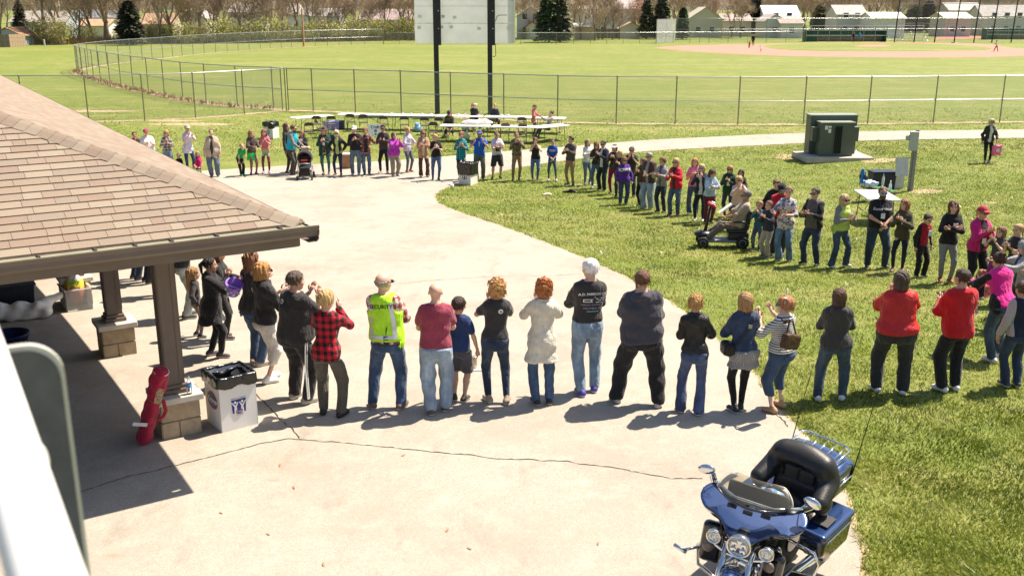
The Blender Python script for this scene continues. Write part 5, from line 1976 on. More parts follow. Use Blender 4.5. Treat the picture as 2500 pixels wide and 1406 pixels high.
 if ears:           # headband with bunny ears
  b = MB()
  for s, (dx, dz) in zip((-1, 1), ears[1]):
   p0, p1 = Vector((s * .16, -.05, .98)), Vector((s * .16 + dx, -.1, .98 + dz))
   b.tube([p0, p0.lerp(p1, .35), p0.lerp(p1, .75), p1], [.05, .13, .12, .02], 8, flat=.35)
  b.tube([Vector((.40 * sin(a_), -.06, .62 + .40 * cos(a_))) for a_ in np.linspace(-1.5, 1.5, 12)], .025, 6)
  b.v = [tuple(Mh @ Vector(p)) for p in b.v]
  b.build('bunny_ears', ears[0] if not isinstance(ears[0], tuple) else fab(ears[0]), root, True)
 # surface helper for prints: height z (in body heights), sideways x (m), side +1 front
 def surf(xm, zf, side=1, extra=0.0):
  zl = (zf - .515) * S
  a_, b_, c_ = np.interp(zl, ZT, AT) + off + extra, np.interp(zl, ZT, BT) + off + extra, np.interp(zl, ZT, CT)
  q = min(abs(xm) / a_, .97)
  return Mt @ Vector((xm, c_ + side * b_ * (1 - q ** 2.35) ** (1 / 2.35), zl))
 if lod == 0 and legs[0] in ('jeans', 'loose', 'boot', 'capri', 'slim') and hem > .46 and not skirt:
  pk = fab((.05, .06, .08) if lmat.name.startswith('cloth_denim') else (.05, .05, .05))
  for s in (-1, 1):
   b = MB()
   for k in range(3):
    za, zb_ = min(hem, .53) - .008 - k * .014, min(hem, .53) - .008 - (k + 1) * .014
    w0_, w1_ = .030 * S, (.030 if k < 2 else .016) * S
    e_ = .012 * S - off + .004
    c0 = s * .048 * hw * S
    b.add([surf(c0 - w0_, za, -1, e_), surf(c0 + w0_, za, -1, e_), surf(c0 + w1_, zb_, -1, e_), surf(c0 - w1_, zb_, -1, e_)], [(0, 1, 2, 3)])
   b.build('back_pocket', lmat, root, fix=False)
 ctx = dict(root=root, S=S, T=T, surf=surf, wr=wr, el=el, sh=sh, Mh=Mh, Mt=Mt, hd=hd, base=base, hs=hs, an=an, lod=lod, face=face)
 if badge:
  bx, bz = badge if isinstance(badge, tuple) else (.0, .66)
  c = surf(bx * S, bz, 1, .012)
  MB().box(c, (.085, .012, .11), Mt.to_3x3()).build('name_badge', MATS.get('badge') or mat('badge', (.72, .74, .78), .4), root)
  if not isinstance(badge, tuple):
   b = MB()
   for s in (-1, 1):
    b.tube([surf(s * .035 * S, .815, 1, .01), surf(s * .028 * S, .74, 1, .012), c + Vector((0, 0, .05))], .006, 4)
   b.build('lanyard', mat('lanyard_blue', (.05, .06, .16), .7), root)
 PEOPLE.append(ctx)
 return ctx
def print_text(c, s, size, zf, m_, side=1, x0=0.0, shear=0.0, bold=0.0, extra=.010, arc=0.0, name='print'):
 me = text_mesh(s, size, 0, shear, 'CENTER', bold)
 me.materials.clear(); me.materials.append(m_)
 bm = bmesh.new(); bm.from_mesh(me)
 bmesh.ops.subdivide_edges(bm, edges=[e for e in bm.edges if e.calc_length() > .025], cuts=2)
 bmesh.ops.triangulate(bm, faces=bm.faces)
 for v in bm.verts:
  xx = v.co.x * side * -1 if side > 0 else v.co.x
  v.co = c['surf'](xx + x0, zf + (v.co.y - arc * v.co.x ** 2) / c['S'], side, extra)
 bm.to_mesh(me); bm.free()
 return link(name, me, c['root'])
def print_shape(c, poly, zf, m_, side=-1, x0=0.0, extra=.010, name='print'):
 """flat outline (metres) printed on the chest or back"""
 me = bpy.data.meshes.new(name)
 me.from_pydata([(p[0], p[1], 0) for p in poly], [], [tuple(range(len(poly)))])
 me.materials.append(m_)
 bm = bmesh.new(); bm.from_mesh(me)
 bmesh.ops.subdivide_edges(bm, edges=[e for e in bm.edges if e.calc_length() > .05], cuts=3)
 bmesh.ops.triangulate(bm, faces=bm.faces)
 for v in bm.verts:
  xx = -v.co.x if side > 0 else v.co.x
  v.co = c['surf'](xx + x0, zf + v.co.y / c['S'], side, extra)
 bm.to_mesh(me); bm.free()
 return link(name, me, c['root'])
def disc(r, n=18, sx=1.0):
 return [(r * cos(2 * pi * k / n) * sx, r * sin(2 * pi * k / n)) for k in range(n)]
def rect(w, h):
 return [(-w / 2, -h / 2), (w / 2, -h / 2), (w / 2, h / 2), (-w / 2, h / 2)]
# ================================================================ things on the lawn and drive
def lifted(px, py, h):
 """ground point below a picture point that lies h above the ground"""
 z = -.5
 for _ in range(20):
  p = place(px, py, z + h)
  z = .5 * z + .5 * gz(p.x, p.y)
 return Vector((p.x, p.y, z))
M_CHAIRB = mat('brown_chair_paint', (.085, .062, .052), .45, .1, .1)
M_CHAIRF = mat('brown_chair_tube', (.16, .13, .11), .4, .5, .1)
M_TTOP = mat('white_blow_moulded_top', (.80, .79, .76), .5, 0, .03)
M_TLEG = mat('grey_table_leg', (.10, .10, .10), .45, .4)
def chair_proto():
 t = thing('folding_chair', (0, 0, 0))
 f = Field((-.26, -.12, .66), (.26, .12, .92), .016)
 f.box((0, 0, .79), (.215, .016, .085), .015)
 f.box((.22, 0, .885), (.06, .05, .06), .0, .02, '-', R=Matrix.Rotation(.7, 3, 'Y')); f.box((-.22, 0, .885), (.06, .05, .06), .0, .02, '-', R=Matrix.Rotation(.7, 3, 'Y'))
 f.build('backrest', M_CHAIRB, t)
 MB().box((0, .26, .445), (.40, .40, .03)).build('seat', M_CHAIRB, t, bevel=.012)
 for s in (-1, 1):
  MB().tube([(s * .215, 0, .86), (s * .205, .05, .62), (s * .20, .25, .30), (s * .20, .44, .005)], .012, 6).build('front_leg', M_CHAIRF, t, True)
  MB().tube([(s * .185, .40, .44), (s * .185, .10, .18), (s * .185, -.06, .005)], .012, 6).build('rear_leg', M_CHAIRF, t, True)
 MB().tube([(-.20, .38, .12), (.20, .38, .12)], .010, 6).build('crossbar', M_CHAIRF, t)
 return t
chairs = [(772, 284, 10, 'brown folding chair behind the left angled table, half hidden by it'), (771, 293, -60, 'brown folding chair turned sideways by the left angled table'), (754, 300, 20, 'brown folding chair nearest the camera at the left angled table'), (808, 284, 5, 'brown folding chair beside the purple tubs'),
 (854, 279, 0, 'brown folding chair right of the purple tubs at the long table row'), (886, 280, 4, 'second brown folding chair right of the purple tubs'), (935, 284, -4, 'third brown folding chair right of the purple tubs'), (987, 285, 6, 'fourth brown folding chair right of the purple tubs'),
 (1036, 287, 0, 'brown folding chair beside the hanging blue plastic bag'), (1071, 288, -5, 'brown folding chair in front of the left scoreboard post'), (1148, 291, 8, 'brown folding chair behind the woman in black with the visor cap'), (1199, 290, 0, 'brown folding chair at the right scoreboard post'),
 (1274, 287, -8, 'brown folding chair left of the girl in salmon pink jacket'), (1234, 302, 170, 'brown folding chair tucked under the near table, left one'), (1276, 303, 175, 'brown folding chair tucked under the near table, right one'), (1058, 299, 172, 'brown folding chair with its tall back to the camera at the near table end')]
ch0 = chair_proto()
for i, (x, y, a, lab) in enumerate(chairs):
 p = lifted(x, y, .86)
 o = ch0 if i == 0 else copy_tree(ch0)
 o.location, o.rotation_euler = (p.x, p.y, p.z + .005), (0, 0, radians(a))
 tag(o, lab, 'folding chair', 'folding chairs at the craft tables')
def table(x0, y0, x1, y1, label, depth=.76, H=.74, L=None, back=1):
 a, b = lifted(x0, y0, H), lifted(x1, y1, H)
 d = (b - a).to_2d()
 ang = atan2(d.y, d.x)
 L = L or d.length
 t = thing('folding_table', a, ang, label, 'folding table', 'white folding tables on the lawn')
 MB().box((L / 2, back * depth / 2, H - .025), (L - .01, depth, .05)).build('table_top', M_TTOP, t, bevel=.015)
 for sx in (.16, .84):
  for sy in (.12, .88):
   MB().tube([(L * sx, back * depth * sy, H - .05), (L * sx + (-.05 if sx < .5 else .05), back * depth * sy, .005)], .014, 6).build('leg', M_TLEG, t)
  MB().tube([(L * sx, back * depth * .12, .25), (L * sx, back * depth * .88, .25)], .011, 6).build('leg_brace', M_TLEG, t)
  MB().tube([(L * sx, back * depth * .5, .32), (L * (.5 + (sx - .5) * .25), back * depth * .5, H - .06)], .010, 6).build('support_strut', M_TLEG, t)
 return t
table(723, 289.5, 816, 281, 'white folding table set at an angle at the left end of the table row')
table(822, 280, 938, 282, 'white folding table in the back row, right of the angled one')
table(940, 282, 1056, 283.5, 'white folding table in the back row left of the scoreboard posts')
table(1060, 284, 1176, 285.5, 'white folding table in the back row between the scoreboard posts')
table(1180, 286, 1296, 288, 'white folding table in the back row right of the scoreboard posts')
table(1300, 288.5, 1376, 291, 'short white folding table at the right end of the back row')
table(1072, 307.5, 1194, 309.5, 'white near folding table with a white sheet bundle on it')
table(1197, 309.5, 1318, 312.5, 'white near folding table with red cups, right of the bundle')
table(1322, 312, 1392, 303.5, 'white folding table set at an angle at the right end')
# the crafters
def crafter(*a, **k):
 return person(*a, **k)
def bag(name, px, py, size, col, label, seed, h=None, rough=.35):
 p = lifted(px, py, h) if h else place(px, py)
 z0 = (h or 0)
 f = Field((-size, -size, -.02), (size, size, size * 1.7), size / 13)
 f.ell((0, 0, size * .42), (size * .62, size * .5, size * .45), 0)
 f.cone((-size * .1, 0, size * .6), (size * .15, 0, size * 1.15), size * .28, size * .12, size * .2)
 f.cone((-size * .2, 0, size * .7), (-size * .35, 0, size * 1.1), size * .15, size * .08, size * .15)
 f.ripple(size * .12, 5 / size, seed); f.plane((0, 0, .004), (0, 0, -1))
 V, Q = f.net(1)
 me = np_mesh(name, V, Q)
 me.materials.append(mat(name + '_%.2f' % col[0], col, rough, 0, .15, 8))
 return tag(link(name, me, None, (p.x, p.y, p.z + z0 + .006)), label, 'bag')
bag('plastic_bag', 1021, 322, .36, (.30, .50, .72), 'pale blue plastic bag slumped under the table row', 1)
bag('plastic_bag', 1138, 341, .34, (.72, .74, .50), 'pale yellow plastic bag on the grass behind the ring', 2)
bag('plastic_bag', 1135, 319, .34, (.78, .77, .75), 'white plastic bag on the grass under the near table', 3)
# white sheet bundle and cups on the near tables
p = lifted(1165, 303, .74)
f = Field((-.9, -.35, 0), (.9, .35, .35), .03)
f.ell((0, 0, .06), (.75, .26, .13), 0); f.ell((.3, 0, .12), (.3, .2, .1), .05); f.ripple(.03, 9); f.plane((0, 0, .005), (0, 0, -1))
V, Q = f.net(1); me = np_mesh('cloth_bundle', V, Q); me.materials.append(fab((.72, .71, .69)))
tag(link('cloth_bundle', me, None, (p.x, p.y, p.z + .742)), 'crumpled white sheet lying on the near folding table', 'sheet')
cup_me = MB().lathe([(.03, 0), (.042, .11), (.038, .11), (.028, .01)], n=12).mesh('cup', mat('red_plastic', (.55, .03, .03), .35), True)
for x, y, lab in ((1240, 302, 'red plastic cup on the near table beside the chair back'), (1302, 281.5, 'red plastic cup by the girl in salmon pink'), (1102, 279, 'red plastic cup on the back table by the left scoreboard post')):
 p = lifted(x, y + 3, .74)
 tag(link('cup', cup_me, None, (p.x, p.y, p.z + .742)), lab, 'cup')
r5 = random.Random(5)
craft_me = MB().box((0, 0, .03), (.16, .10, .06)).box((.05, .02, .075), (.06, .05, .03)).mesh('craft_box', mat('pale_craft_paper', (.66, .68, .74), .6, 0, .3, 20))
for i, x in enumerate((955, 982, 1003, 1028, 1052, 1118, 1135, 1225, 1240)):
 p = lifted(x, 280.5 + (x - 950) * .015, .74)
 o = tag(link('craft_supplies', craft_me, None, (p.x, p.y + .2, p.z + .742), r5.uniform(0, 6)), 'small pale box of craft supplies on the back table row', 'box', 'craft supplies on the back tables')
# purple tubs
for i, (x, y, col, lab) in enumerate(((800, 318, (.42, .36, .62), 'pale purple plastic tub by the table row'), (818, 317, (.25, .22, .55), 'darker purple plastic tub by the table row'), (831, 316, (.03, .035, .10), 'navy blue tub at the right of the purple ones'))):
 p = place(x, y)
 t = thing('plastic_tub', p, .2, lab, 'tub')
 MB().box((0, 0, .20), (.36, .36, .40), taper=1.12).build('body', mat('tub_%d' % i, col, .4), t, bevel=.02)
 MB().box((0, 0, .415), (.43, .43, .035)).build('lid', mat('tub_lid_%d' % i, tuple(c * .9 for c in col), .4), t, bevel=.01)
p = place(815, 342)
t = thing('tote_bag', p, .3, 'dark green and black bag on the grass behind the woman in the hat', 'bag')
MB().box((0, 0, .14), (.6, .3, .28), taper=.85).build('body', fab((.02, .06, .05), .6), t, bevel=.04)
MB().tube([(-.15, 0, .27), (-.1, 0, .40), (.1, 0, .40), (.15, 0, .27)], .014, 6).build('handle', mat('black_webbing', (.012, .012, .012), .8), t)
# hand-lettered craft sign on stakes
p = place(917, 352)
t = thing('craft_sign', p, radians(4), 'white hand-lettered craft sign standing in the grass', 'sign')
MB().box((0, 0, .62), (.66, .02, .56)).build('board', mat('poster_white', (.80, .81, .84), .6, 0, .03), t)
M_BLUEI = mat('blue_marker', (.03, .04, .32), .6)
lettering('Craft', .19, M_BLUEI, t, frame_from((0, -.013, .77), (1, 0, 0), (0, -1, 0)), bold=.004)
for z_, r_ in ((.60, .07), (.45, .05)):
 b = MB()
 for k in range(5):
  a = 2 * pi * k / 5
  b.lathe([(.03 * r_ / .07, 0), (.03 * r_ / .07, .004)], (r_ * .6 * cos(a) + .02, -.0135, z_ + r_ * .6 * sin(a)), 'Y', 8)
 b.build('flower_doodle', M_BLUEI, t)
for s in (-1, 1):
 MB().box((s * .25, .02, .2), (.03, .02, .5)).build('stake', M_BOARD if 'M_BOARD' in globals() else M_CHAIRB, t)
# cardboard box standing behind the ring
p = place(848, 411)
t = thing('cardboard_box', p + Vector((0, 0, .013)), .05, 'tall brown cardboard carton standing on the drive behind the ring', 'box')
MB().box((0, 0, .27), (.42, .32, .54)).build('carton', mat('kraft_cardboard', (.40, .22, .12), .85), t)
MB().box((0, -.02, .56), (.44, .30, .05)).build('paper_top', mat('white_paper', (.78, .76, .72), .7), t, bevel=.02)
# ---------------------------------------------------------------- white trash boxes with black liners
M_CARD = mat('white_corrugated_box', (.74, .71, .67), .7, 0, .05, 3)
M_LINER = mat('black_bin_liner', (.008, .008, .009), .28, 0, .2, 6, .35, 14, spec=.6)
M_LOGOB = mat('logo_blue', (.020, .032, .19), .5)
M_LOGOR = mat('logo_red', (.50, .06, .05), .5)
M_LOGOW = mat('logo_white', (.75, .74, .72), .5)
def trash_box(px, py, ang, label, H=.66, liner_drop=.13, W=.46, detail=True):
 p = place(px, py)
 t = thing('trash_box', (p.x, p.y, p.z + .012), ang, label, 'trash box', 'white cardboard trash boxes')
 b = MB()
 w = W / 2
 for s in (-1, 1):
  b.box((s * (w - .004), 0, H / 2), (.008, W, H)); b.box((0, s * (w - .0045), H / 2), (W - .018, .008, H))
 b.box((0, 0, .02), (W - .02, W - .02, .012))
 b.build('carton', M_CARD, t)
 # liner folded over the rim
 f = Field((-w - .06, -w - .06, H - liner_drop - .06), (w + .06, w + .06, H + .06), .018)
 f.box((0, 0, H - liner_drop / 2 + .01), (w + .030, w + .030, liner_drop / 2 + .015), .03)
 f.box((0, 0, H), (w - .018, w - .018, liner_drop + .2), .03, .0, '-')
 f.box((0, 0, H - liner_drop), (w + .0005, w + .0005, liner_drop - .01), .0, 0, '-')
 x, y, z = f.grid()
 f.f = (f.f + .005 * np.sin(x * 37 + z * 22) * np.sin(y * 41 - z * 15) + .003 * np.sin((x + y) * 60)).astype(np.float32)
 wav = H - liner_drop + .02 * np.sin(x * 21 + 1) + .02 * np.sin(y * 17)
 f.f = np.maximum(f.f, wav - z).astype(np.float32)
 f.build('bin_liner', M_LINER, t)
 f = Field((-w, -w, .15), (w, w, H + .01), .03)
 f.box((0, 0, H * .55), (w - .016, w - .016, H * .42), .03); f.box((0, 0, H * .62), (w - .035, w - .035, H * .42), .05, 0, '-'); f.ripple(.012, 22)
 f.build('inner_liner', M_LINER, t)
 # front print: two figures in a blue square; side print: oval script
 F = lambda x, z, e=.0: Vector((x, -w - .002 - e, z))
 fr = frame_from(F(0, .30), (1, 0, 0), (0, -1, 0))
 def flat(poly, m_, e, M, nm='logo'):
  me = bpy.data.meshes.new(nm)
  me.from_pydata([tuple(M @ Vector((x_, y_, e))) for x_, y_ in poly], [], [tuple(range(len(poly)))])
  me.materials.append(m_)
  return link(nm, me, t)
 flat([(-.095, .09), (.095, .09), (.085, -.085), (-.085, -.085)], M_LOGOB, .001, fr)
 for s in (-1, 1):
  flat([(s * .045 + q[0], .055 + q[1]) for q in disc(.017, 14)], M_LOGOW, .002, fr)
  flat([(s * .10, .065), (s * .088, .068), (s * .05, .02), (s * .040, .02), (s * .012, .06), (s * .004, .055), (s * .028, .0), (s * .022, -.085), (s * .062, -.085), (s * .058, .0)], M_LOGOW, .003, fr)
 flat([(q[0] * 1.5, q[1] - .066) for q in disc(.032, 20)], M_LOGOR, .004, fr)
 flat([(q[0] * 1.5, q[1] - .066) for q in disc(.027, 20)], M_LOGOB, .005, fr)
 if detail:
  lettering('Kroger', .028, M_LOGOW, t, fr @ Matrix.Translation((0, -.066, .006)), shear=.2)
  lettering('Neighbor to Neighbor', .021, M_LOGOB, t, fr @ Matrix.Translation((0, .108, .001)))
  lettering('Food Bank', .018, M_LOGOB, t, fr @ Matrix.Translation((0, -.108, .001)))
 sd = frame_from(Vector((-w - .002, 0, .36)), (0, -1, 0), (-1, 0, 0))
 flat([(q[0], q[1]) for q in disc(.115, 28, 1.4)], M_LOGOR, .001, sd)
 flat([(q[0], q[1]) for q in disc(.103, 28, 1.42)], M_LOGOB, .002, sd)
 if detail:
  lettering('Kroger', .105, M_LOGOW, t, sd @ Matrix.Translation((0, 0, .003)), shear=.25, bold=.002)
 return t
trash_box(569, 1033, radians(38), 'white cardboard trash box with black liner beside the near pavilion pier', .68, .14, .47)
tb2 = trash_box(1143, 450, radians(-28), 'white cardboard trash box with deep black liner on the grass tip', .76, .42, .50, False)
trash_box(663, 338, radians(-20), 'white trash box topped with black bags on the far lawn', .76, .22, .52, False)
p = place(663, 338)
bag('rubbish_bag', 662, 316, .30, (.010, .010, .011), 'knotted black bag bulging from the far trash box', 8, .66, .25)
sd = frame_from(Vector((0, 0, 0)), (1, 0, 0), (0, -1, 0))
p = place(1104, 461)
t = thing('foam_cup', (p.x, p.y, p.z + .005), 0, 'small white foam cup standing on the grass tip', 'cup')
MB().lathe([(.045, 0), (.062, .15), (.056, .15), (.04, .01)], n=14).build('cup_body', M_LOGOW, t, True)
MB().tube([(0, 0, .1), (.02, 0, .21)], .006, 6).build('straw', M_LOGOW, t)
# ---------------------------------------------------------------- pad-mounted transformer
M_XF = mat('transformer_green', (.085, .100, .078), .45, 0, .06, 2)
M_XFT = mat('transformer_lid', (.26, .29, .24), .4, 0, .06, 2)  # paler than the body: sunlit top highlight put into the lid colour
M_CONC = mat('concrete_pad', (.40, .36, .31), .9, 0, .12, 3, .2, 40)
p = place(2041, 392)
p.y += .55
xf = thing('transformer', p, radians(1.5), 'dark green pad-mounted electrical transformer on a concrete slab', 'transformer')
MB().box((0, 0, .06), (2.72, 2.0, .22)).build('concrete_pad', M_CONC, xf, bevel=.02)
z0 = .17
MB().box((0, .40, z0 + .77), (1.92, .62, 1.54)).build('tank', M_XF, xf, bevel=.015)
MB().box((0, .40, z0 + 1.57), (1.98, .68, .05)).build('tank_lid', M_XFT, xf, bevel=.01)
MB().box((-.05, -.24, z0 + .66), (1.34, .66, 1.32)).build('cabinet', M_XF, xf, bevel=.015)
MB().box((-.05, -.25, z0 + 1.345), (1.40, .72, .045)).build('cabinet_lid', M_XFT, xf, bevel=.01)
for s in (-1, 1):
 MB().box((s * .79, -.06, z0 + .83), (.32, .30, .56)).build('side_box', M_XF, xf, bevel=.01)
 MB().box((s * .79, -.06, z0 + 1.122), (.33, .31, .02)).build('side_box_lid', M_XFT, xf)
for k in range(4):
 MB().box((-.13 + k * .075, -.60, z0 + .66), (.03, .09, 1.08)).build('cooling_fin', mat('fin_black', (.014, .015, .014), .6), xf)
for x, z, w_, h_ in ((-.52, 1.15, .12, .16), (-.38, 1.02, .11, .16), (-.38, 1.18, .12, .07)):
 MB().box((x, -.574, z0 + z), (w_, .006, h_)).build('warning_label', M_LOGOW, xf)
# --- meter on a steel post
p = place(2222, 466)
mp = thing('meter_post', p, radians(-12), 'grey electric meter box on a square steel post', 'meter')
Hm = height_for(p, 317)
M_MGREY = mat('meter_grey', (.42, .43, .42), .45, .2, .06)
MB().box((.03, 0, Hm / 2 - .1), (.10, .10, Hm + .2)).box((-.06, 0, Hm * .33), (.06, .06, Hm * .66)).build('post', mat('grey_channel', (.25, .25, .25), .5, .3), mp, bevel=.006)
MB().box((-.07, -.09, Hm - .36), (.27, .16, .62)).build('meter_box', M_MGREY, mp, bevel=.02)
MB().lathe([(.09, 0), (.09, .07), (.07, .12), (.02, .13)], (-.20, -.09, Hm - .26), 'X', 14, rot=Matrix.Rotation(pi, 3, 'Z')).build('meter_dial', mat('dial_glass', (.35, .37, .36), .2), mp, True)
# ---------------------------------------------------------------- side table with a game, bottles and a tub, blue seat
t = table(2120, 486.5, 2178, 487, 'white folding table with bottles and a green game beside the meter post', depth=1.5, L=.86)
tl = lifted(2139, 484, .74)
def on_side(px, py):
 q = lifted(px, py, .74)
 return Vector((q.x, q.y, q.z + .743))
q = on_side(2160, 466)
g = thing('game_tray', q, .15, 'green felt game tray on the white side table', 'game')
MB().box((0, 0, .02), (.34, .85, .04)).build('tray', mat('game_frame', (.30, .22, .12), .6), g)
for k in range(6):
 MB().box((0, -.34 + k * .137, .045), (.30, .115, .012)).build('green_lane', mat('game_felt', (.035, .20, .035), .8), g)
for i, (x, y, lab, cap) in enumerate(((2152, 478, 'clear bottle with green cap at the front of the side table', (.0, .3, .15)), (2155, 452, 'tall clear bottle with green cap at the back of the side table', (.0, .4, .2)), (2172, 470, 'small white bottle on the game tray edge', (.7, .7, .7)))):
 q = on_side(x, y)
 bt_ = thing('drink_bottle', q, 0, lab, 'bottle')
 MB().lathe([(.035, 0), (.040, .02), (.040, .20), (.016, .27), (.014, .30)], n=12).build('bottle_body', mat('cloudy_plastic', (.62, .68, .66), .2, 0, .05), bt_, True)
 MB().lathe([(.017, .30), (.017, .335)], n=10).build('bottle_cap', mat('cap_%d' % i, cap, .4), bt_)
q = place(2150, 462)
g = thing('storage_tub', q, .1, 'dark navy storage tub behind the side table', 'tub')
MB().box((0, 0, .30), (.75, .45, .60), taper=1.08).build('body', mat('tub_navy', (.018, .020, .045), .4), g, bevel=.03)
MB().box((0, 0, .615), (.86, .53, .03)).build('rim', mat('tub_navy', (.018, .020, .045), .4), g, bevel=.01)
q = place(2196, 462)
g = tag(MB().box((0, 0, .75), (.42, .03, .62), Matrix.Rotation(-.25, 3, 'X')).box((0, .06, .22), (.3, .03, .46)).build('panel_lid', mat('grey_foamboard', (.55, .56, .54), .7)), 'pale grey board propped behind the side table', 'board')
g.location = q
p = place(2102, 493)
o = copy_tree(ch0)
o.location, o.rotation_euler = (p.x, p.y, p.z + .005), (0, 0, radians(-75))
tag(o, 'brown folding chair beside the side table with a blue bag on it', 'folding chair')
g = thing('blue_bag', (p.x + .22, p.y + .05, p.z + .47), .3, 'blue and white carrier bag on the folding chair', 'bag')
f = Field((-.3, -.3, 0), (.3, .3, .4), .025)
f.box((0, 0, .1), (.22, .2, .1), .06); f.ripple(.03, 14); f.plane((0, 0, .005), (0, 0, -1))
f.build('bag_body', mat('pale_blue_bag', (.50, .58, .78), .5), g)
MB().tube([(-.24, -.12, .05), (-.27, -.12, .5), (-.25, .12, .52), (-.24, .14, .05)], .022, 6, flat=.4).build('blue_strap', mat('blue_webbing', (.01, .16, .50), .6), g)
MB().box((-.27, 0, .35), (.04, .1, .45)).build('blue_panel', mat('blue_webbing', (.01, .16, .50), .6), g, bevel=.01)
# ---------------------------------------------------------------- pavilion clutter
M_RED = fab((.33, .006, .034), .75)
ctop, cbot = place(396, 906, 1.02), place(350, 1084)
v = ctop - cbot
cb_ = thing('canopy_bag', cbot + Vector((0, 0, .013)), 0, 'long red canopy bag leaning against the near brown column', 'bag')
f = Field((min(0, v.x) - .3, min(0, v.y) - .3, -.06), (max(0, v.x) + .3, max(0, v.y) + .3, v.z + .3), .016)
M_ = frame_from((0, 0, .02), Vector((0, 0, 1)).cross(v), v)
L = v.length
f.loft(M_, [0, .03, .2, L * .5, L * .8, L - .03, L], [.065, .08, .085, .08, .092, .085, .055], [.065, .08, .085, .08, .092, .085, .055], 0, 0, 0, pw=3.2)
f.ripple(.009, 17, 3); f.plane((0, 0, .0), (0, 0, -1))
f.build('bag_body', M_RED, cb_)
b = MB()
b.add([M_ @ Vector(q) for q in ((-.02, -.125, L * .60), (.075, -.125, L * .60), (.075, -.128, L * .80), (-.02, -.128, L * .80))], [(0, 1, 2, 3)])
side = v.normalized()
vd = (cam.location - cbot).normalized()
nrm = (vd - side * vd.dot(side)).normalized()
rgt = side.cross(nrm)
def on_bag(u, t, e=.0):
 return Vector((0, 0, .02)) + side * t + rgt * u + nrm * (.094 + e)
def bag_patch(u0, u1, t0, t1, m_, nm, tilt=0.0, e=0.01):
 bb = MB()
 n = 4
 for k in range(n):
  ta, tb_ = t0 + (t1 - t0) * k / n, t0 + (t1 - t0) * (k + 1) / n
  bb.add([on_bag(u0, ta, e), on_bag(u1, ta + tilt, e), on_bag(u1, tb_ + tilt, e), on_bag(u0, tb_, e)], [(0, 1, 2, 3)])
 return bb.build(nm, m_, cb_, fix=False)
def picture_label():
 m, nt, bs = nodes_of('printed_bag_label')
 n_ = noise(nt, coords(nt), 26, 2)
 lk(nt, ramp(nt, n_, [(.3, (.10, .22, .10)), (.45, (.45, .42, .22)), (.55, (.35, .06, .06)), (.7, (.55, .50, .34))]), bs.inputs['Base Color'])
 return m
sg = -1 if rgt.x > 0 else 1
bag_patch(sg * -.085, sg * -.005, L * .62, L * .82, picture_label(), 'picture_label')
bag_patch(sg * .16, sg * -.0, L * .27, L * .32, M_LOGOW, 'paper_tag', .03, .012)
MB().tube([on_bag(sg * -.10, L * .66, -.02), on_bag(sg * -.16, L * .5, -.06), on_bag(sg * -.15, L * .42, -.06), on_bag(sg * -.10, L * .38, -.02)], .022, 6, flat=.35).build('strap', M_RED, cb_)
MB().tube([on_bag(.085 * cos(a), L * .965, -.094 + .085 * sin(a)) for a in np.linspace(0, 6.28, 20)], .006, 5).build('draw_cord', M_LOGOW, cb_)
pc = PV(1.72, 1.13)
ztop = gz(*pc.to_2d()) + PH + .08
q = PV(1.50, 1.0, ztop)
w_b = thing('water_bottle', q, 0, 'small clear water bottle on the cap of the near pier', 'bottle')
def clear(name, col, rough=.05):
 if name in MATS: return MATS[name]
 m, nt, bs = nodes_of(name)
 bs.inputs['Base Color'].default_value = rgba(col)
 bs.inputs['Roughness'].default_value = rough
 fr_ = nd(nt, 'ShaderNodeFresnel'); fr_.inputs[0].default_value = 1.45
 tr = nd(nt, 'ShaderNodeBsdfTransparent'); tr.inputs[0].default_value = rgba(col)
 mx = nd(nt, 'ShaderNodeMixShader')
 lk(nt, mth(nt, 'MAXIMUM', fr_.outputs[0], .05 if rough < .2 else .22), mx.inputs[0])
 lk(nt, tr.outputs[0], mx.inputs[1]); lk(nt, bs.outputs[0], mx.inputs[2])
 lk(nt, mx.outputs[0], nt.nodes['Material Output'].inputs[0])
 MATS[name] = m
 return m
MB().lathe([(.030, 0), (.033, .01), (.033, .06), (.031, .07), (.033, .08), (.033, .135), (.014, .185), (.013, .205)], n=14).build('bottle_body', clear('clear_plastic', (.92, .95, .97)), w_b, True)
MB().lathe([(.0345, .085), (.0345, .13)], n=14).build('bottle_label', mat('blue_label', (.12, .30, .55), .4), w_b)
MB().lathe([(.015, .20), (.015, .222)], n=10).build('bottle_cap', M_LOGOW, w_b)
for k, (col_i, z, w_, h_, tlt, lab) in enumerate(((1, 1.52, .30, .24, .10, 'white notice sheet taped to the second pavilion column'), (1, 1.86, .28, .22, -.05, 'second paper sheet taped higher on the papered column'))):
 c0 = PV(COLS[1][0] - .13, COLS[1][1] - .02, z - .05)
 s_ = thing('paper_sheet', c0, PANG, lab, 'paper')
 MB().box((0, 0, 0), (.004, w_, h_), Matrix.Rotation(tlt, 3, 'X')).build('sheet', mat('lilac_paper', (.72, .68, .74), .7, 0, .02), s_)
 for r_ in range(3):
  for q_ in range(2):
   MB().box((-.004, -.03 + q_ * .06, .06 - r_ * .022), (.002, .045, .006)).build('printed_line', mat('grey_ink', (.25, .23, .27), .7), s_)
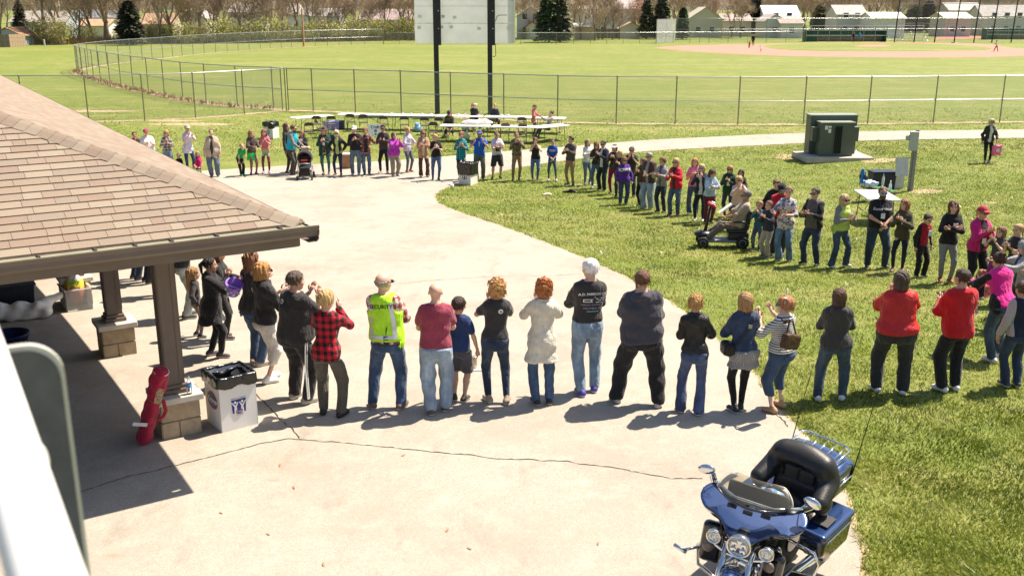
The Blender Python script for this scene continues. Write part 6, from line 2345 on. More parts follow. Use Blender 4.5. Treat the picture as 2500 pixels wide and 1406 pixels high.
# clear tub with bags of treats
p = place(188, 752)
t = thing('clear_tub', (p.x, p.y, p.z + .013), PANG + .05, 'clear plastic tub holding a big bag of sweets under the roof edge', 'tub')
m_cl = clear('milky_plastic', (.85, .86, .84), .35)
bx = MB()
for s in (-1, 1):
 bx.box((s * .29, 0, .20), (.006, .42, .40)); bx.box((0, s * .21, .20), (.574, .006, .40))
bx.box((0, 0, .006), (.57, .41, .01))
bx.build('tub_wall', m_cl, t)
rb_ = MB()
for s in (-1, 1):
 rb_.box((s * .30, 0, .405), (.03, .46, .02)); rb_.box((0, s * .22, .405), (.57, .03, .02))
rb_.build('rim', m_cl, t)
f = Field((-.3, -.25, 0), (.3, .25, .75), .025)
f.ell((0, 0, .36), (.19, .15, .28), 0); f.ripple(.03, 14, 2); f.plane((0, 0, .02), (0, 0, -1))
sw_ = thing('sweets_bag', (p.x, p.y, p.z + .02), PANG, 'white and yellow bag of Easter sweets standing in the clear tub', 'bag')
m, nt, bs = nodes_of('sweets_bag_print')
sp = nd(nt, 'ShaderNodeSeparateXYZ'); lk(nt, coords(nt), sp.inputs[0])
lk(nt, ramp(nt, sp.outputs[2], [(.30, (.55, .10, .06)), (.36, (.70, .55, .06)), (.50, (.72, .62, .10)), (.53, (.74, .72, .68))], 'CONSTANT'), bs.inputs['Base Color'])
bs.inputs['Roughness'].default_value = .35
f.build('bag_body', m, sw_)
vd = (cam.location - Vector((p.x, p.y, .4))); vd.z = 0; vd.normalize()
Mi = Matrix.Rotation(-PANG, 3, 'Z')
n_l = Mi @ vd
lettering('Jelly', .10, mat('green_print', (.05, .28, .04), .5), sw_, frame_from(n_l * .185 + Vector((0, 0, .50)), Mi @ Vector((vd.y * -1, vd.x, 0)), n_l + Vector((0, 0, .15))), shear=.2, bold=.004)
lettering('Beans', .075, mat('red_print', (.5, .04, .03), .5), sw_, frame_from(n_l * .215 + Vector((0, 0, .40)), Mi @ Vector((vd.y * -1, vd.x, 0)), n_l), shear=.2, bold=.003)
# dark tote and dirty white sack under the roof
p = place(25, 760)
t = thing('storage_tote', (p.x, p.y, p.z + .013), PANG, 'big dark blue ribbed storage tote in the pavilion shade', 'tote')
MB().box((0, 0, .24), (.50, .75, .48), taper=1.1).build('body', mat('navy_tote', (.018, .022, .035), .5), t, bevel=.02)
MB().box((0, 0, .49), (.60, .88, .03)).build('rim', mat('navy_tote', (.018, .022, .035), .5), t, bevel=.01)
for k in range(9):
 MB().box((-.262, -.32 + k * .08, .24), (.02, .03, .40)).build('rib', mat('navy_tote', (.018, .022, .035), .5), t)
p0, p1 = place(-40, 790), place(120, 775)
t = thing('white_sack', (p0 + p1) / 2 + Vector((0, 0, .013)), 0, 'dirty white sack lying on the pavilion floor', 'sack')
hv_ = (p1 - p0) / 2
f = Field((-1.0, -.5, 0), (1.0, .5, .6), .03)
f.cone((-hv_.x, -hv_.y, .14), (hv_.x * .8, hv_.y * .8, .13), .17, .15, 0)
f.cone((hv_.x * .7, hv_.y * .7 + .1, .15), (hv_.x * 1.1, hv_.y + .35, .30), .10, .06, .06)
f.ripple(.05, 12, 3); f.plane((0, 0, .0), (0, 0, -1))
f.build('sack_body', mat('grimy_white', (.72, .69, .63), .7, 0, .2, 6), t)
p = place(25, 848)
t = thing('blue_basin', (p.x, p.y, p.z + .013), 0, 'blue plastic basin on the pavilion floor behind the railing', 'basin')
MB().lathe([(.24, 0), (.30, .20), (.32, .20), (.31, .22), (.28, .215), (.22, .02)], n=24).build('basin_body', mat('basin_blue', (.012, .022, .09), .35), t, True)
# can on a paper plate by the boy
p = place(1158, 902)
t = thing('drink_can', (p.x, p.y, p.z + .035), 0, 'silver-tan drinks tumbler beside the boy on the asphalt', 'can')
MB().lathe([(.036, 0), (.043, .02), (.045, .16), (.041, .17), (.03, .165)], n=16).build('can_body', mat('tan_steel', (.42, .36, .29), .3, .6), t, True)
tag(MB().box((p.x + .01, p.y - .02, p.z + .022), (.26, .17, .018)).build('folded_paper', mat('cream_paper', (.66, .60, .50), .8), bevel=.004), 'folded cream paper under the tumbler', 'paper')
# black jacket and scarf dropped on the grass
p = place(1390, 471)
f = Field((-.45, -.3, 0), (.45, .3, .3), .022)
f.ell((0, 0, .02), (.24, .12, .08), 0); f.ell((.05, 0, .08), (.09, .07, .06), .05); f.ripple(.04, 14, 5); f.plane((0, 0, .004), (0, 0, -1))
V, Q = f.net(1); me = np_mesh('dropped_jacket', V, Q); me.materials.append(fab((.018, .018, .022)))
tag(link('dropped_jacket', me, None, p), 'crumpled black jacket lying on the grass inside the ring', 'jacket')
p = place(1336, 477)
f = Field((-.3, -.2, 0), (.3, .2, .15), .02)
f.ell((0, 0, .02), (.2, .08, .05), 0); f.ripple(.03, 18, 6); f.plane((0, 0, .004), (0, 0, -1))
V, Q = f.net(1); me = np_mesh('paper_scrap', V, Q); me.materials.append(mat('pink_scrap', (.62, .45, .36), .8, 0, .3, 12))
tag(link('paper_scrap', me, None, p), 'pale pink crumpled scrap on the grass inside the ring', 'litter')
# ---------------------------------------------------------------- the near row, backs to the camera
BLK, CHA = (.034, .032, .033), (.045, .043, .048)
WHT = mat('white_print', (.75, .75, .73), .6)
M_INKB = mat('black_print', (.012, .012, .012), .6)
DEN, DDEN, LDEN = (.055, .088, .155), (.028, .042, .075), (.22, .30, .40)
BLOND, GOLD, BRN, DBRN, BLKH, GREY, AUB, WHITEH = (.48, .31, .13), (.42, .23, .075), (.11, .058, .03), (.045, .026, .017), (.012, .010, .010), (.30, .29, .28), (.26, .09, .03), (.78, .76, .73)
def logo(c, x0=-.06, zf=.775):
 print_shape(c, disc(.032), zf, WHT, -1, x0)
 print_shape(c, [(-.02, -.004), (.0, .012), (.02, -.002), (.006, -.016)], zf, M_INKB, -1, x0, .014)
c = person(1435, 962, 630, 4, 'white-haired man in black long-sleeved biker shirt, light jeans and purple shoes', 'm', 1.06, 0, ('short', WHITEH), ('long', fab(BLK), .55), ('jeans', LDEN), (.06, .045, .28), 'cross', look=18, stance=(.062, .035, 6), sole=(.7, .68, .66))
print_text(c, 'A.D. FARROW CO.', .047, .765, WHT, -1, .02, bold=.001, arc=.35)
print_text(c, 'HARLEY-DAVIDSON', .034, .685, mat('blue_print', (.30, .34, .55), .6), -1, .02)
print_text(c, 'COLUMBUS, OH', .036, .660, mat('pink_print', (.55, .35, .36), .6), -1, .02)
print_shape(c, rect(.17, .014), .638, mat('teal_print', (.10, .33, .36), .6), -1, .02)
for dx, dz, w_, h_ in ((-.07, .725, .13, .010), (-.07, .708, .13, .010), (-.13, .7165, .012, .034), (-.03, .7165, .012, .034), (.05, .73, .03, .012), (.09, .718, .04, .010), (.06, .705, .05, .010), (.12, .733, .03, .008), (.02, .742, .02, .010), (.11, .702, .025, .008)):
 print_shape(c, rect(w_, h_), dz, WHT, -1, dx + .02)
MB().box(c['T'](0, -.062, .573), (.30, .02, .035)).build('belt', mat('belt_leather', (.03, .015, .01), .5), c['root'])
person(1555, 988, 658, -4, 'big bearded man in charcoal hooded sweatshirt and black track pants, feet wide apart', 'm', 1.42, 1, ('crop', (.13, .055, .028)), ('hoodie', fab((.055, .052, .066)), .49), ('loose', (.020, .019, .021)), (.42, .40, .38), 'clap', stance=(.115, -.02, 6), belly=.5, beard=(.10, .05, .03), look=6)
person(1683, 1010, 718, -6, 'woman with short strawberry-blonde hair in black leather jacket and blue jeans', 'f', .98, 0, ('pixie', GOLD), ('jacket', fab((.022, .021, .020), .42), .525), ('boot', (.06, .085, .17)), (.05, .05, .08), 'clap', look=-8, stance=(.07, -.01, 2))
c = person(1800, 1005, 712, 6, 'woman in denim jacket, grey skirt and black leggings with a small crossbody bag', 'f', 1.0, 0, ('bob', (.36, .20, .085)), ('jacket', fab((.030, .050, .105), kind='denim'), .53), ('legs', (.012, .012, .013)), (.015, .015, .015), 'clap2', look=10, stance=(.035, .02, 12), skirt=(fab((.30, .28, .27), kind='knit'), .385))
b = MB(); b.tube([c['surf'](.085, .80, -1, .03), c['surf'](.03, .72, -1, .03), c['surf'](-.07, .63, -1, .03), c['surf'](-.15, .56, -1, .03)], .014, 6, flat=.35)
b.build('bag_strap', M_INKB, c['root'])
MB().box(c['surf'](.045, .745, -1, .035), (.045, .012, .05)).build('buckle', M_STEEL, c['root'])
f = Field((-.34, -.2, .72), (-.05, .2, 1.05), .014)
f.box((-.19, -.02, .87), (.075, .11, .085), .045); f.ripple(.006, 40)
f.build('shoulder_bag', fab((.015, .014, .014), .45), c['root'])
c = person(1895, 1003, 722, 38, 'woman in black-and-white striped top with bunny ears, brown handbag and wedge sandals', 'f', 1.22, 3, ('pixie', (.42, .18, .08)), ('elbow', fab((.70, .69, .65), kind='stripe', c2=(.035, .035, .04), s=1.15), .525), ('capri', (.045, .075, .145)), (.42, .25, .13), 'clapw', look=25, stance=(.07, .02, 4), glasses=True, ears=((.72, .58, .56), ((-.55, .10), (.08, .52))), sole=(.36, .20, .09))
f = Field((-.45, -.45, .9), (.2, .2, 1.3), .014)
f.box((-.12, -.22, 1.02), (.15, .055, .10), .03, R=Matrix.Rotation(.25, 3, 'Y')); f.ripple(.006, 30)
f.build('handbag', fab((.085, .048, .026), .4), c['root'])
MB().tube([(-.22, -.22, 1.10), (-.14, -.2, 1.30), c['T'](-.085, -.055, .81), c['T'](-.085, -.01, .835)], .012, 6).tube([(-.02, -.22, 1.08), (-.08, -.2, 1.28), c['T'](-.085, -.06, .80)], .012, 6).build('bag_strap', fab((.07, .035, .022), .5), c['root'])
person(2025, 978, 703, -14, 'brown-bobbed woman in charcoal hooded sweatshirt and faded jeans on the grass edge', 'f', 1.22, 0, ('bob', (.085, .040, .022)), ('hoodie', fab((.048, .044, .043))), ('jeans', (.045, .070, .105)), (.6, .58, .55), 'clap', stance=(.085, .03, 4))
person(2170, 960, 660, -8, 'large woman in bright red puffer jacket and black trousers', 'f', 1.42, 0, ('bob', (.07, .045, .032)), ('puffer', fab((.50, .025, .028), .55), .51), ('work', BLK), (.68, .65, .62), 'claph', flare=.22, stance=(.075, .0, 6), belly=.2)
person(2315, 955, 655, 14, 'man in bright red fleece jacket and black trousers clapping', 'm', 1.14, 1, ('crop', (.060, .034, .022)), ('fleece', fab((.50, .012, .020), .9), .455), ('work', (.017, .016, .017)), (.66, .64, .62), 'clap2', look=14, stance=(.06, .0, 8), belly=.2, hood=True)
c = person(945, 998, 664, -2, 'bald security man in neon yellow vest over red plaid shirt and blue jeans', 'm', 1.10, 0, ('fringe', (.30, .26, .22)), ('long', fab((.42, .05, .05), kind='tartan', c2=(.62, .58, .52), c3=(.05, .03, .03)), .505), ('jeans', (.045, .080, .15)), (.16, .095, .06), 'cross', look=-22, stance=(.088, -.01, 10), vest=fab((.42, .78, .03), .6), glasses=True)
print_text(c, 'SECURITY', .068, .775, M_INKB, -1, .0, bold=.0016, extra=.034)
M_REFL = mat('reflective_tape', (.58, .60, .64), .35, .2)
for sx in (-1, 1):
 b = MB()
 for k in range(9):
  z0, z1 = .80 - k * .0285, .80 - (k + 1) * .0285
  xa, xb = sx * (.105 + .003 * k), sx * (.155 + .003 * k)
  b.add([c['surf'](xa, z0, -1, .032), c['surf'](xb, z0, -1, .032), c['surf'](xb, z1, -1, .032), c['surf'](xa, z1, -1, .032)], [(0, 1, 2, 3)])
 b.build('reflective_strip', M_REFL, c['root'])
b = MB()
for k in range(12):
 x0_, x1_ = -.175 + k * .35 / 12, -.175 + (k + 1) * .35 / 12
 b.add([c['surf'](x0_, .572, -1, .033), c['surf'](x1_, .572, -1, .033), c['surf'](x1_, .548, -1, .033), c['surf'](x0_, .548, -1, .033)], [(0, 1, 2, 3)])
b.build('reflective_strip', M_REFL, c['root'])
MB().box(c['T'](.02, -.09, .535), (.06, .035, .12)).tube([c['T'](.02, -.09, .56), c['T'](.03, -.09, .63)], .007, 5).build('radio', M_INKB, c['root'])
c = person(1070, 1008, 690, 0, 'bald man in maroon T-shirt and baggy light jeans', 'm', 1.16, 0, ('bald', BRN), ('tee', fab((.28, .045, .075)), .52), ('loose', fab((.27, .34, .43), kind='denim')), (.10, .07, .05), 'clap', stance=(.052, .02, 3))
person(1122, 980, 725, -12, 'boy in navy T-shirt, grey shorts and dark boots beside the man in maroon', 'k', 1.0, 1, ('short', (.035, .018, .012)), ('tee', fab((.020, .040, .125))), ('shorts', fab((.075, .070, .085))), (.04, .03, .025), 'down', look=-6, stance=(.05, .0, 6))
c = person(1215, 985, 680, 8, 'curly blonde woman in black T-shirt and dark cuffed jeans', 'f', .98, 0, ('curly', (.48, .26, .09)), ('tee', fab(BLK), .54), ('slim', DDEN), (.34, .25, .17), 'claph', look=10, stance=(.062, -.035, 8))
logo(c, .04, .765)
person(1325, 988, 680, 8, 'red-haired woman in cream jacket with long tail and blue jeans', 'f', .95, 0, ('curly', (.40, .14, .045)), ('jacket', fab((.62, .57, .47), .7), .36), ('jeans', (.060, .105, .19)), (.02, .02, .022), 'claph', look=14, flare=.32, stance=(.060, .0, 4), sole=(.55, .52, .5))
person(812, 1015, 708, -14, 'blonde woman in red and black buffalo-check shirt, olive trousers and black boots', 'f', 1.06, 0, ('pixie', BLOND), ('long', fab((.48, .012, .030), kind='plaid', c2=(.010, .008, .009), s=.95), .455), ('work', (.090, .080, .060)), (.02, .018, .016), 'claph', look=-18, stance=(.075, .0, 4), sole=(.03, .03, .03))
c = person(735, 980, 662, -38, 'heavy man in black T-shirt and black track pants with white side stripes', 'm', 1.34, 1, ('short', (.085, .058, .045)), ('tee', fab(BLK), .47), ('work', (.028, .025, .026)), (.33, .28, .24), 'claph', look=-14, stance=(.07, -.01, 4), belly=.7)
logo(c, -.09, .775)
for k in range(2):
 b = MB()
 hpv, knv, anv = c['T'](.10, 0, .50), None, c['an'][1]
 pts = [Vector((.105 * c['S'] * 1.18, -.02 - k * .03, .50 * c['S'])), Vector((.100 * c['S'] * 1.05, -.02 - k * .03, .29 * c['S'])), Vector((anv.x + .072, anv.y - .02 - k * .025, .05 * c['S']))]
 b.tube(pts, .009, 5, flat=1.0)
 b.build('side_stripe', WHT, c['root'])
c = person(660, 932, 638, -48, 'woman with short ginger bob in black T-shirt and white capri trousers', 'f', 1.05, 0, ('bob', (.44, .22, .075)), ('elbow', fab(BLK), .50), ('capri', fab((.68, .64, .60))), (.70, .68, .66), 'clap2', look=-10, stance=(.035, -.03, 6), glasses=True)
logo(c, -.08, .77)
c = person(630, 892, 612, -40, 'woman in black T-shirt and jeans wearing a big beige bow headpiece', 'f', 1.10, 0, ('wavy', (.20, .085, .04)), ('tee', fab(BLK), .48), ('jeans', (.05, .085, .16)), (.35, .25, .2), 'clap', look=0, stance=(.05, 0, 6), ears=(mat('dull_gold_cloth', (.42, .38, .30), .35, .3), ((-.42, .10), (.30, .32))))
logo(c, -.06, .77)
c = person(528, 872, 628, -78, 'dark-haired woman in long black ribbed cardigan by the pavilion column', 'f', 1.22, 2, ('pony', BLKH), ('coat', fab((.020, .019, .022), kind='knit'), .36), ('slim', (.013, .013, .014)), (.05, .045, .05), 'claph', look=-4, flare=.35, stance=(.05, .05, 4), sole=(.62, .45, .5))
person(458, 776, None, -70, 'man in black top and pale jeans half hidden behind the pavilion column', 'm', 1.05, 1, ('short', DBRN), ('tee', fab(BLK)), ('jeans', fab((.30, .33, .33), kind='denim')), (.05, .05, .05), 'clap', H=1.82)
person(550, 828, 600, -80, 'long-haired woman in black behind the ribbed cardigan holding a purple bucket', 'f', 1.0, 1, ('long', (.20, .095, .04)), ('long', fab((.018, .018, .020))), ('legs', (.014, .013, .014)), (.06, .04, .04), 'fore', stance=(.05, .03, 4))
person(486, 824, 655, -80, 'small girl with fair hair and leopard-print leggings behind the column', 'k', 1.0, 0, ('long', (.34, .20, .09)), ('long', fab((.05, .045, .05))), ('legs', fab((.32, .24, .20), kind='spots', c2=(.04, .03, .03), s=1.4)), (.03, .03, .03), 'down', stance=(.06, .04, 4))
person(362, 692, None, -60, 'man in dark trousers standing beyond the pavilion piers', 'm', 1.05, 1, ('short', DBRN), ('jacket', fab((.03, .03, .035))), ('jeans', (.018, .026, .045)), (.03, .03, .03), 'clap', H=1.8)
person(333, 684, None, -55, 'woman in blue jeans beyond the second pavilion pier', 'f', 1.05, 0, ('bob', BRN), ('long', fab((.10, .05, .08))), ('jeans', (.05, .08, .14)), (.03, .03, .03), 'clap', H=1.68)
person(300, 656, None, -50, 'person in dark jeans and white trainers beyond the papered column', 'm', 1.0, 0, ('short', BRN), ('long', fab((.07, .07, .09))), ('jeans', (.04, .06, .11)), (.68, .66, .64), 'clap', H=1.78)
person(385, 725, None, -65, 'woman in dark slacks just left of the near pavilion column', 'f', 1.1, 0, ('bob', DBRN), ('jacket', fab((.02, .02, .03))), ('work', (.016, .018, .028)), (.03, .03, .03), 'clap', H=1.66)
# ---------------------------------------------------------------- right-hand curve of the ring, facing in
def lens(col): return mat('lens_%.2f_%.2f_%.2f' % col, col, .15, 0, .1, spec=.6)
person(1393, 453, 332, 150, 'young man in grey-brown sweater and khaki joggers at the start of the right-hand curve', 'm', 1.0, 0, ('quiff', (.10, .055, .03)), ('long', fab((.085, .07, .068))), ('slim', fab((.34, .20, .10))), (.02, .02, .02), 'clap2', stance=(.07, 0, 8), look=-20)
person(1433, 452, 340, 205, 'long-haired girl in white sweater and ripped jeans with white sunglasses', 'f', .9, 3, ('long', (.30, .17, .08)), ('long', fab((.66, .64, .63))), ('slim', (.12, .17, .25)), (.55, .5, .48), 'clap2', glasses=lens((.55, .5, .45)))
person(1453, 460, 345, 175, 'woman in black T-shirt beside the girl in white sweater', 'f', .95, 0, ('wavy', AUB), ('tee', fab(BLK)), ('slim', (.08, .13, .22)), (.4, .4, .42), 'clap2', glasses=True)
person(1470, 466, 343, 140, 'dark-haired person in navy jacket and dark trousers with sunglasses, clapping', 'm', 1.12, 1, ('short', (.03, .018, .012)), ('jacket', fab((.020, .026, .048))), ('work', (.018, .026, .032)), (.02, .02, .02), 'clap', glasses=True, open_=.02, under=(.62, .6, .58), look=20)
person(1498, 474, 352, 160, 'woman in dark top and crimson trousers behind the purple sweatshirt', 'f', .95, 1, ('bob', BRN), ('long', fab((.05, .03, .03))), ('slim', fab((.24, .01, .07))), (.03, .03, .03), 'clap', hat=('visor', (.7, .68, .66)))
person(1510, 482, 366, 165, 'blonde woman half hidden behind the purple sweatshirt', 'f', .9, 0, ('long', BLOND), ('long', fab((.03, .028, .03))), ('slim', DDEN), (.03, .03, .03), 'clap')
c = person(1521, 500, 383, 185, 'woman in purple hooded sweatshirt printed IOWA with arms at her sides', 'f', 1.22, 0, ('bob', (.24, .10, .04)), ('hoodie', fab((.085, .025, .25))), ('jeans', (.045, .075, .14)), (.05, .05, .06), 'down', glasses=True)
print_text(c, 'IOWA', .135, .735, WHT, 1, .0, bold=.005, extra=.016)
c = person(1539, 481, 358, 165, 'man in black T-shirt with white bunny ears and sunglasses', 'm', 1.08, 1, ('short', (.12, .09, .08)), ('tee', fab(BLK)), ('jeans', (.03, .04, .06)), (.02, .02, .02), 'claph', glasses=True, ears=((.74, .70, .68), ((-.15, .25), (.42, .08))))
c = person(1581, 511, 372, 135, 'old man in brown leather jacket and light jeans leaning on a cane', 'm', 1.15, 1, ('short', GREY), ('jacket', fab((.065, .035, .025), .5), .47), ('loose', fab((.26, .33, .41), kind='denim')), (.3, .28, .26), 'down', pose2='fore', open_=.025, under=(.28, .28, .29), glasses=True, badge=(.03, .66))
person(1566, 505, 385, 140, 'dark-haired woman in camouflage jacket peeking from behind the old man with the cane', 'f', .95, 1, ('bob', BRN), ('jacket', fab((.05, .05, .03), kind='camo', c2=(.12, .10, .06), c3=(.02, .02, .015))), ('slim', (.015, .015, .02)), (.02, .02, .02), 'clap')
person(1614, 519, 383, 140, 'short-haired woman in pale grey hooded jacket and dark jeans', 'f', .95, 1, ('pixie', (.17, .075, .035)), ('jacket', fab((.27, .28, .30)), .48), ('jeans', (.025, .035, .055)), (.02, .02, .02), 'clap2', open_=.02, under=(.10, .10, .11))
person(1645, 527, 385, 150, 'blonde woman in red zipped jacket over black shirt, in blue jeans', 'f', 1.02, 0, ('bob', BLOND), ('jacket', fab((.52, .012, .035), .6)), ('jeans', (.065, .11, .18)), (.25, .05, .06), 'clap2', open_=.028, under=BLK, glasses=True)
person(1690, 524, 385, 165, 'ginger woman in bright pink T-shirt and flared jeans', 'f', 1.0, 3, ('wavy', (.40, .16, .06)), ('tee', fab((.70, .22, .38))), ('boot', (.075, .11, .18)), (.5, .5, .55), 'clap')
person(1706, 541, 400, 155, 'long blonde woman in navy jacket and trousers, waving her hands together', 'f', .98, 0, ('long', BLOND), ('jacket', fab((.018, .024, .048))), ('slim', fab((.018, .026, .050))), (.66, .62, .58), 'claph', open_=.022, under=(.66, .64, .62), glasses=lens((.05, .08, .4)))
person(1728, 546, 410, 190, 'woman in pale denim shirt and maroon trousers looking down with folded arms', 'f', 1.15, 1, ('wavy', (.09, .045, .03)), ('long', fab((.34, .45, .56), kind='denim')), ('slim', fab((.115, .018, .028))), (.04, .03, .03), 'cross', tilt=30, badge=True)
person(1776, 532, 403, 150, 'ginger-bobbed woman in dark green fleece and sunglasses clapping', 'f', 1.05, 0, ('bob', (.42, .20, .07)), ('fleece', fab((.012, .055, .026))), ('slim', (.05, .06, .08)), (.03, .03, .03), 'clap', glasses=True, badge=True)
person(1803, 535, 413, 165, 'dark-haired woman in black coat behind the blonde in pink sweater', 'f', 1.0, 1, ('long', (.045, .02, .02)), ('jacket', fab((.03, .025, .024))), ('slim', (.10, .16, .22)), (.03, .03, .03), 'clap')
person(1797, 562, 430, 185, 'curly blonde woman in pale pink sweater and sunglasses behind the mobility scooter', 'f', 1.1, 0, ('curly', (.50, .33, .15)), ('fleece', fab((.62, .42, .36))), ('slim', (.07, .11, .2)), (.3, .3, .3), 'claph', glasses=True)
person(1846, 612, 493, 150, 'small boy in blue striped shirt and jeans beside the mobility scooter', 'k', 1.0, 0, ('short', (.25, .14, .07)), ('long', fab((.02, .17, .25), kind='stripe', c2=(.02, .03, .05), s=.75)), ('jeans', (.08, .115, .18)), (.04, .05, .08), 'chin')
person(1868, 630, 490, 128, 'boy in dark navy hooded jacket and khaki trousers', 'k', 1.02, 0, ('short', (.12, .06, .032)), ('hoodie', fab((.030, .036, .055), .6), .47), ('work', fab((.42, .35, .27))), (.03, .03, .03), 'clap')
person(1886, 603, 436, 165, 'teenage boy in black hooded top with white name sticker behind the red sweatshirt', 'm', .9, 0, ('quiff', (.13, .065, .035)), ('hoodie', fab((.016, .015, .018))), ('slim', DDEN), (.03, .03, .03), 'down', badge=(-.03, .72), tilt=20)
c = person(1896, 624, 446, 170, 'man in red hooded sweatshirt and black cap looking down', 'm', 1.02, 0, ('crop', BRN), ('hoodie', fab((.46, .012, .028))), ('jeans', (.035, .045, .06)), (.10, .06, .04), 'low', hat=('cap', (.020, .018, .020)), beard=(.16, .08, .05), tilt=25)
print_text(c, 'FCI', .08, .72, WHT, 1, .03, extra=.014)
person(1914, 638, 455, 142, 'woman in loose floral blouse and pale bootcut jeans', 'f', 1.05, 0, ('bun', (.20, .11, .06)), ('elbow', fab((.55, .50, .48), kind='spots', c2=(.24, .04, .08), c3=(.10, .16, .30), s=.55), .43), ('boot', (.12, .20, .30)), (.2, .12, .08), 'fore', flare=.15, look=15)
person(1978, 648, 457, 132, 'man in black and grey zipped jacket with sunglasses and dark jeans', 'm', 1.08, 1, ('crop', (.055, .032, .022)), ('jacket', fab((.095, .088, .095), kind='sides', c2=(.014, .014, .016), s=.13)), ('jeans', (.030, .045, .075)), (.02, .02, .02), 'clap2', glasses=True, stance=(.07, .0, 6))
c = person(2046, 653, 473, 205, 'blonde woman in lime green vest over grey sleeves, with sunglasses', 'f', 1.0, 0, ('long', (.52, .38, .20)), ('long', fab((.20, .20, .21))), ('boot', (.045, .075, .12)), (.5, .5, .48), 'clap2', vest=fab((.44, .56, .11), .7), glasses=True, badge=True, stance=(.10, 0, 4))
c = person(2137, 654, 455, 175, 'big bearded man in black T-shirt with lanyard and blue mirrored sunglasses', 'm', 1.3, 1, ('crop', (.16, .09, .055)), ('tee', fab((.013, .013, .014))), ('jeans', (.030, .050, .080)), (.03, .03, .03), 'low', beard=(.09, .05, .03), glasses=lens((.02, .18, .35)), badge=True, stance=(.09, 0, 6), belly=.25)
print_text(c, 'Easter Week', .075, .738, WHT, 1, 0, shear=.25)
person(2190, 664, 485, 150, 'girl in olive army jacket and dark leggings with long brown hair', 'f', .92, 0, ('long', (.25, .11, .045)), ('jacket', fab((.065, .060, .036)), .44), ('legs', (.016, .020, .035)), (.42, .26, .17), 'clap', look=-20, flare=.08, badge=(-.03, .7))
person(2245, 677, 520, 192, 'boy in red and black top with white name tag and black track pants', 'k', 1.0, 0, ('short', (.06, .03, .02)), ('long', fab((.36, .010, .030), kind='sides', c2=(.014, .013, .015), s=.115)), ('work', (.013, .012, .013)), (.03, .03, .03), 'down', tilt=22, badge=(-.05, .70))
person(2306, 690, 490, 172, 'young woman in black hooded top and grey leggings with wavy brown hair', 'f', .95, 0, ('wavy', (.13, .050, .025)), ('hoodie', fab((.014, .014, .016)), .47), ('slim', fab((.22, .22, .23))), (.30, .07, .03), 'cross', badge=(-.04, .71))
c = person(2372, 704, 503, 188, 'woman in hot pink fleece jacket, red cap and sunglasses', 'f', 1.15, 1, ('pony', BLOND), ('fleece', fab((.52, .015, .16)), .46), ('work', (.014, .013, .016)), (.03, .03, .03), 'clap', open_=.030, under=(.014, .013, .015), glasses=True, hat=('cap', (.38, .03, .06)), badge=(0, .60), flare=.1)
print_text(c, 'Easter Walk', .06, .735, WHT, 1, 0, shear=.25, extra=-.004)
# right edge of the ring
person(2424, 716, 553, 120, 'girl in grey T-shirt and magenta leggings clapping at the right edge', 'k', 1.0, 0, ('bob', (.20, .10, .05)), ('tee', fab((.055, .055, .06))), ('legs', fab((.30, .03, .17))), (.05, .05, .05), 'claph')
person(2462, 742, 545, 110, 'woman with blonde ponytail in black T-shirt at the right edge', 'f', 1.05, 0, ('pony', (.42, .27, .12)), ('tee', fab(BLK)), ('slim', DDEN), (.03, .03, .03), 'clap')
person(2492, 772, 562, 100, 'bald man in dark grey shirt cut by the right edge', 'm', 1.15, 0, ('bald', BRN), ('tee', fab((.05, .048, .05))), ('jeans', DDEN), (.03, .03, .03), 'clap')
person(2478, 800, 588, 88, 'grey-haired woman in pale grey cardigan clapping at the right edge', 'f', 1.1, 0, ('curly', (.34, .34, .34)), ('jacket', fab((.34, .33, .34))), ('slim', (.03, .03, .04)), (.03, .03, .03), 'reach', open_=.02, under=(.015, .015, .02))
person(2520, 830, 622, 85, 'blonde woman at the very right edge behind the pink jacket', 'f', 1.0, 0, ('bob', BLOND), ('jacket', fab((.3, .3, .32))), ('slim', DDEN), (.03, .03, .03), 'clap')
person(2425, 880, 652, 20, 'woman in hot pink and black jacket bending over a toddler', 'f', 1.08, 1, ('bun', (.055, .022, .016)), ('fleece', fab((.72, .020, .25), kind='sides', c2=(.014, .013, .015), s=.17), .49), ('jeans', (.05, .075, .12)), (.66, .64, .62), 'reach', lean=22, look=-10, H=1.66, stance=(.06, .04, 6))
person(2468, 945, 686, 8, 'boy in navy shirt with pale sleeves and jeans at the right edge', 'k', 1.08, 1, ('crop', (.10, .05, .03)), ('long', fab((.014, .018, .040), kind='sides', c2=(.42, .36, .36), s=.135)), ('jeans', (.028, .045, .085)), (.04, .04, .05), 'down')
tp = place(2425, 880)
person(2410, 800, None, 15, 'toddler in navy top and pale leggings carried on the arm of the woman in pink', 'k', 1.05, 0, ('bun', (.32, .16, .07)), ('long', fab((.025, .03, .05))), ('legs', fab((.60, .42, .42))), (.55, .45, .48), 'reach', H=.80, at=tp + Vector((-.20, .30, .62)), seat=.30, feet=((-.10, .12, .05), (.12, .14, .02)), lod=0)
